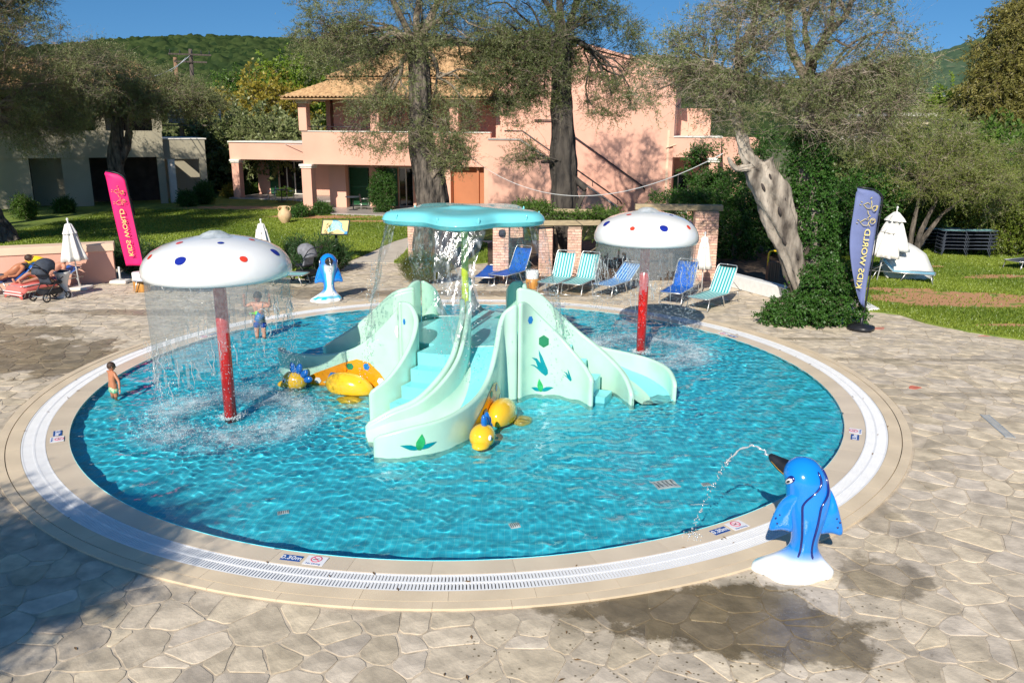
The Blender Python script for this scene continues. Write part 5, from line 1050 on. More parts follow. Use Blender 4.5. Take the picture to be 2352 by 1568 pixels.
for k, (px, py, s, lb) in enumerate(((300, 628, 1.0, 'dark oleander clump behind the pink flag base'), (352, 620, .9, 'oleander just left of the near mushroom cap'), (520, 600, .8, 'oleander sprouting above the near mushroom cap'), (668, 618, .9, 'oleander left of the grey folded stroller'), (716, 628, .7, 'low oleander between stroller and far dolphin'), (745, 628, .9, 'oleander beneath the resort map sign'), (775, 622, .6, 'small oleander right of the map sign post'))):
    bush('oleander', lb, at(px, py), [((0, 0, .25*s), (.55*s, .4*s, .3*s), 2), ((0, 0, .6*s), (.4*s, .3*s, .4*s), 1)], 46, 50+k, [M['oleander'], M['twig']], 'oleander', (.8, 1.3), 'oleanders along the lawn edge')
# plants at the pink house and shrubs before the shaded house
for k, (px, py, hh, mt, lb) in enumerate(((575, 448, .8, BU, 'flowering shrub beside the annex column'), (655, 455, .6, BU, 'small shrub on the annex terrace edge'), (688, 500, .6, IV, 'rose bush left of the wide pink column'), (738, 494, .6, IV, 'rose bush right of the wide pink column'), (880, 492, 2.6, IV, 'tall climbing plant covering the wall beside the green shutter'), (700, 440, 2.2, IV, 'leafy climber beside the glass terrace door'),
                                         (470, 470, 1.4, IV, 'dark shrub by the end of the shaded house'), (500, 440, 1.8, IV, 'dark round shrub between the two houses'), (430, 475, .9, IV, 'low dark shrub on the shaded lawn'), (60, 505, 1.2, BU, 'bright shrub at the foot of the left house corner'), (150, 490, .8, IV, 'low rose bushes under the shaded arch'), (530, 455, .9, GO, 'yellowing shrub near the annex corner'))):
    bush('garden_shrub', lb, at(px, py), [((0, 0, hh*.45), (.38+.08*hh, .45, hh*.5), 2)], int(60+80*hh), 70+k, mt, scale=(.8, 1.3), group='shrubs around the houses', clump=0)
# vines on the pergola
# mid distance trees between the houses and the hill
def ftree(px, Y, ztop, wdt, mats, lb, seed, kind='big', n=170, cat='tree', zlo=.25, sc_=(1.3, 2.2), grp='trees at the foot of the hill'):
    c = dp(px, 300, Y); h = ztop; tree('background_tree', lb, (c.x, Y, 0), [([(0, 0, -.1), (.1, 0, h*.35), (0, 0, h*.7)], [.3, .24, .12])], [((0, 0, h*.68), (wdt, wdt, h*.32), 3), ((wdt*.5, 0, h*.5), (wdt*.6, wdt*.6, h*.25), 1.5), ((-wdt*.5, 0, h*.45), (wdt*.6, wdt*.6, h*.22), 1.5)], n, seed, mats, kind, nb=6, r1=.1, scale=sc_, group=grp, shell=.8)
for k, a in enumerate(((690, 72, 10.2, 3.2, LG, 'bright lime green tree left of the pink house roof'), (655, 82, 7.2, 3.6, LG, 'light green tree behind the solar water heater'), (600, 66, 7.6, 3.4, GO, 'golden yellow tree between the houses'), (560, 74, 6.6, 3, GO, 'yellowing tree left of the golden one'), (520, 70, 6, 3.4, OL, 'grey green olive beyond the annex'),
                      (575, 60, 4.9, 3.6, OL, 'grey olive crown just above the annex roof'), (640, 58, 4.6, 2.8, OL, 'grey olive crown behind the annex parapet'), (490, 64, 4.6, 2.6, OL, 'dark tree beside the utility poles'), (455, 74, 4.6, 2.6, OL, 'dark tree behind the shaded house corner'), (415, 84, 5.2, 3, OL, 'olive behind the shaded house'),
                      (545, 95, 9.5, 4, BU, 'green tree at the foot of the hill'), (620, 105, 11, 5, GO, 'straw coloured tree on the lower slope'), (480, 110, 9.5, 5, BU, 'tree on the lower slope left of the poles'), (680, 115, 12, 5, OLD, 'dark tree on the lower slope'), (505, 58, 4.2, 2.4, OLD, 'dark round tree at the annex corner'))):
    ftree(*a, 90+k)
EU = [leafmat('eucalyptus_leaf', (.14, .15, .035), (.38, .33, .09)), M['twig']]
c = dp(2300, 300, 62)
tree('eucalyptus_tree', 'tall olive brown eucalyptus at the top right beyond the beige houses', (c.x, 62, 0), [([(0, 0, 0), (.3, 0, 4), (0, 0, 9)], [.5, .4, .2])], [((0, 0, 10.2), (2.6, 2.5, 3.0), 4), ((1.7, 0, 7.4), (2.6, 2.4, 2.4), 3), ((-1.5, 0, 6.6), (1.8, 2, 2.0), 2), ((1.5, 0, 12.6), (1.6, 1.6, 1.7), 1.2), ((4, 0, 9), (2.6, 2, 3.4), 2)], 520, 110, EU, 'euca', nb=10, scale=(1.0, 1.9))
for k, a in enumerate(((2165, 70, 7.4, 2.6, LG, 'light green tree left of the beige flat roof'), (2060, 58, 4.8, 3, OL, 'grey green tree behind the small olive'), (2150, 50, 3.8, 3.0, OL, 'grey green shrubby tree above the hedge'), (2330, 48, 3.9, 3.2, BU, 'leafy green tree over the hedge at the right edge'), (1990, 46, 3.6, 2.6, OLD, 'dark tree behind the blue flag'), (2250, 60, 4.3, 2.2, OLD, 'dark tree before the beige houses'))): ftree(*a, 120+k, grp='trees behind the right lawn')
# hill: a wooded slope whose crowns bump its surface
def hill(name, x0, x1, y0, y1, hf, step, cell, amp, mat, seed):
    xs = np.arange(x0, x1, step); ys = np.arange(y0, y1, step); X, Y = np.meshgrid(xs, ys); g = np.random.default_rng(seed); Z = hf(X, Y)
    gx = int((x1-x0)/cell)+3; gy = int((y1-y0)/cell)+3; ox = g.uniform(0, 1, (gy, gx)); oy = g.uniform(0, 1, (gy, gx)); hh = g.uniform(.55, 1.3, (gy, gx)); rr = g.uniform(.5, .85, (gy, gx)); cr = g.random((gy, gx))
    ci = ((X-x0)/cell).astype(int); cj = ((Y-y0)/cell).astype(int); best = np.zeros_like(X); tone = np.zeros_like(X)
    for a in (-1, 0, 1):
        for b in (-1, 0, 1):
            i = np.clip(ci+a, 0, gx-1); j = np.clip(cj+b, 0, gy-1); px = x0+(i+ox[j, i])*cell; py = y0+(j+oy[j, i])*cell; d = np.hypot(X-px, Y-py)/(cell*rr[j, i]); v = np.sqrt(np.clip(1-d*d, 0, 1))*hh[j, i]; m = v > best; best = np.where(m, v, best); tone = np.where(m, cr[j, i], tone)
    Z = Z+amp*best+g.normal(0, amp*.09, X.shape); n, m = X.shape; idx = np.arange(n*m).reshape(n, m); F = np.stack([idx[:-1, :-1], idx[:-1, 1:], idx[1:, 1:], idx[1:, :-1]], -1).reshape(-1, 4)
    o = npmesh(name, np.stack([X, Y, Z], -1).reshape(-1, 3), F, [mat], rnd=(tone+.35*g.random(X.shape))[:-1, :-1].reshape(-1)/1.35); o['kind'] = 'structure'; return o
M['forest'] = leafmat('hill_forest', (.012, .03, .008), (.062, .088, .024), transl=.0); M['forest2'] = leafmat('far_hill_scrub', (.05, .09, .05), (.1, .14, .075), transl=.0)
def hz1(X, Y):
    crest = .74*(4+np.interp(X, [-420, -260, -150, -60, 60, 200, 320], [30, 49, 58, 62, 48, 16, 0])); t = np.clip((Y-170)/330, 0, 1.2)
    return crest*(np.sin(np.clip(t, 0, 1)*math.pi/2)**1.15)*np.where(t > 1, 1-(t-1)*.6, 1)+2.2*np.sin(X/31+Y/57)+1.5*np.sin(X/17-Y/23)*np.clip(t*3, 0, 1)-1.5
hill('hill', -400, 230, 170, 540, hz1, 1.15, 3.9, 2.5, M['forest'], 3)
def hz2(X, Y): t = np.clip((Y-500)/500, 0, 1.2); return np.interp(X, [120, 380, 470, 560, 700, 900], [0, 62, 84, 108, 140, 150])*np.sin(np.clip(t, 0, 1)*math.pi/2)+4*np.sin(X/50+Y/80)*np.clip(t*3, 0, 1)-2
FH = hill('far_hill', 120, 900, 500, 1080, hz2, 3.2, 8, 2.6, M['forest2'], 5)
for k in range(26):
    rg = random.Random(k); x = rg.uniform(440, 640); Y = rg.uniform(720, 850); z = float(hz2(np.array(x), np.array(Y))); mb = MB(); mb.ell((0, 0, 0), (rg.uniform(5, 13), rg.uniform(5, 9), rg.uniform(4, 8)), 9, 6)
    mb.v = [tuple(Vector(v)*(1+.35*mnoise.noise(Vector(v)*.3+Vector((k, 0, 0))))) for v in mb.v]; o = mb.build('rock_outcrop', M['rock'], FH); o.location = (x, Y, z+1.5)
# grass blades where the lawn is near
def grass(name, P, n, seed, ymax, hgt=.07):
    g = np.random.default_rng(seed); xs = [p[0] for p in P]; ys = [p[1] for p in P]; x0, x1, y0, y1 = max(min(xs), -22), min(max(xs), 22), min(ys), min(max(ys), ymax); pts = []
    while len(pts) < n:
        y = y0+(y1-y0)*g.random()**1.6; x = g.uniform(x0, x1)
        if abs(x) > .68*y+1 or not inpoly(x, y, P): continue
        bad = False
        for (c, rx, ry) in SOIL:
            if ((x-c.x)/rx)**2+((y-c.y)/ry)**2 < .75+.35*g.random(): bad = True; break
        if bad and g.random() > .04: continue
        pts.append((x, y))
    B = np.array(pts); th = g.uniform(0, math.pi, n); h = hgt*g.uniform(.5, 1.5, n)*(1+.3*np.sin(B[:, 0]*1.7)*np.sin(B[:, 1]*1.3)); w_ = .012*g.uniform(.7, 1.5, n)*(1+B[:, 1]/30); lean = g.normal(0, .35, (n, 2))*h[:, None]
    a = np.stack([B[:, 0]-w_*np.cos(th), B[:, 1]-w_*np.sin(th), np.full(n, .028)], 1); b = np.stack([B[:, 0]+w_*np.cos(th), B[:, 1]+w_*np.sin(th), np.full(n, .028)], 1); c = np.stack([B[:, 0]+lean[:, 0], B[:, 1]+lean[:, 1], .03+h], 1)
    V = np.stack([a, b, c], 1).reshape(-1, 3); F = np.arange(3*n).reshape(n, 3); o = npmesh(name, V, F, [M['grassl']], rnd=np.clip(.5+.3*np.sin(B[:, 0]*.9+B[:, 1]*.6)+g.normal(0, .25, n), 0, 1)); o['kind'] = 'stuff'; o['label'] = 'short mown grass'; o['category'] = 'grass'
grass('grass', back_lawn, 110000, 1, 46, .055); grass('grass', right_lawn, 100000, 2, 34, .055); grass('grass', mid_lawn, 6000, 3, 40)
# ------------------------------------------------------------------ houses
UA = R(-13); U = Vector((math.cos(UA), math.sin(UA), 0)); Nn = Vector((-math.sin(UA), math.cos(UA), 0))     # along the front, into the house
HO = at(706, 489); HM = Matrix.Translation((HO.x, HO.y, 0)) @ Matrix.Rotation(UA, 4, 'Z')
hs_ = empty('pink_house', (HO.x, HO.y, 0), UA, 'pink two storey holiday house with clay tiled roofs, balcony and gable wall', 'house')
def hb(name, x0, x1, y0, y1, z0, z1, mat, parent=hs_, bev=0.0):
    mb = MB(); mb.box(((x0+x1)/2, (y0+y1)/2, (z0+z1)/2), (x1-x0, y1-y0, z1-z0), bev=bev); return mb.build(name, M[mat] if isinstance(mat, str) else mat, parent)
def hx(px, depth=0.0, z=2.0):
    """local x on the plane 'depth' behind the front, for a picture column"""
    d = Vector(ray(px, 400)); o = Vector((0, 0, CAM_H)); pl = HO+Nn*depth; t = (pl-o).dot(Nn)/d.dot(Nn); p = o+d*t; return (p-HO).dot(U)
def hz_(px, py, depth=0.0): d = Vector(ray(px, py)); o = Vector((0, 0, CAM_H)); pl = HO+Nn*depth; t = (pl-o).dot(Nn)/d.dot(Nn); return (o+d*t).z
XE = hx(1128)                     # where the gable block begins
zb0, zb1 = 2.62, 4.3
def column(x, y, w_, z0, z1, mat='pinkwall', parent=hs_):
    c = hb('column', x-w_/2, x+w_/2, y-w_/2, y+w_/2, z0, z1-.22, mat, parent, .01); hb('capital', x-w_/2-.06, x+w_/2+.06, y-w_/2-.06, y+w_/2+.06, z1-.22, z1-.13, 'trimw', c, .02).location = (0, 0, 0); hb('capital', x-w_/2-.1, x+w_/2+.1, y-w_/2-.1, y+w_/2+.1, z1-.128, z1-.002, 'trimw', c, .02)
hb('balcony_parapet', 0, XE, -.12, .12, zb0, zb1, 'pinkwall'); hb('parapet_cap', -.02, XE, -.17, .17, zb1+.001, zb1+.05, 'trimw')
hb('balcony_side', -.12, .12, .121, 4.2, zb0, zb1-.001, 'pinkwall'); hb('balcony_floor', .121, XE, .121, 4.4, 2.9, 3.1, 'slabgrey')
x2, x3 = hx(868), hx(1047)
for x in (.14, x2, x3): column(x, 0, .46, zb1+.05, 5.95)
column(.2, .02, .56, 0.12, zb0)
for x in (hx(776, 2.4),): hb('pier', x-.5, x+.5, 2.3, 2.7, .12, 2.9, 'pinkwall')
# porch back wall, ground floor and upper floor
D = 3.2
xs0, xs1 = hx(800, D), hx(848, D); xd0, xd1 = hx(915, D), hx(948, D)
for a, b_ in ((-.1, xs0), (xs1, xd0), (xd1, XE)): hb('back_wall', a, b_, D, D+.25, .12, 2.9, 'pinkwall')
hb('back_wall', -.1, XE, D, D+.25, 3.1, 3.3, 'pinkwall')
def door(x0, x1, y, z0, z1, shut=None, n=2, parent=hs_, cur=True):
    e = hb('door', x0, x1, y+.1, y+.14, z0, z1, 'darkglass', parent)
    for k in range(n+1): x = x0+(x1-x0)*k/n; hb('frame', x-.03, x+.03, y+.04, y+.09, z0, z1, 'trimw', e)
    hb('frame', x0, x1, y+.03, y+.095, z1-.06, z1+.001, 'trimw', e); hb('frame', x0, x1, y+.03, y+.095, z0, z0+.06, 'trimw', e)
    if not cur: return e
    c = MB(); m = 40; vs = []
    for j in range(m+1):
        x = x0+.08+(x1-x0-.16)*j/m; yy = y+.2+.03*math.sin(j*1.9)
        vs += [(x, yy, z0+.1), (x, yy, z1-.1)]
    c.add(vs, [(2*j, 2*j+2, 2*j+3, 2*j+1) for j in range(m)], None, True); c.build('curtain', M['curtain'], e); return e
def shutter(x0, x1, y, z0, z1, parent=hs_, mat='shutter'):
    s = hb('shutter', x0, x1, y-.045, y-.025, z0, z1, mat, parent); mb = MB()
    for a in ((x0, x0+.05, z0, z1), (x1-.05, x1, z0, z1), (x0, x1, z0, z0+.07), (x0, x1, z1-.07, z1), (x0, x1, (z0+z1)/2-.035, (z0+z1)/2+.035)): mb.box(((a[0]+a[1])/2, y-.055, (a[2]+a[3])/2), (a[1]-a[0], .04, a[3]-a[2]))
    k = z0+.1
    while k < z1-.08: mb.box(((x0+x1)/2, y-.055, k), (x1-x0-.1, .012, .045), mat=Matrix.Rotation(R(35), 3, 'X')); k += .05
    mb.build('louvres', M[mat], s)['kind'] = 'stuff'
door(xs0, xs1, D, .15, 2.35); shutter(xs0+.1, xs0+(xs1-xs0)*.95, D, .2, 2.3)
door(xd0, xd1, D, .15, 2.35); shutter(xd0-.8, xd0-.05, D, .2, 2.3)
hb('wall_above_door', xs0, xs1, D+.001, D+.249, 2.36, 2.9, 'pinkwall'); hb('wall_above_door', xd0, xd1, D+.001, D+.249, 2.36, 2.9, 'pinkwall')
hb('terrace_slab', -.6, hx(930, -.9), -.8, D+.0, -.05, .115, 'slabgrey', bev=.02)
# upper rooms behind the balcony
for a, b_ in ((.4, .7), (3.5, x2+.5), (x2+3.4, x3+.4)): hb('back_wall', a, b_, D, D+.25, 3.301, 5.95, 'pinkwall')
for a, b_ in ((.7, 3.5), (x2+.5, x2+3.4), (x3+.4, XE-.1)): door(a, b_, D, 3.3, 5.9, cur=False);  # doors widened, no curtains: dark glass stands in for the balcony shade
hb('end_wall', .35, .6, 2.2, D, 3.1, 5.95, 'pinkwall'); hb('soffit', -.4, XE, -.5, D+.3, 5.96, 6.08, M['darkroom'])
mb = MB(); mb.tube([(.3, 0, 4.56), (x2-.25, 0, 4.56)], .022, 8); mb.tube([(x2+.25, 0, 4.56), (x3-.25, 0, 4.56)], .022, 8); mb.build('balcony_rail', M['black'], hs_)
def tiled(name, p00, p10, p11, p01, mat, parent, pitch=.22, rows=9):
    """corrugated clay roof between four corners (eave left, eave right, ridge right, ridge left), stepped course by course"""
    p00, p10, p11, p01 = map(Vector, (p00, p10, p11, p01)); W_ = (p10-p00).length; n = int(W_/pitch)*6; up = (p10-p00).cross(p01-p00).normalized(); vs = []; m = rows*2
    for i in range(m+1):
        r = i//2+(i % 2); t = min(1, (i//2+(.999 if i % 2 else 0))/rows)
        lift = .035 if i % 2 == 0 else 0
        for j in range(n+1):
            u = j/n; p = p00.lerp(p10, u).lerp(p01.lerp(p11, u), t); ph = u*W_/pitch*2*math.pi; vs.append(p+up*(.045*math.sin(ph)+lift+.01*mnoise.noise(Vector((j*.3, i*.7, 0)))))
    N = n+1; mb = MB(); mb.add(vs, [(i*N+j, i*N+j+1, (i+1)*N+j+1, (i+1)*N+j) for i in range(m) for j in range(n)], None, True)
    # fascia under the eave and underside
    d = up*-.12; b = len(mb.v); q = [p00, p10, p11, p01]; mb.add([v+up*-.05 for v in q]+[v+d for v in q], [(0, 1, 5, 4), (1, 2, 6, 5), (2, 3, 7, 6), (3, 0, 4, 7), (7, 6, 5, 4)])
    return mb.build(name, mat, parent)
tiled('pent_roof', (-.75, -.85, 6.02), (XE+.1, -.85, 6.02), (XE+.1, 1.7, 6.98), (1.0, 1.7, 6.98), M['tile'], hs_, rows=10)
tiled('pent_roof', (-.75, 4.6, 6.02), (-.75, -.85, 6.02), (1.0, 1.7, 6.98), (1.0, 4.2, 6.98), M['tile'], hs_, rows=8)
hb('roof_band', .9, XE+.1, 1.71, 1.9, 6.6, 7.12, 'trimw'); hb('upper_wall', .9, XE, 1.95, 8, 3.35, 7.1, 'pinkwall')
tiled('main_roof', (.75, 1.5, 7.15), (XE+.3, 1.5, 7.15), (XE+.3, 6.4, 9.0), (3.1, 6.4, 9.0), M['tile'], hs_, rows=16)
tiled('main_roof', (.75, 9, 7.15), (.75, 1.5, 7.15), (3.1, 6.4, 9.0), (3.1, 6.6, 9.0), M['tile'], hs_, rows=12)
# gable block
XG = hx(1543, 1.0); zpk = hz_(1337, 105, 1.0); zre = hz_(1553, 161, 1.0); xpk = hx(1337, 1.0)
mb = MB(); g_ = [(XE, 1.0, 0), (XG, 1.0, 0), (XG, 1.0, zre-.1), (xpk, 1.0, zpk-.1), (XE, 1.0, zre-.1)]; k = [(x, 9.5, z) for x, _, z in g_]
mb.add(g_+k, [(0, 1, 2, 3, 4), (9, 8, 7, 6, 5), (1, 6, 7, 2), (0, 4, 9, 5), (2, 7, 8, 3), (3, 8, 9, 4)]); mb.build('gable_wall', M['pinkwall'], hs_)
mb = MB()
for a, b_ in (((XE-.3, zre-.18), (xpk, zpk-.05)), ((xpk, zpk-.05), (XG+.3, zre-.18))):
    mb.add([(a[0], .9, a[1]), (b_[0], .9, b_[1]), (b_[0], 9.6, b_[1]), (a[0], 9.6, a[1]), (a[0], .9, a[1]+.14), (b_[0], .9, b_[1]+.14), (b_[0], 9.6, b_[1]+.14), (a[0], 9.6, a[1]+.14)], [(3, 2, 1, 0), (4, 5, 6, 7), (0, 1, 5, 4), (1, 2, 6, 5), (2, 3, 7, 6), (3, 0, 4, 7)])
mb.build('gable_roof', M['pinkwall'], hs_)
# recessed stair entrance, terracotta coloured
xr0, xr1 = hx(1036), hx(1113)
hb('recess_panel', xr0, xr1, .35, .5, 0, 2.6, 'orangewall'); hb('recess_divider', xr0+(xr1-xr0)*.74, xr0+(xr1-xr0)*.8, .2, .34, 0, 2.6, 'orangewall'); hb('front_wall', xr0-.5, xr0, -.1, .5, 0, 2.619, 'pinkwall'); hb('front_wall', xr1, XE+.3, -.1, 1.0, 0, 2.619, 'pinkwall')
# outside stair up to the right: solid parapet with coping and two handrails
xa, xb = hx(1150, -1.4), hx(1421, -1.4); zt = hz_(1150, 295, -1.4)
mb = MB(); y0, y1 = -1.5, -1.3
za = hz_(1195, 322, -1.4); xm = hx(1195, -1.4); zb_ = hz_(1421, 478, -1.4)
mb.add([(xm-1.6, y0, 0), (xb, y0, 0), (xb, y0, zb_), (xm, y0, za), (xm-1.6, y0, za)]+[(xm-1.6, y1, 0), (xb, y1, 0), (xb, y1, zb_), (xm, y1, za), (xm-1.6, y1, za)], [(0, 1, 2, 3, 4), (9, 8, 7, 6, 5), (1, 6, 7, 2), (2, 7, 8, 3), (3, 8, 9, 4), (4, 9, 5, 0)]); mb.build('stair_parapet', M['pinkwall'], hs_)
mb = MB(); mb.add([(xm-1.6, y0-.06, za+.003), (xm, y0-.06, za+.003), (xb+.05, y0-.06, zb_), (xb+.05, y1+.06, zb_), (xm, y1+.06, za+.003), (xm-1.6, y1+.06, za+.003), (xm-1.6, y0-.06, za+.07), (xm, y0-.06, za+.07), (xb+.05, y0-.06, zb_+.07), (xb+.05, y1+.06, zb_+.07), (xm, y1+.06, za+.07), (xm-1.6, y1+.06, za+.07)],
                [(6, 7, 10, 11), (7, 8, 9, 10), (0, 1, 7, 6), (1, 2, 8, 7), (2, 3, 9, 8), (3, 4, 10, 9), (4, 5, 11, 10)]); mb.build('parapet_coping', M['slabgrey'], hs_)
for dx, yy, up in ((0, -1.4, .42), (1.0, .88, .95)):
    mb = MB(); mb.tube([(xm+.1+dx-.9, yy, za+up), (xm+.1+dx, yy, za+up), (xb+.1+dx*.9, yy, zb_+up-.05), (xb+.2+dx*.9, yy, zb_+up-.22)], .035, 8)
    for t in (.08, .4, .72, .98): x = xm+.1+dx+(xb-xm-.1*dx)*t; z = za+(zb_-za)*t+up; mb.tube([(x, yy, z), (x, yy+(.1 if dx else 0), z-.3 if not dx else z-.1)], .018, 6)
    mb.build('handrail', M['black'], hs_)
for k in range(14): t = k/14; hb('stair_tread', xm+(xb-xm)*t, xm+(xb-xm)*(t+1/14)-.002, -1.29, .99, 0 if k > 12 else .0, max(.1, (za-.9)*(1-t)), 'slabgrey')
# porch at the right end
xp0, xp1 = XG+.001, hx(1652, .9); z0p = hz_(1600, 362, 1.0); z1p = hz_(1600, 316, 1.0)
hb('porch_fascia', xp0, xp1, .9, 1.15, z0p, z1p, 'pinkwall'); hb('porch_roof', xp0, xp1+.05, .85, 6, z1p+.001, z1p+.06, 'trimw'); hb('porch_back', xp0, xp1+2, 3.6, 3.8, 0, z1p, 'pinkwall'); column(xp1-.3, 1.05, .45, 0, z0p)
door(hx(1558, 3.5), hx(1582, 3.5), 3.45, .2, 2.3, n=1); shutter(hx(1548, 3.4), hx(1557, 3.4), 3.5, .2, 2.3)
hb('upper_side_wall', XG+.001, hx(1625, 4), 4.2, 9, 3.2, 5.6, 'pinkwall')
hb('parapet_wall', XG+.001, xp1, .92, 1.1, z1p+.06, z1p+.7, 'pinkwall') if 0 else None
hb('ground_terrace', xp0-.2, xp1+.4, .2, 3.5, -.05, .12, 'slabgrey')
mb = MB(); mb.box((XG-.25, .98, 2.9), (.12, .1, 3.2)); mb.box((XG-.1, .9, 3.75), (.5, .08, .05), mat=Matrix.Rotation(R(-18), 3, 'Y')); mb.build('downpipe', M['pinklight'], hs_)
# annex on the left, set back
DA = 6.6; xa0, xa1 = hx(531, DA), .3; za0, za1 = hz_(560, 366, DA), hz_(560, 327, DA)
hb('annex_fascia', xa0, xa1, DA, DA+.25, za0, za1, 'pinkwall'); hb('annex_roof', xa0-.05, xa1+1.5, DA-.08, DA+6, za1+.001, za1+.07, 'trimw'); column(xa0+.4, DA+.12, .5, .12, za0); column(xa1-.6, DA+.12, .45, .12, za0)
hb('annex_side', xa0, xa0+.25, DA+.251, DA+5.5, za0, za1, 'pinkwall'); hb('annex_terrace', xa0-.1, xa1+.3, DA-.3, DA+2.9, -.05, .1, 'slabgrey', bev=.02)
DB = DA+3.0; xg0, xg1 = hx(640, DB), hx(694, DB)
hb('annex_back', hx(592, DB), xg0, DB, DB+.2, .1, za1, 'pinkwall'); hb('annex_back', xg1, xa1+1.5, DB, DB+.2, .1, za1, 'pinkwall'); hb('annex_back', xg0, xg1, DB+.001, DB+.199, 2.3, za1, 'pinkwall'); door(xg0, xg1, DB, .12, 2.3, n=3); shutter(xg0-.62, xg0-.04, DB, .15, 2.25)
hb('balcony_return_wall', .13, .35, 4.2, DB, 0, za1, 'pinkwall')
def hworld(x, y, z=0.0): return HM @ Vector((x, y, z))
# table and chairs on the terraces
def garden_chair(loc, rz, lb, mat='black', tw=False):
    e = empty('garden_chair', loc, rz, lb, 'chair', 'chairs on the house terraces'); mb = MB(); mb.box((0, 0, .43), (.45, .45, .03), bev=.01); mb.build('seat', M[mat], e)
    mb = MB(); mb.box((-.22, 0, .66), (.03, .44, .42), mat=Matrix.Rotation(R(-8), 3, 'Y'), bev=.01); mb.build('backrest', M[mat], e)
    for x, y in ((-.2, -.2), (.2, -.2), (-.2, .2), (.2, .2)): mb = MB(); mb.tube([(x, y, 0), (x, y, .43)], .013, 6); mb.build('leg', M['steel'], e)
    for s in (-1, 1): mb = MB(); mb.tube([(-.2, s*.23, .62), (.2, s*.23, .62), (.2, s*.23, .43)], .013, 6); mb.build('armrest', M['steel'], e)
    return e
def garden_table(loc, lb, r=.42):
    e = empty('garden_table', loc, 0, lb, 'table', 'tables on the house terraces'); mb = MB(); mb.lathe([(.001, .7), (r, .7), (r, .73), (.001, .73)], n=24, smooth=False); mb.build('table_top', M['greyfab'], e); mb = MB(); mb.tube([(0, 0, .02), (0, 0, .7)], .03, 8); mb.lathe([(.25, 0), (.25, .02), (.02, .05)], n=16); mb.build('pedestal', M['black'], e)
p = at(625, 466); ch = garden_chair((p.x, p.y, .1), R(200), 'terrace chair with a white towel hung over it by the glass door', 'black')
mb = MB(); vs = []
for i in range(10):
    for j in range(10): u, v = i/9-.5, j/9; vs.append((-.26+(.1 if v > .5 else -.06)*abs(v-.45)*2, u*.6, .9-.65*abs(v-.45)*1.5+.02*math.sin(i*2+j)))
mb.add(vs, [(i*10+j, i*10+j+1, i*10+j+11, i*10+j+10) for i in range(9) for j in range(9)], None, True); tw_ = mb.build('towel', M['white']); tw_.location = (p.x, p.y, .1); tw_.rotation_euler = (0, 0, R(200)); tag(tw_, 'white towel hung over a terrace chair', 'towel')
s_ = tw_.modifiers.new('s', 'SOLIDIFY'); s_.thickness = .02
p = at(648, 467); garden_table((p.x, p.y, .1), 'round dark table by the annex glass door'); p = at(668, 466); garden_chair((p.x, p.y, .1), R(10), 'black woven chair right of the annex table')
p = at(812, 487); garden_table((p.x, p.y, .115), 'round dark table in front of the green shutters'); p = at(838, 487); garden_chair((p.x, p.y, .115), R(20), 'steel framed chair beside the green shutters')
# shaded beige house on the left
LA = R(28); q0 = at(60, 500); q0 = Vector((-27.8, 46, 0)); lh = empty('beige_house', q0, LA, 'shaded beige two storey house with balconies behind the left olives', 'house')
def lb_(name, x0, x1, y0, y1, z0, z1, mat, parent=lh): return hb(name, x0, x1, y0, y1, z0, z1, mat, parent)
lb_('balcony_band', -3, 8.0, -.1, .15, 2.75, 4.25, 'beige'); lb_('lower_wall', -3, 1.0, -.05, .2, 0, 2.749, 'beige'); lb_('lower_wall', 2.6, 4.0, -.05, .2, 0, 2.749, 'beige'); 
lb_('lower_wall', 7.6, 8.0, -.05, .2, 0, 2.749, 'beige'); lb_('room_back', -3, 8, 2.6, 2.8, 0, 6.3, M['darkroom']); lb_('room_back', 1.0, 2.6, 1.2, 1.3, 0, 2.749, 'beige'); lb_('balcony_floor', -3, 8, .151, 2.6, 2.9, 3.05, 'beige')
for x in (-2, 1.6, 4.8, 7.8): lb_('column', x-.25, x+.25, -.08, .3, 4.251, 6.1, 'beige')
lb_('upper_wall', 4.5, 6.1, 1.8, 2.0, 3.051, 6.2, 'beige'); lb_('eave_beam', -3, 8.2, -.1, .25, 6.101, 6.35, 'beige')
tiled('roof', (-3.5, -.9, 6.35), (8.6, -.9, 6.35), (7.4, 4, 8.3), (-2, 4, 8.3), M['tile'], lh, rows=12); tiled('roof', (8.6, -.9, 6.35), (8.6, 8, 6.35), (7.4, 4.3, 8.3), (7.4, 4, 8.3), M['tile'], lh, rows=8)
lb_('side_wing', 8.01, 10.4, .3, .5, 2.6, 3.75, 'beige'); lb_('wing_roof', 8.01, 10.5, .25, 6, 3.751, 3.82, 'trimw'); lb_('wing_column', 10.0, 10.4, .3, .7, 0, 2.599, 'beige'); lb_('wing_column', 8.2, 8.6, .3, .7, 0, 2.599, 'trimw'); lb_('wing_back', 8.01, 10.4, 3.2, 3.4, 0, 2.6, 'beige')
# beige houses at the right, behind the hedge
def house(px0, px1, Y, z0s, lb, mat='cream', flat=True, roof='trimw', dep=6, wins=3):
    a, b_ = dp(px0, 300, Y), dp(px1, 300, Y); W_ = b_.x-a.x; e = empty('distant_house', (a.x, Y, 0), 0, lb, 'house', 'beige houses beyond the right lawn'); H_ = z0s
    hb('wall', 0, W_, 0, dep, 0, H_, mat, e); hb('roof_slab', -.3, W_+.3, -.5, dep+.3, H_+.001, H_+.22, roof, e)
    for k in range(wins):
        x = W_*(k+.5)/wins
        for z in ((.9, 2.1), (3.6, 4.9)):
            if z[1] < H_-.3: w1 = hb('window', x-.5, x+.5, -.03, .0-.002, z[0], z[1], 'darkglass', e); hb('sill', x-.6, x+.6, -.1, -.031, z[0]-.08, z[0], 'trimw', w1)
    hb('balcony', W_*.1, W_*.9, -1.3, -.501, 2.75, 3.5, mat, e) if H_ > 5 else None
    return e
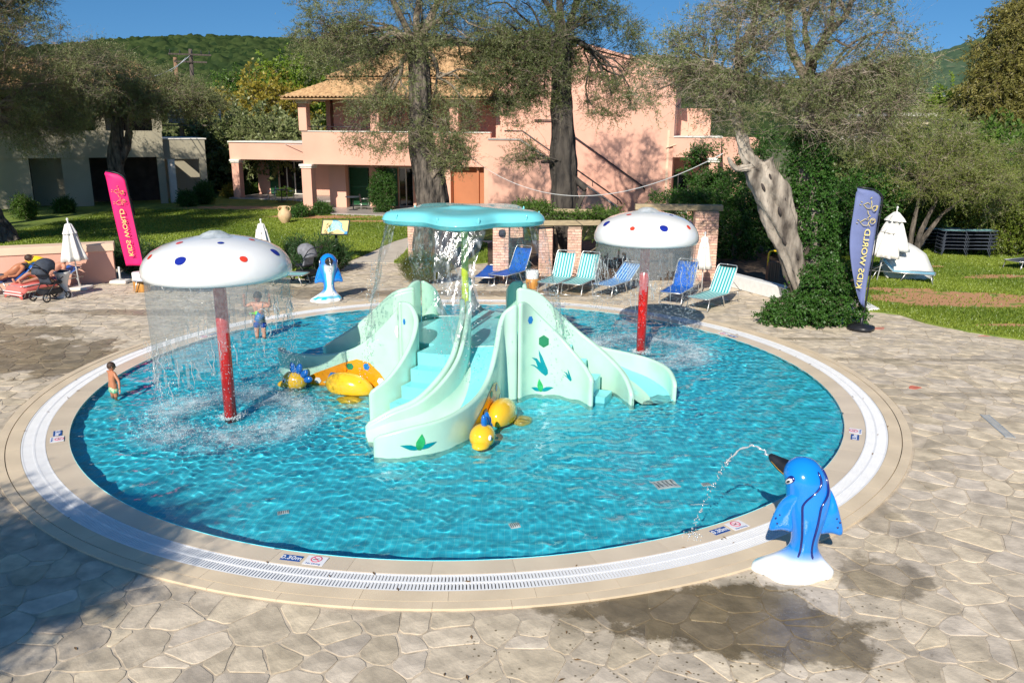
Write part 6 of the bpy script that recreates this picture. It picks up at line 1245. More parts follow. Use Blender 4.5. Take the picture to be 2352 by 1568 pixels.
house(1935, 2040, 50, 3.9, 'cream house with a white fascia glimpsed right of the leaning olive'); house(2040, 2130, 56, 5.4, 'two storey cream house half hidden by the small olive'); house(2180, 2330, 66, 5.2, 'long low cream house under the eucalyptus'); house(2175, 2240, 74, 7.2, 'cream house with a flat white roof below the rocky hill')
house(2290, 2420, 58, 3.4, 'white walled house at the right edge behind trees', 'pinklight')
# small house with the solar heater between the houses
e = house(640, 700, 70, 4.4, 'small cream house with a solar water heater on its roof', 'cream', wins=1); W_ = dp(700, 300, 70).x-dp(640, 300, 70).x
sh = empty('solar_water_heater', (e.location.x+W_*.6, 71.5, 4.63), 0, 'solar water heater panels with a horizontal tank on the small house roof', 'solar heater')
mb = MB(); mb.box((0, 0, .75), (3.6, .08, 1.7), mat=Matrix.Rotation(R(-45), 3, 'X')); mb.build('panel', M['solar'], sh); mb = MB()
for k in range(5): mb.box((-1.7+.85*k, -.04, .8), (.06, .1, 1.75), mat=Matrix.Rotation(R(-45), 3, 'X'))
mb.build('panel_frame', M['steel'], sh); mb = MB(); mb.tube([(-.9, .75, 1.5), (1.2, .75, 1.5)], .28, 14); mb.build('tank', M['steel'], sh)
mb = MB(); mb.tube([(-1.2, .5, 0), (-1.2, .75, 1.3)], .04, 6); mb.tube([(1.2, .5, 0), (1.2, .75, 1.3)], .04, 6); mb.build('support', M['steel'], sh)

# ------------------------------------------------------------------ utility poles
def upole(px0, pyt, Y, lb, arms=True, lean=0.0, r=.15, mat='polewood', zb=0):
    c = dp(px0, pyt, Y); e = empty('utility_pole', (c.x, Y, 0), 0, lb, 'utility pole'); mb = MB(); mb.tube([(-lean, 0, 0), (0, 0, c.z)], [r*1.2, r*.8], 10); mb.build('pole', M[mat], e)
    if arms:
        for dz, l in ((-.35, 1.3), (-.8, 1.0)): mb = MB(); mb.box((0, -.15, c.z+dz), (l*2, .1, .1), mat=Matrix.Rotation(R(25), 3, 'Z')); mb.build('crossarm', M['polegrey'], e)
        for k in (-1.2, -.6, .1, .7, 1.2): mb = MB(); mb.lathe([(.03, 0), (.05, .05), (.02, .1), (.04, .16), (.01, .22)], (k*.9, -.15+k*.42, c.z-.3), 8); mb.build('insulator', M['black'], e)
    return e, c
e1, c1 = upole(437, 113, 56, 'dark utility pole carrying crossarms and insulators against the hill', True, .2, .15, 'polegrey')
e2, c2_ = upole(402, 132, 56, 'bare brown utility pole left of the one with crossarms', False, 0, .15)
tr = empty('pole_transformer', (c1.x-1.2, 55.8, 4.6), 0, 'grey transformer box on a platform between the two utility poles', 'transformer'); mb = MB(); mb.box((0, 0, .45), (1.0, .5, .75), bev=.03); mb.build('tank', M['metalgrey'], tr); mb = MB()
for k in range(7): mb.box((-.42+.14*k, -.29, .42), (.03, .08, .6))
mb.build('cooling_fins', M['metalgrey'], tr); mb = MB(); mb.box((.3, 0, -.05), (3.4, .6, .09)); mb.build('platform', M['polegrey'], tr)
for k in (-.3, 0, .3): mb = MB(); mb.lathe([(.05, 0), (.08, .08), (.04, .16), (.07, .24), (.02, .32)], (k, 0, .83), 8); mb.build('bushing', M['white'], tr)
for (a, b_, l) in ((483, 285, 'short leaning grey post behind the annex'), (492, 290, 'short grey post beside the leaning one'), (503, 248, 'thin grey post behind the olives')): upole(a, b_, 60, l, False, -.5 if a == 483 else 0, .11, 'metalgrey')
def cable(name, a, b, sag, r, mat, lb, grp=None):
    a, b = Vector(a), Vector(b); mb = MB(); n = 24; mb.tube([a.lerp(b, t/n)-Vector((0, 0, sag*4*(t/n)*(1-t/n))) for t in range(n+1)], r, 5); tag(mb.build(name, M[mat]), lb, 'cable', grp)
cable('power_cable', c1-Vector((0, 0, .35)), dp(180, 150, 40), 1.0, .022, 'wirewhite', 'upper power wire running left from the crossarm pole', 'power wires left of the pole'); cable('power_cable', c1-Vector((.3, 0, .5)), dp(180, 166, 40), 1.1, .022, 'wirewhite', 'lower power wire running left from the crossarm pole', 'power wires left of the pole')
cable('power_cable', dp(483, 287, 60), dp(720, 330, 50), .5, .02, 'wirewhite', 'thin wire sagging from the leaning post to the pink house')
cable('light_cable', dp(1080, 362, 29), dp(1660, 353, 20), 1.15, .010, 'wirewhite', 'white cable sagging between the olives before the gable wall')

# ------------------------------------------------------------------ pergola of brick piers
def pier(px, py, w_, h, lb, dpt=None):
    p = at(px, py); e = empty('brick_pier', p, R(-6), lb, 'brick pier', 'brick piers of the pergola'); dpt = dpt or w_; mb = MB(); mb.box((0, 0, h/2), (w_-.02, dpt-.02, h)); mb.build('mortar_core', M['mortar'], e)
    mb = MB(); rg = random.Random(px); bh = .085; n = int(h/bh)
    for k in range(n):
        z = bh*(k+.5); off = 0 if k % 2 else .5; m = max(1, round(w_/.25)); bl = w_/m
        for (axis, L, D_) in ((0, w_, dpt), (1, dpt, w_)):
            mm = max(1, round(L/.25)); bb = L/mm
            cuts = [-L/2+bb*(i+ (off if 0 < i else 0)) for i in range(mm+1)]; cuts = sorted(set([-L/2, L/2]+[-L/2+bb*(i+off) for i in range(mm) if -L/2+bb*(i+off) > -L/2+.03]))
            for a, b_ in zip(cuts[:-1], cuts[1:]):
                for s in (-1, 1):
                    v = rg.uniform(.8, 1.15); c = ((a+b_)/2, s*(D_/2-.004), z); d = (b_-a-.012, .025, bh-.014)
                    if axis: c = (c[1], c[0], c[2]); d = (d[1], d[0], d[2])
                    mb.box(c, d, col=(v, v*rg.uniform(.93, 1.03), v))
    o = mb.build('bricks', M['brick'], e, attr=True); o['kind'] = 'stuff'; return e, p
prs = [(1152, 638, .48, 1.75, 'brick pier behind the blue lounger, nearest the lime pole'), (1187, 622, .42, 1.7, 'brick pier just right of and behind the first'), (1253, 632, .42, 1.55, 'middle brick pier between the striped loungers'), (1318, 634, .42, 1.6, 'brick pier behind the upright teal lounger'), (957, 611, .45, 1.75, 'brick pier by the orange lifebuoy'),
       (1612, 640, .7, 2.15, 'wide brick pier behind the closed white parasol')]
pp = [pier(a, b_, w_, h, l)[1] for a, b_, w_, h, l in prs]
def beam(a, b_, z, w_, h, lb):
    a, b_ = Vector(a), Vector(b_); d = b_-a; mb = MB(); mb.box((0, 0, 0), (d.length, w_, h), bev=.012); o = mb.build('pergola_beam', M['timber']); o.location = ((a.x+b_.x)/2, (a.y+b_.y)/2, z); o.rotation_euler = (0, 0, math.atan2(d.y, d.x)); tag(o, lb, 'beam', 'timber beams over the brick piers')
beam(pp[0]+Vector((-.6, 0, 0)), pp[3]+Vector((.8, 0, 0)), 1.72, .14, .16, 'long timber beam across the front brick piers'); beam(pp[1]+Vector((-.4, .9, 0)), pp[3]+Vector((1.2, 1.5, 0)), 1.92, .1, .14, 'rear timber beam behind the front one')
beam(pp[5]+Vector((-2.2, .2, 0)), pp[5]+Vector((.5, 0, 0)), 2.24, .3, .18, 'pale beam on the wide brick pier')
bush('pergola_vine', 'green vine with small white flowers trailing over the brick pergola', at(1300, 628), [((-.5, .4, 2.0), (1.3, .8, .25), 3), ((.9, .3, 2.0), (1.0, .7, .28), 2.5), ((-1.5, .5, 1.9), (.7, .6, .2), 1), ((1.35, .2, 1.2), (.3, .3, .6), 1)], 330, 140, BU, scale=(.7, 1.2), cat='vine', clump=.2)
bush('pergola_vine', 'dark vine above the far mushroom on the pale beam', at(1540, 622), [((0, .4, 2.35), (1.5, .7, .25), 2)], 120, 141, IV, scale=(.7, 1.2), cat='vine')
for (px, py, l) in ((1172, 522, 'round dark wall lamp on the first brick pier'),):
    p = pp[0]; e = empty('wall_lamp', (p.x+.02, p.y-.26, 1.45), 0, l, 'lamp'); mb = MB(); mb.lathe([(.001, .12), (.09, .1), (.12, 0), (.1, -.08), (.001, -.1)], n=16); mb.build('shade', M['greyfab'], e); mb = MB(); mb.tube([(0, .02, .1), (0, .1, .12)], .02, 6); mb.build('bracket', M['black'], e)
# low walls
a = at(-60, 668); b_ = at(267, 648); d = (b_-a); e = empty('low_wall', b_, math.atan2(d.y, d.x), 'low pink wall with a pale coping behind the sunbathers', 'wall'); L = d.length
mb = MB(); mb.box((-L/2, .3, .48), (L, .6, .96)); mb.build('wall_body', M['pinkwall'], e); mb = MB(); mb.box((-L/2+.02, .3, 1.071), (L+.06, .68, .22), bev=.01); mb.build('coping', M['pinklight'], e)
a = at(1648, 652); b_ = at(1838, 704); d = b_-a; e = empty('low_wall', a, math.atan2(d.y, d.x), 'low whitewashed wall in shade behind the teal lounger', 'wall'); L = d.length; mb = MB(); mb.box((L/2, .15, .2), (L, .3, .4), bev=.02); mb.build('wall_body', M['white'], e)
a = at(1965, 692); b_ = at(2008, 716); d = b_-a; mb = MB(); mb.box((0, 0, .04), (d.length, .3, .1), bev=.02); o = mb.build('kerb', M['white']); o.location = (a+b_)/2; o.rotation_euler = (0, 0, math.atan2(d.y, d.x)); tag(o, 'short white kerb beside the blue flag base', 'kerb')
# ------------------------------------------------------------------ loungers, parasols, flags and small things
def lounger(loc, rz, lb, fabric, back=52, group='sun loungers on the pool deck', L=1.85, W_=.62, low=False, metal='steel'):
    """foot end at the origin, head towards +x"""
    e = empty('sun_lounger', loc, rz, lb, 'sun lounger', group); sh_ = .34 if not low else .26; hx_ = 1.15; ba = R(back); bl = L-hx_
    bx, bz = hx_+bl*1.12*math.cos(ba), sh_+bl*1.12*math.sin(ba)
    for s in (-1, 1):
        mb = MB(); y = s*W_/2; mb.tube([(0, y, sh_), (L, y, sh_)], .016, 8); mb.build('side_rail', M[metal], e)
        mb = MB(); mb.tube(spline([(hx_, y*.96, sh_+.01), ((hx_+bx)/2, y*.96, (sh_+bz)/2), (bx-.02*math.cos(ba), y*.9, bz), (bx+.03*math.cos(ba), y*.5, bz+.04*math.sin(ba)), (bx+.04*math.cos(ba), 0, bz+.045*math.sin(ba))], 14), .015, 8); mb.build('back_frame', M[metal], e)
        mb = MB(); mb.tube([(hx_+.35*math.cos(ba), y, sh_+.35*math.sin(ba)), (hx_+.62, y, sh_+.0)], .01, 6); mb.build('back_strut', M[metal], e)
    for x0, dx in ((.1, -.1), (.78, .16), (1.62, .14)):
        for s in (-1, 1): 
            mb = MB(); mb.tube([(x0, s*W_/2, sh_), (x0+dx, s*W_/2, .03), (x0+dx*1.1, s*W_/2*.9, .012), (x0+dx*1.1, 0, .012)], .014, 8); mb.build('leg', M[metal], e)
    mb = MB(); mb.tube([(0, -W_/2, sh_), (-.03, -W_/2*.8, sh_), (-.03, W_/2*.8, sh_), (0, W_/2, sh_)], .015, 8); mb.build('foot_bar', M[metal], e)
    vs = []; n, m = 14, 8; seg = [(t*hx_/8, sh_+.012-.022*math.sin(math.pi*min(1, t/8))) for t in range(9)]+[(hx_+bl*1.08*math.cos(ba)*t/6, sh_+.012+bl*1.08*math.sin(ba)*t/6) for t in range(1, 7)]
    for x, z in seg:
        for j in range(m+1): u = j/m-.5; vs.append((x, u*W_*.97, z-.02*(1-4*u*u)))
    mb = MB(); mb.add(vs, [(i*(m+1)+j, (i+1)*(m+1)+j, (i+1)*(m+1)+j+1, i*(m+1)+j+1) for i in range(len(seg)-1) for j in range(m)], None, True); o = mb.build('sling', M[fabric], e); sm = o.modifiers.new('s', 'SOLIDIFY'); sm.thickness = .006
    return e
def place(pl, pr, lb, fabric, back=52, low=False, L=1.85, hd=60):
    a, b = at(*pl), at(*pr); rz = R(hd); return lounger((a+b)/2, rz, lb, fabric, back, low=low, L=L)
place((1131, 655), (1152, 660), 'plain blue sun lounger by the brick piers, upright back', 'blueL', 58, hd=58)
place((1231, 675), (1283, 678), 'teal striped lounger beside the log table, partly behind falling water', 'tealstripe', 62, hd=66)
place((1286, 678), (1337, 680), 'teal striped lounger next to the one beside the log table, in clear view', 'tealstripe', 60, hd=64)
place((1357, 678), (1407, 686), 'blue striped lounger with low back behind the far mushroom water', 'bluestripe', 32, hd=54)
place((1510, 697), (1567, 704), 'plain blue lounger behind the far mushroom, by the closed white parasol', 'blueL', 58, hd=62)
place((1573, 708), (1628, 720), 'teal striped lounger nearest the leaning olive, upright back', 'tealstripe', 58, hd=48)
place((1098, 655), (1125, 658), 'low flat blue lounger left of the upright blue one', 'blueL', 4, low=True, hd=80)
a = at(703, 655); lounger(a, R(172), 'teal striped lounger end showing right of the near mushroom cap', 'tealstripe', 10)
a = at(324, 668); lounger(a, R(-8), 'plain blue lounger peeking out left of the near mushroom', 'blueL', 4)
a = at(2143, 654); lounger(a, R(152), 'aqua striped lounger alone on the right lawn with a white cloth over its back', 'aquastripe', 45)
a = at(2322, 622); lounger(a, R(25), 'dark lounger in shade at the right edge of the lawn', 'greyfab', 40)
# stack of loungers
for sx, (px, py, nn, lb) in enumerate(((2165, 600, 6, 'right stack of dark turquoise loungers in the shade of the small olive'), (2120, 585, 5, 'left stack of dark turquoise loungers in the shade of the small olive'))):
    p = at(px, py)
    for k in range(nn):
        e = lounger((p.x+.4, p.y+1.2, .13*k), R(-6), f'lounger with shade painted on its frame, in the {"right" if sx == 0 else "left"} stack, '+('lowest', 'second from the ground', 'third from the ground', 'fourth from the ground', 'fifth from the ground', 'topmost')[k if k < nn-1 else 5], 'tealstripe' if k == nn-1 else 'greyfab', 2, group='stacked loungers on the right lawn', metal='greyfab')  # dark frame colour stands in for tree shade on the aluminium
def parasol(loc, lb, h=2.35, lean=0.0, base='slab', open_r=.27, az=0.0, rz=0.0):
    e = empty('closed_parasol', loc, rz, lb, 'parasol', 'closed white parasols'); mt = Matrix.Rotation(lean, 3, 'Y')
    mb = MB(); mb.tube([mt @ Vector((0, 0, 0)), mt @ Vector((0, 0, h))], .019, 8); mb.build('pole', M['white'], e)
    z0_, z1_ = h*.42, h*.94; prof = [(open_r*1.0, z0_), (open_r*.92, z0_+.12), (open_r*.72, z0_+.4), (open_r*.5, z0_+.75), (open_r*.33, z1_-.17), (.05, z1_)]
    f = lambda a, i: 1+(.26 if i < 4 else .18)*math.cos(8*a+i*.18)+.08*math.cos(3*a+i)
    mb = MB(); mb.lathe(prof, (0, 0, 0), 64, mod=f, mat=mt); mb.build('canopy', M['canvas'], e).modifiers.new('s', 'SOLIDIFY').thickness = .008
    mb = MB(); mb.lathe([(open_r*.62, z1_-.26), (open_r*.5, z1_-.17), (.09, z1_-.0), (.03, z1_+.03)], (0, 0, 0), 48, mod=lambda a, i: 1+.13*math.cos(8*a), mat=mt); mb.build('vent_flap', M['canvas'], e)
    mb = MB(); mb.ell(mt @ Vector((0, 0, h+.02)), (.035, .035, .045), 10, 8); mb.build('finial', M['white'], e)
    if base == 'slab': mb = MB(); mb.box((.02, 0, .035), (.55, .5, .07), bev=.015); mb.build('base', M['trimw'], e)
    return e
parasol(at(184, 663), 'closed white parasol before the low pink wall at left', 2.0, R(-3), open_r=.3, rz=.1)
parasol(at(612, 633), 'closed white parasol behind the near mushroom cap', 1.75, R(-2), base=None, open_r=.27)
parasol(at(1611, 673), 'closed white parasol between the blue and teal loungers', 1.72, R(0), open_r=.2, base=None)
p = at(2030, 640); parasol((p.x, p.y, 0), 'loosely closed white parasol on the right lawn behind the blue flag', 2.25, R(4), base=None, open_r=.5)
p = at(2020, 648); parasol((p.x-.1, p.y, 0), 'second closed white parasol half hidden left of the lawn one', 1.95, R(8), base=None, open_r=.4)
# white cloth thrown over the lounger on the lawn
p = at(2088, 642); e = empty('tipped_parasol', (p.x, p.y, 0), 0, 'opened white parasol tipped on its side over the lounger on the right lawn', 'parasol'); mt = Matrix.Rotation(R(-20), 3, 'Z') @ Matrix.Rotation(R(52), 3, 'X') @ Matrix.Rotation(R(18), 3, 'Y')
mb = MB(); mb.lathe([(.001, .3), (.25, .26), (.55, .15), (.82, .0), (.84, -.09)], (-.05, .1, .42), 48, mod=lambda a, i: 1-.055*abs(math.sin(4*a))+.03*math.sin(3*a+i), mat=mt); mb.v = [(v[0], v[1], max(.03, v[2])) for v in mb.v]; mb.build('canopy', M['canvas'], e).modifiers.new('s', 'SOLIDIFY').thickness = .01
mb = MB(); mb.tube([mt @ Vector((0, 0, .3))+Vector((-.05, .1, .42)), mt @ Vector((0, 0, -.1))+Vector((-.05, .1, .42))], .02, 8); mb.build('pole', M['white'], e)
# parasol stands and pots
def stand(loc, lb): 
    e = empty('parasol_stand', loc, 0, lb, 'parasol stand'); mb = MB(); mb.box((0, 0, .05), (.5, .4, .1), bev=.02); mb.build('slab', M['trimw'], e); mb = MB(); mb.tube([(0, 0, .1), (0, 0, .5)], .028, 10); mb.build('socket', M['white'], e)
stand(at(277, 650), 'empty white parasol stand at the end of the low pink wall')
def logtable(loc, lb, r=.2, h=.6):
    e = empty('log_table', loc, 0, lb, 'side table', 'round log tables with white tops'); mb = MB(); mb.lathe([(.001, 0), (r*.97, 0), (r, .02), (r*.98, h*.3), (r, h*.58), (.001, h*.585)], n=24); mb.build('log', M['woodlog'], e); mb = MB(); mb.lathe([(r*1.0, h*.55), (r*1.03, h*.97), (r*.97, h), (.001, h)], n=24); mb.build('white_top', M['white'], e)
logtable(at(1222, 662), 'log side table with white top beside the plain blue lounger', .19, .55); logtable(at(327, 668), 'log side table with white top left of the near mushroom', .23, .55)
# urn bin
e = empty('white_urn', at(150, 682), 0, 'white hourglass shaped urn with dark rim behind the stroller', 'urn'); mb = MB(); mb.lathe([(.001, 0), (.21, 0), (.2, .04), (.1, .3), (.12, .42), (.2, .66), (.22, .72), (.19, .72), (.15, .55)], n=24); mb.build('bowl', M['binwhite'], e); mb = MB(); mb.ell((0, .02, .7), (.16, .12, .07), 12, 8); mb.build('contents', M['black'], e)
# amphora
e = empty('amphora', at(655, 514), 0, 'round clay amphora with two handles on the lawn', 'amphora'); mb = MB(); mb.lathe([(.001, 0), (.13, 0), (.15, .04), (.3, .25), (.33, .42), (.28, .58), (.15, .7), (.11, .78), (.17, .86), (.13, .86), (.08, .76)], n=26); mb.build('vessel', M['terra'], e)
for s in (-1, 1): mb = MB(); mb.tube(spline([(s*.1, 0, .82), (s*.25, 0, .82), (s*.3, 0, .7), (s*.24, 0, .6)], 10), .025, 8); mb.build('handle', M['terra'], e)
# resort map sign
p = at(775, 600); e = empty('map_sign', p, R(-4), 'tilted resort map board on a dark green post at the lawn edge', 'sign'); mb = MB(); mb.box((0, 0, .5), (.09, .07, 1.0)); mb.build('post', M['greenframe'], e)
tm = Matrix.Rotation(R(-38), 4, 'X'); bo = empty('board', (0, -.05, 1.2)); bo.parent = e; bo.rotation_euler = (R(52), 0, 0); mb = MB(); mb.box((0, 0, 0), (.98, .62, .04), bev=.008); mb.build('frame', M['greenframe'], bo); mb = MB(); mb.box((0, 0, .022), (.9, .54, .004)); mb.build('map_print', M['mapyellow'], bo)
def flat(poly, z, nm, mt, par): mb = MB(); mb.prism(poly, z, z+.002); return mb.build(nm, M[mt], par)
sp = [(v.x, v.y) for v in spline([(-.12, .26, 0), (.05, .25, 0), (.22, .14, 0), (.24, -.02, 0), (.32, -.14, 0), (.42, -.2, 0)], 14)]
flat(sp+[(.36, -.22), (.2, -.14), (.1, -.08), (-.05, -.16), (-.22, -.22), (-.27, -.12), (-.2, .04), (-.14, .14)], .025, 'map_print', 'mapteal', bo)
mb = MB(); mb.tube([(x, y, .028) for x, y in sp], .012, 5); mb.build('map_print', M['mapblue'], bo); flat([(.33, -.27), (.45, -.27), (.45, -.16), (.4, -.17)], .025, 'map_print', 'mapblue', bo)
for (a, b_) in (((-.1, -.1), (.15, .1)), ((-.2, -.18), (-.02, .18)), ((.0, .15), (.2, -.05)), ((-.22, -.05), (.1, -.1)), ((-.35, .05), (-.18, .07))): mb = MB(); mb.tube([(a[0], a[1], .028), (b_[0], b_[1], .028)], .004, 4); mb.build('map_print', M['hexwhite'], bo)
# lifebuoy on its post
p = at(950, 606); e = empty('lifebuoy_post', p, 0, 'thin brown post beside the juniper bush', 'post'); mb = MB(); mb.tube([(0, 0, 0), (.02, 0, 1.0), (0, 0, 1.55)], .035, 8); mb.build('stake', M['polewood'], e)
p2 = p+Vector((.14, -.2, .72)); e = empty('lifebuoy', p2, R(20), 'orange lifebuoy hanging by the brick pier and olive trunk', 'lifebuoy'); mb = MB(); vs = []; n, m = 36, 12
for i in range(n):
    a = 2*math.pi*i/n
    for j in range(m): q = 2*math.pi*j/m; rr = .3+.07*math.cos(q); vs.append((.07*math.sin(q)+.0, rr*math.cos(a)*.62, rr*math.sin(a)))
mb.add(vs, [(i*m+j, ((i+1) % n)*m+j, ((i+1) % n)*m+(j+1) % m, i*m+(j+1) % m) for i in range(n) for j in range(m)], None, True); mb.build('ring', M['buoy'], e); mb = MB(); mb.tube([(0, 0, .34), (.02, .1, .75), (.0, .15, 1.0)], .01, 5); mb.build('rope', M['wirewhite'], e)
# litter bin with a yellow rim in the dark under the olive
e = empty('litter_bin', at(1772, 655), 0, 'wooden litter bin with a yellow bar in the dark behind the leaning olive', 'litter bin'); mb = MB()
for k in range(6): mb.box((-.15+.06*k, 0, .45), (.045, .25, .55))
mb.build('slat_body', M['polewood'], e); mb = MB(); mb.tube(spline([(-.16, 0, .6), (-.16, 0, 1.0), (0, 0, 1.06), (.14, 0, 1.02)], 10), .025, 8); mb.build('bar', M['ringyellow'], e)

# ------------------------------------------------------------------ feather flags with mirrored lettering
def flag(base, lab, mat, h, wdt, lean, base_kind, rz, textm, zb=.7, curl=0.0):
    e = empty('feather_flag', base, rz, lab, 'feather flag'); n = 40; m = 10; top = h; vs = []; pole = []
    def edge(t):      # right-hand edge = pole; a bow at the top
        z = zb+(top-zb)*t; x = lean*t; return x, z
    for i in range(n+1):
        t = i/n; xr, z = edge(t); wt_ = wdt*(1-.0*t)
        if base_kind == 'x': wt_ = wdt*math.sin(min(1, t/.7)*math.pi/2)**.75+.004
        tt = max(0, (t-.9)/.1); xl = xr-wt_
        if tt > 0: xr -= wdt*(1-math.sqrt(max(0, 1-tt*tt)))*.98; xl = min(xl, xr-.003)+(0); 
        zt = z
        for j in range(m+1): u = j/m; x = xr+(xl-xr)*u; bow = .05*math.sin(u*math.pi+t*3)+curl*math.sin(t*9+u*2)*(1-t); vs.append((x, bow, zt-(.1*u*tt if tt > 0 else 0)))
    mb = MB(); mb.add(vs, [(i*(m+1)+j, i*(m+1)+j+1, (i+1)*(m+1)+j+1, (i+1)*(m+1)+j) for i in range(n) for j in range(m)], None, True); cl = mb.build('banner', M[mat], e); cl.modifiers.new('s', 'SOLIDIFY').thickness = .004
    pl = [(lean*-zb/(top-zb)*1.0, 0, .05)]+[(edge(i/n)[0]+.02, 0, edge(i/n)[1]) for i in range(0, int(n*.9))]
    for k in range(9): tt = k/8; pl.append((lean*(.9+.1*tt)+.02-wdt*(1-math.sqrt(max(0, 1-tt*tt))), 0, zb+(top-zb)*(.9+.1*tt)+.025))
    mb = MB(); mb.tube(pl, [.02]*8+[.018]*(len(pl)-8), 8); mb.build('pole', M['black'], e)
    # print: mirrored words reading upwards and two mirrored dancing figures
    cx = lambda z: lean*(z-zb)/(top-zb)-wdt*.5
    sh = math.atan2(lean, top-zb); zt_ = textm; rot = Matrix.Rotation(R(90), 4, 'X'); up = Matrix.Rotation(-sh, 4, 'Y') @ Matrix.Rotation(R(-90), 4, 'Y')
    text_mb('KIDS WORLD', .19, M['print'], cl, 'lettering', (cx(zt_)+(.0 if base_kind == 'c' else .06), -.075, zt_), Matrix.Rotation(sh, 4, 'Y') @ Matrix.Diagonal((-1, 1, 1, 1)) @ Matrix.Rotation(R(-90), 4, 'Y') @ rot, depth=.002, bold=.001, sx=1.22)
    z2 = zt_+1.05; c0 = Vector((cx(z2)+.02, -.07, z2)); mrt = Matrix.Rotation(sh, 3, 'Y'); k_ = wdt/.62
    def st(pts, r=.017): mb = MB(); mb.tube([c0+mrt @ Vector((x*k_, 0, z*k_)) for x, z in pts], r*k_, 6, flat=.35); mb.build('emblem', M['print'], cl)
    ring = lambda x, z, r: [(x+r*math.cos(a*math.pi/6), z+r*math.sin(a*math.pi/6)) for a in range(13)]
    st(ring(.13, -.16, .06)); st(ring(.13, .13, .055)); st([(.1, -.15), (.17, -.13)]); st([(.17, .1), (.2, .18), (.15, .2)]); st([(.19, .2), (.14, .06)], .012)
    st([(.03, .3), (.05, .22), (.04, .12), (-.05, .12), (-.14, .2), (-.05, .25), (.0, .22)]); st([(-.02, .07), (.0, .0), (.05, -.04)]); st([(.06, -.04), (-.0, -.1), (.05, -.14)], .014)
    st([(.05, -.18), (.03, -.27), (-.07, -.27), (-.16, -.2), (-.05, -.12), (.02, -.14)]); st([(-.18, -.17), (-.22, -.15)]); st([(-.2, -.23), (-.24, -.22)]); st([(-.17, .25), (-.21, .27)]); st([(-.19, .19), (-.23, .2)]); st([(.0, .34), (.03, .38)]); st([(.06, -.25), (.09, -.3)])
    if base_kind == 'x': mb = MB(); mb.lathe([(.001, 0), (.3, 0), (.31, .05), (.3, .1), (.12, .14), (.04, .16), (.035, .28), (.02, .3)], (lean*-zb/(top-zb), 0, 0), 20, mod=lambda a, i: 1+(.06*math.cos(4*a) if i < 4 else 0)); mb.build('weight', M['black'], e)
    else: mb = MB(); mb.box((0, 0, .03), (.5, .06, .03)); mb.box((0, 0, .03), (.06, .5, .03)); mb.build('cross_base', M['black'], e)
    return e
bp = at(334, 652); tp_ = dp(290, 402, bp.y); flag((bp.x, bp.y, 0), 'magenta feather flag with mirrored lettering at the left lawn edge', 'pink', dp(268, 395, bp.y).z, .52, (dp(285, 420, bp.y).x-bp.x), 'c', 0, 1.55, zb=.55)
bp = at(1979, 757); flag((bp.x, bp.y, 0), 'slate blue feather flag with mirrored lettering on a black weight, right of the pool', 'flagblue', dp(1968, 432, bp.y).z, .62, .12, 'x', 0, 1.72, zb=.55, curl=.05)

# ------------------------------------------------------------------ strollers
def wheel(c, r, par, w_=.04):
    mb = MB(); c = Vector(c); vs = []; n, m = 20, 8
    for i in range(n):
        a = 2*math.pi*i/n
        for j in range(m): q = 2*math.pi*j/m; rr = r-.02+.02*math.cos(q); vs.append(c+Vector((rr*math.cos(a), w_/2*math.sin(q), rr*math.sin(a))))
    mb.add(vs, [(i*m+j, ((i+1) % n)*m+j, ((i+1) % n)*m+(j+1) % m, i*m+(j+1) % m) for i in range(n) for j in range(m)], None, True); o = mb.build('wheel', M['black'], par)
    mb = MB()
    for k in range(5): a = 2*math.pi*k/5; mb.tube([c, c+Vector(((r-.03)*math.cos(a), 0, (r-.03)*math.sin(a)))], .007, 5)
    mb.ell(c, (.025, .025, .025), 8, 6); mb.build('rim', M['metalgrey'], o)
def stroller(loc, rz, lb, fab, fab2, open_=True):
    e = empty('stroller', loc, rz, lb, 'stroller', 'pushchairs'); Y = .26
    for x, r in ((-.33, .13), (.33, .1)):
        for s in (-1, 1): wheel((x, s*Y, r), r, e)
    for s in (-1, 1):
        mb = MB(); mb.tube([(.33, s*Y*.9, .12), (.05, s*Y, .45), (-.42, s*Y, .98), (-.52, s*Y*.95, 1.05)], .014, 8); mb.tube([(-.33, s*Y*.9, .14), (.0, s*Y, .5), (.25, s*Y, .62)], .014, 8); mb.build('side_frame', M['black'], e)
    mb = MB(); mb.tube([(-.52, -Y*.95, 1.05), (-.56, 0, 1.07), (-.52, Y*.95, 1.05)], .018, 8); mb.build('handle', M['black'], e)
    mb = MB(); mb.box((0, 0, .25), (.5, .42, .16), bev=.03); mb.build('basket', M[fab2], e); 
    for p_ in ((-.33, .13), (.33, .1)): mb = MB(); mb.tube([(p_[0], -Y, p_[1]), (p_[0], Y, p_[1])], .012, 6); mb.build('axle', M['metalgrey'], e)
    mb = MB(); mb.box((-.16, 0, .72), (.06, .42, .52), mat=Matrix.Rotation(R(-16), 3, 'Y'), bev=.02); mb.build('backrest', M[fab], e); mb = MB(); mb.box((.06, 0, .47), (.4, .42, .07), bev=.02); mb.build('seat', M[fab2], e)
    vs = []; n = 12; m = 14            # hood: arched ribs
    for i in range(n+1):
        a = R(175-118*i/n); 
        for j in range(m+1): q = math.pi*j/m; vs.append((-.05+.36*math.cos(a)*(.35+.65*math.sin(q)), .25*math.cos(q), .72+.42*math.sin(a)*(.3+.7*math.sin(q)**.7)+.0))
    mb = MB(); mb.add(vs, [(i*(m+1)+j, (i+1)*(m+1)+j, (i+1)*(m+1)+j+1, i*(m+1)+j+1) for i in range(n) for j in range(m)], None, True); o = mb.build('hood', M[fab], e); o.modifiers.new('s', 'SOLIDIFY').thickness = .012
    return e
stroller(at(118, 688), R(68), 'dark blue grey stroller with raised hood beside the sunbathers', 'greyfab', 'black')
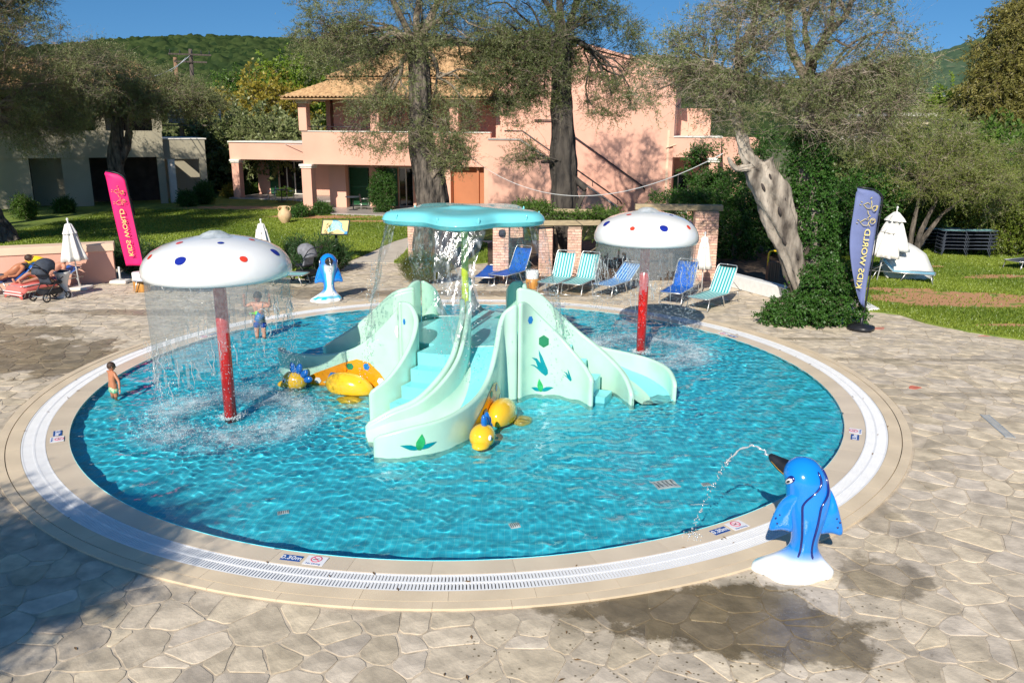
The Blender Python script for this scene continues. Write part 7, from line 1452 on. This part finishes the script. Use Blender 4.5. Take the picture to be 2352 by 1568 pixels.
stroller(at(704, 643), R(148), 'light grey folding stroller parked behind the striped lounger end', 'lightgreyfab', 'black')

# ------------------------------------------------------------------ people
def skin_mesh(name, J, E_, rad, mat, parent, sub=2, root=0):
    """one continuous body grown over connected joints"""
    me = bpy.data.meshes.new(name); me.from_pydata([tuple(j) for j in J], E_, []); o = bpy.data.objects.new(name, me); COL.objects.link(o)
    o.modifiers.new('k', 'SKIN').use_smooth_shade = True
    for v, r in zip(me.skin_vertices[0].data, rad): v.radius = (r, r) if not hasattr(r, '__len__') else r
    me.skin_vertices[0].data[root].use_root = True
    s = o.modifiers.new('s', 'SUBSURF'); s.levels = s.render_levels = sub
    dg = bpy.context.evaluated_depsgraph_get(); m2 = bpy.data.meshes.new_from_object(o.evaluated_get(dg)); bpy.data.objects.remove(o); m2.materials.clear(); m2.materials.append(mat)
    for p in m2.polygons: p.use_smooth = True
    q = bpy.data.objects.new(name, m2); COL.objects.link(q); q.parent = parent; return q
def head(par, c, r, mt, skin, hair, face=(1, 0, 0), hairk=1.0):
    """head with brow, nose, ears, mouth and hair; mt columns: forward, left, up"""
    mb = MB(); c = Vector(c); mb.ell(c, (r*.95, r*.8, r*1.08), 18, 14, mat=mt); mb.ell(c+mt @ Vector((r*.25, 0, -r*.45)), (r*.62, r*.58, r*.62), 14, 10, mat=mt)
    mb.ell(c+mt @ Vector((r*.98, 0, -r*.08)), (r*.16, r*.12, r*.2), 8, 6, mat=mt)
    for s in (-1, 1): mb.ell(c+mt @ Vector((-r*.02, s*r*.82, -r*.02)), (r*.16, r*.07, r*.24), 8, 6, mat=mt)
    h = mb.build('head', skin, par); mb = MB()
    for s in (-1, 1): mb.ell(c+mt @ Vector((r*.86, s*r*.32, r*.08)), (r*.08, r*.12, r*.07), 8, 6, mat=mt)
    mb.build('eyes', M['black'], h); mb = MB(); mb.ell(c+mt @ Vector((r*.88, 0, -r*.45)), (r*.06, r*.22, r*.05), 8, 6, mat=mt); mb.build('mouth', M['signred'], h)
    mb = MB(); pr = [(max(1e-4, math.sin(math.pi*i/10)), math.cos(math.pi*i/10)) for i in range(7)]; mb.lathe(pr, c+mt @ Vector((-r*.08, 0, r*.08)), 20, mat=mt @ Matrix.Rotation(R(-22), 3, 'Y') @ Matrix.Diagonal((r*1.03, r*.9, r*1.1)), mod=lambda a, i: 1+.03*math.sin(9*a)); mb.build('hair', hair, h)
def hand(par, w_, d, up, s, skin, flip=1):
    """palm with five bent fingers, grown as short skinned chains"""
    d = Vector(d).normalized(); up = Vector(up).normalized(); sd = d.cross(up).normalized()*flip; w_ = Vector(w_)
    J = [w_, w_+d*s*.35, w_+d*s*.6]; E_ = [(0, 1), (1, 2)]; rd = [(s*.16, s*.12), (s*.25, s*.12), (s*.27, s*.1)]
    q = skin_mesh('hand', J, E_, rd, skin, par, 1)
    for k, (o_, l) in enumerate(((-.2, .38), (-.07, .45), (.06, .42), (.19, .33))):
        a = w_+d*s*.55+sd*s*o_; b = a+d*s*l*.5-up*s*.03; c = b+d*s*l*.4-up*s*.1; skin_mesh('finger', [a, b, c], [(0, 1), (1, 2)], [s*.062, s*.055, s*.045], skin, q, 1)
    a = w_+d*s*.2-sd*s*.18; b = a-sd*s*.18+d*s*.15; skin_mesh('thumb', [a, b, b+d*s*.2], [(0, 1), (1, 2)], [s*.075, s*.065, s*.05], skin, q, 1)
def standing(name, lb, loc, rz, H_, arms, skin, shorts, hair, headdir, zoff=0.0, legs=None, hairk=1):
    e = empty(name, loc, rz, lb, 'person'); k = H_; r = lambda v: v*k
    hipz = .47*k; J = [(0, 0, hipz), (0, 0, .57*k), (.0, 0, .68*k), (0, 0, .765*k), (.005, 0, .83*k), (.01, 0, .87*k)]
    rad = [(r(.085), r(.1)), (r(.075), r(.09)), (r(.075), r(.1)), (r(.06), r(.095)), r(.036), r(.036)]; E_ = [(0, 1), (1, 2), (2, 3), (3, 4), (4, 5)]
    for s in (-1, 1):
        b = len(J); J += [(0, s*.06*k, .45*k), (.01*k, s*.068*k, .25*k), (0, s*.07*k, .045*k), (.08*k, s*.08*k, .022*k)]; rad += [r(.07), r(.046), r(.032), r(.026)]; E_ += [(0, b), (b, b+1), (b+1, b+2), (b+2, b+3)]
    for s, (el, wr) in zip((-1, 1), arms):
        b = len(J); J += [(0, s*.115*k, .785*k), (el[0]*k, el[1]*k, el[2]*k), (wr[0]*k, wr[1]*k, wr[2]*k)]; rad += [r(.043), r(.032), r(.024)]; E_ += [(3, b), (b, b+1), (b+1, b+2)]
    skin_mesh('body', J, E_, rad, skin, e)
    for s, (el, wr) in zip((-1, 1), arms): d = Vector(wr)-Vector(el); hand(e, Vector(wr)*k, d, (0, 0, 1) if abs(d.normalized().z) < .8 else (1, 0, 0), .105*k, skin, s)
    J = [(0, 0, .53*k), (0, 0, .46*k), (.0, -.066*k, .42*k), (.005*k, -.078*k, .3*k), (0, .066*k, .42*k), (.005*k, .078*k, .3*k)]; skin_mesh('shorts', J, [(0, 1), (1, 2), (2, 3), (1, 4), (4, 5)], [(r(.092), r(.108)), (r(.098), r(.115)), r(.086), r(.075), r(.086), r(.075)], shorts, e)
    a = headdir; mt = Matrix.Rotation(a, 3, 'Z') @ Matrix.Rotation(R(12), 3, 'Y'); head(e, (.02*k, 0, .93*k), .075*k if k > 1.3 else .088*k, mt, skin, hair); return e
# small boy wading at the left edge: back towards the camera, arms held out
p = at(262, 908); H1 = .88
standing('person', 'small boy in green patterned shorts wading at the left edge of the pool', (p.x, p.y, FZ+.01), R(55), .8, (((.02, -.24, .62), (-.02, -.3, .46)), ((.12, .2, .62), (.24, .27, .56))), M['skintan'], M['shortsgreen'], M['hair'], R(-25))
p = at(599, 770); kid = standing('person', 'boy in blue swim shorts with both hands raised under the water behind the near mushroom', (p.x, p.y, FZ+.01), R(-92), 1.2, (((.05, -.25, .74), (.08, -.24, .9)), ((.05, .24, .74), (.1, .25, .92))), M['skin'], M['trunkblue'], M['hair'], 0)
e = empty('toy_bucket', (p.x-.02, p.y-.17, .38), R(20), 'blue toy bucket with a white handle held at the boy in blue shorts', 'toy bucket'); mt = Matrix.Rotation(R(35), 3, 'Y'); mb = MB(); mb.lathe([(.001, 0), (.07, 0), (.1, .2), (.095, .2), (.067, .01)], n=20, mat=mt); mb.build('pail', M['hexblue'], e); mb = MB(); mb.tube(spline([mt @ Vector((.1, 0, .2)), mt @ Vector((.06, -.06, .3)), mt @ Vector((-.06, -.06, .3)), mt @ Vector((-.1, 0, .2))], 12), .008, 6); mb.build('handle', M['white'], e)
e = empty('toy_watch', (p.x+.0, p.y-.17, .56), 0, 'lime green toy strapped at the waist of the boy in blue shorts', 'toy'); mb = MB(); mb.ell((0, 0, 0), (.05, .03, .05), 12, 8)
for k in range(6): mb.box((-.06-.02*k, .0, .0), (.012, .03, .035))
mb.build('buckle', M['limetoy'], e); mb = MB(); mb.tube([(-.16, .02, 0), (0, -.01, 0), (.12, .02, .0)], .012, 6); mb.build('strap', M['signred'], e)
# sunbathers at the left edge
lp = at(42, 690); base_ = lounger(at(40, 684), R(64), 'lounger under the coral towel at the left edge', 'blueL', 22, group='loungers of the sunbathers at the left'); lo2 = at(-70, 684); lounger(lo2, R(50), 'lounger of the tanned man at the left edge', 'blueL', 38, group='loungers of the sunbathers at the left')
mb = MB(); vs = []; n = 12
for i in range(n+1):
    for j in range(7):
        t = i/n; u = j/6-.5; x = -.1+1.15*t; z = .375+.012*math.sin(i*1.3+j)
        if i == 0: x, z = -.12, .08
        if i == 1: x, z = -.1, .3
        if j in (0, 6): z -= .17; 
        vs.append((x, u*.78, z))
mb.add(vs, [(i*7+j, (i+1)*7+j, (i+1)*7+j+1, i*7+j+1) for i in range(n) for j in range(6)], None, True); o = mb.build('beach_towel', M['towel']); q = at(40, 684); o.location = (q.x, q.y, 0); o.rotation_euler = (0, 0, R(64)); tag(o, 'coral pink beach towel with pale stripes hanging over the lounger foot', 'towel'); o.modifiers.new('s', 'SOLIDIFY').thickness = .01
mb = MB()
for yy in (-.2, 0, .2): pass
for zz in (.12, .2): mb.box((-.125, 0, zz), (.012, .79, .022))
o2 = mb.build('stripe', M['white'], o)
def lying(lb, loc, rz, skin, suit, hd=True, twist=0.0, hair='hair'):
    """adult on a lounger: feet at +0, head towards +x, back raised"""
    e = empty('person', loc, rz, lb, 'person'); z = .44
    J = [(.95, 0, z+.02), (1.12, 0, z+.1), (1.28, 0, z+.2), (1.42, 0, z+.3), (1.52, 0, z+.37), (1.58, 0, z+.4)]; rad = [(.1, .15), (.1, .14), (.11, .16), (.09, .16), .055, .055]; E_ = [(0, 1), (1, 2), (2, 3), (3, 4), (4, 5)]
    for s in (-1, 1): b = len(J); kz = .16 if s > 0 else .02; J += [(.88, s*.1, z+.02), (.5, s*.14, z+.02+kz), (.08, s*.12, z-.01), (.02, s*.13, z+.12)]; rad += [.09, .062, .04, .03]; E_ += [(0, b), (b, b+1), (b+1, b+2), (b+2, b+3)]
    for s in (-1, 1): b = len(J); J += [(1.4, s*.19, z+.27), (1.16, s*.27, z+.08), (.95, s*.22, z+.08)]; rad += [.055, .042, .03]; E_ += [(3, b), (b, b+1), (b+1, b+2)]
    skin_mesh('body', J, E_, rad, skin, e); skin_mesh('swimwear', [(1.0, 0, z+.03), (.92, 0, z+.015), (.8, -.105, z+.03), (.8, .105, z+.06)], [(0, 1), (1, 2), (1, 3)], [(.11, .16), (.11, .165), .1, .1], suit, e)
    for s in (-1, 1): hand(e, (.95, s*.22, z+.08), (-1, 0, -.1), (0, 0, 1), .17, skin, s)
    mt = Matrix.Rotation(R(-50), 3, 'Y') @ Matrix.Rotation(twist, 3, 'Z'); head(e, (1.66, 0, z+.5), .115, mt, skin, M[hair]); return e
q = at(40, 684); lying('sunbather with bent legs and white swimwear lying on the coral towel', (q.x, q.y, -.03), R(64), M['skin'], M['white'])
lying('tanned man lying on his lounger at the left edge, face to the sun', (lo2.x, lo2.y, -.03), R(50), M['skintan'], M['greyfab'], twist=R(-50))
e = empty('swim_ring', at(86, 668), R(20), 'yellow inflatable swim ring leaning behind the sunbathers', 'swim ring'); mb = MB(); vs = []; n, m = 40, 16
for i in range(n):
    a = 2*math.pi*i/n
    for j in range(m): qq = 2*math.pi*j/m; rr = .25+.1*math.cos(qq); vs.append((rr*math.cos(a), .1*math.sin(qq)+.35, .62+rr*math.sin(a)))
mb.add(vs, [(i*m+j, ((i+1) % n)*m+j, ((i+1) % n)*m+(j+1) % m, i*m+(j+1) % m) for i in range(n) for j in range(m)], None, True); mb.build('ring', M['ringyellow'], e)
q = at(22, 655); mb = MB(); mb.ell((0, 0, .62), (.34, .2, .24), 14, 10); mb.v = [tuple(Vector(v)*(1+.12*mnoise.noise(Vector(v)*6))) for v in mb.v]; o = mb.build('beach_bag', M['greyfab']); o.location = (q.x, q.y, -.2); tag(o, 'dark bag lying behind the tanned man by the pink wall', 'bag')

# everything standing in the water is lit through it
for o in bpy.data.objects:
    r = o
    while r.parent: r = r.parent
    if o.type == 'MESH' and (r.name.split('.')[0] in ('water_slide', 'mushroom_fountain', 'floor_inlet', 'person', 'flower_canopy')) and math.hypot(r.location.x-PC.x, r.location.y-PC.y) < RW: o.cycles.is_caustics_receiver = True
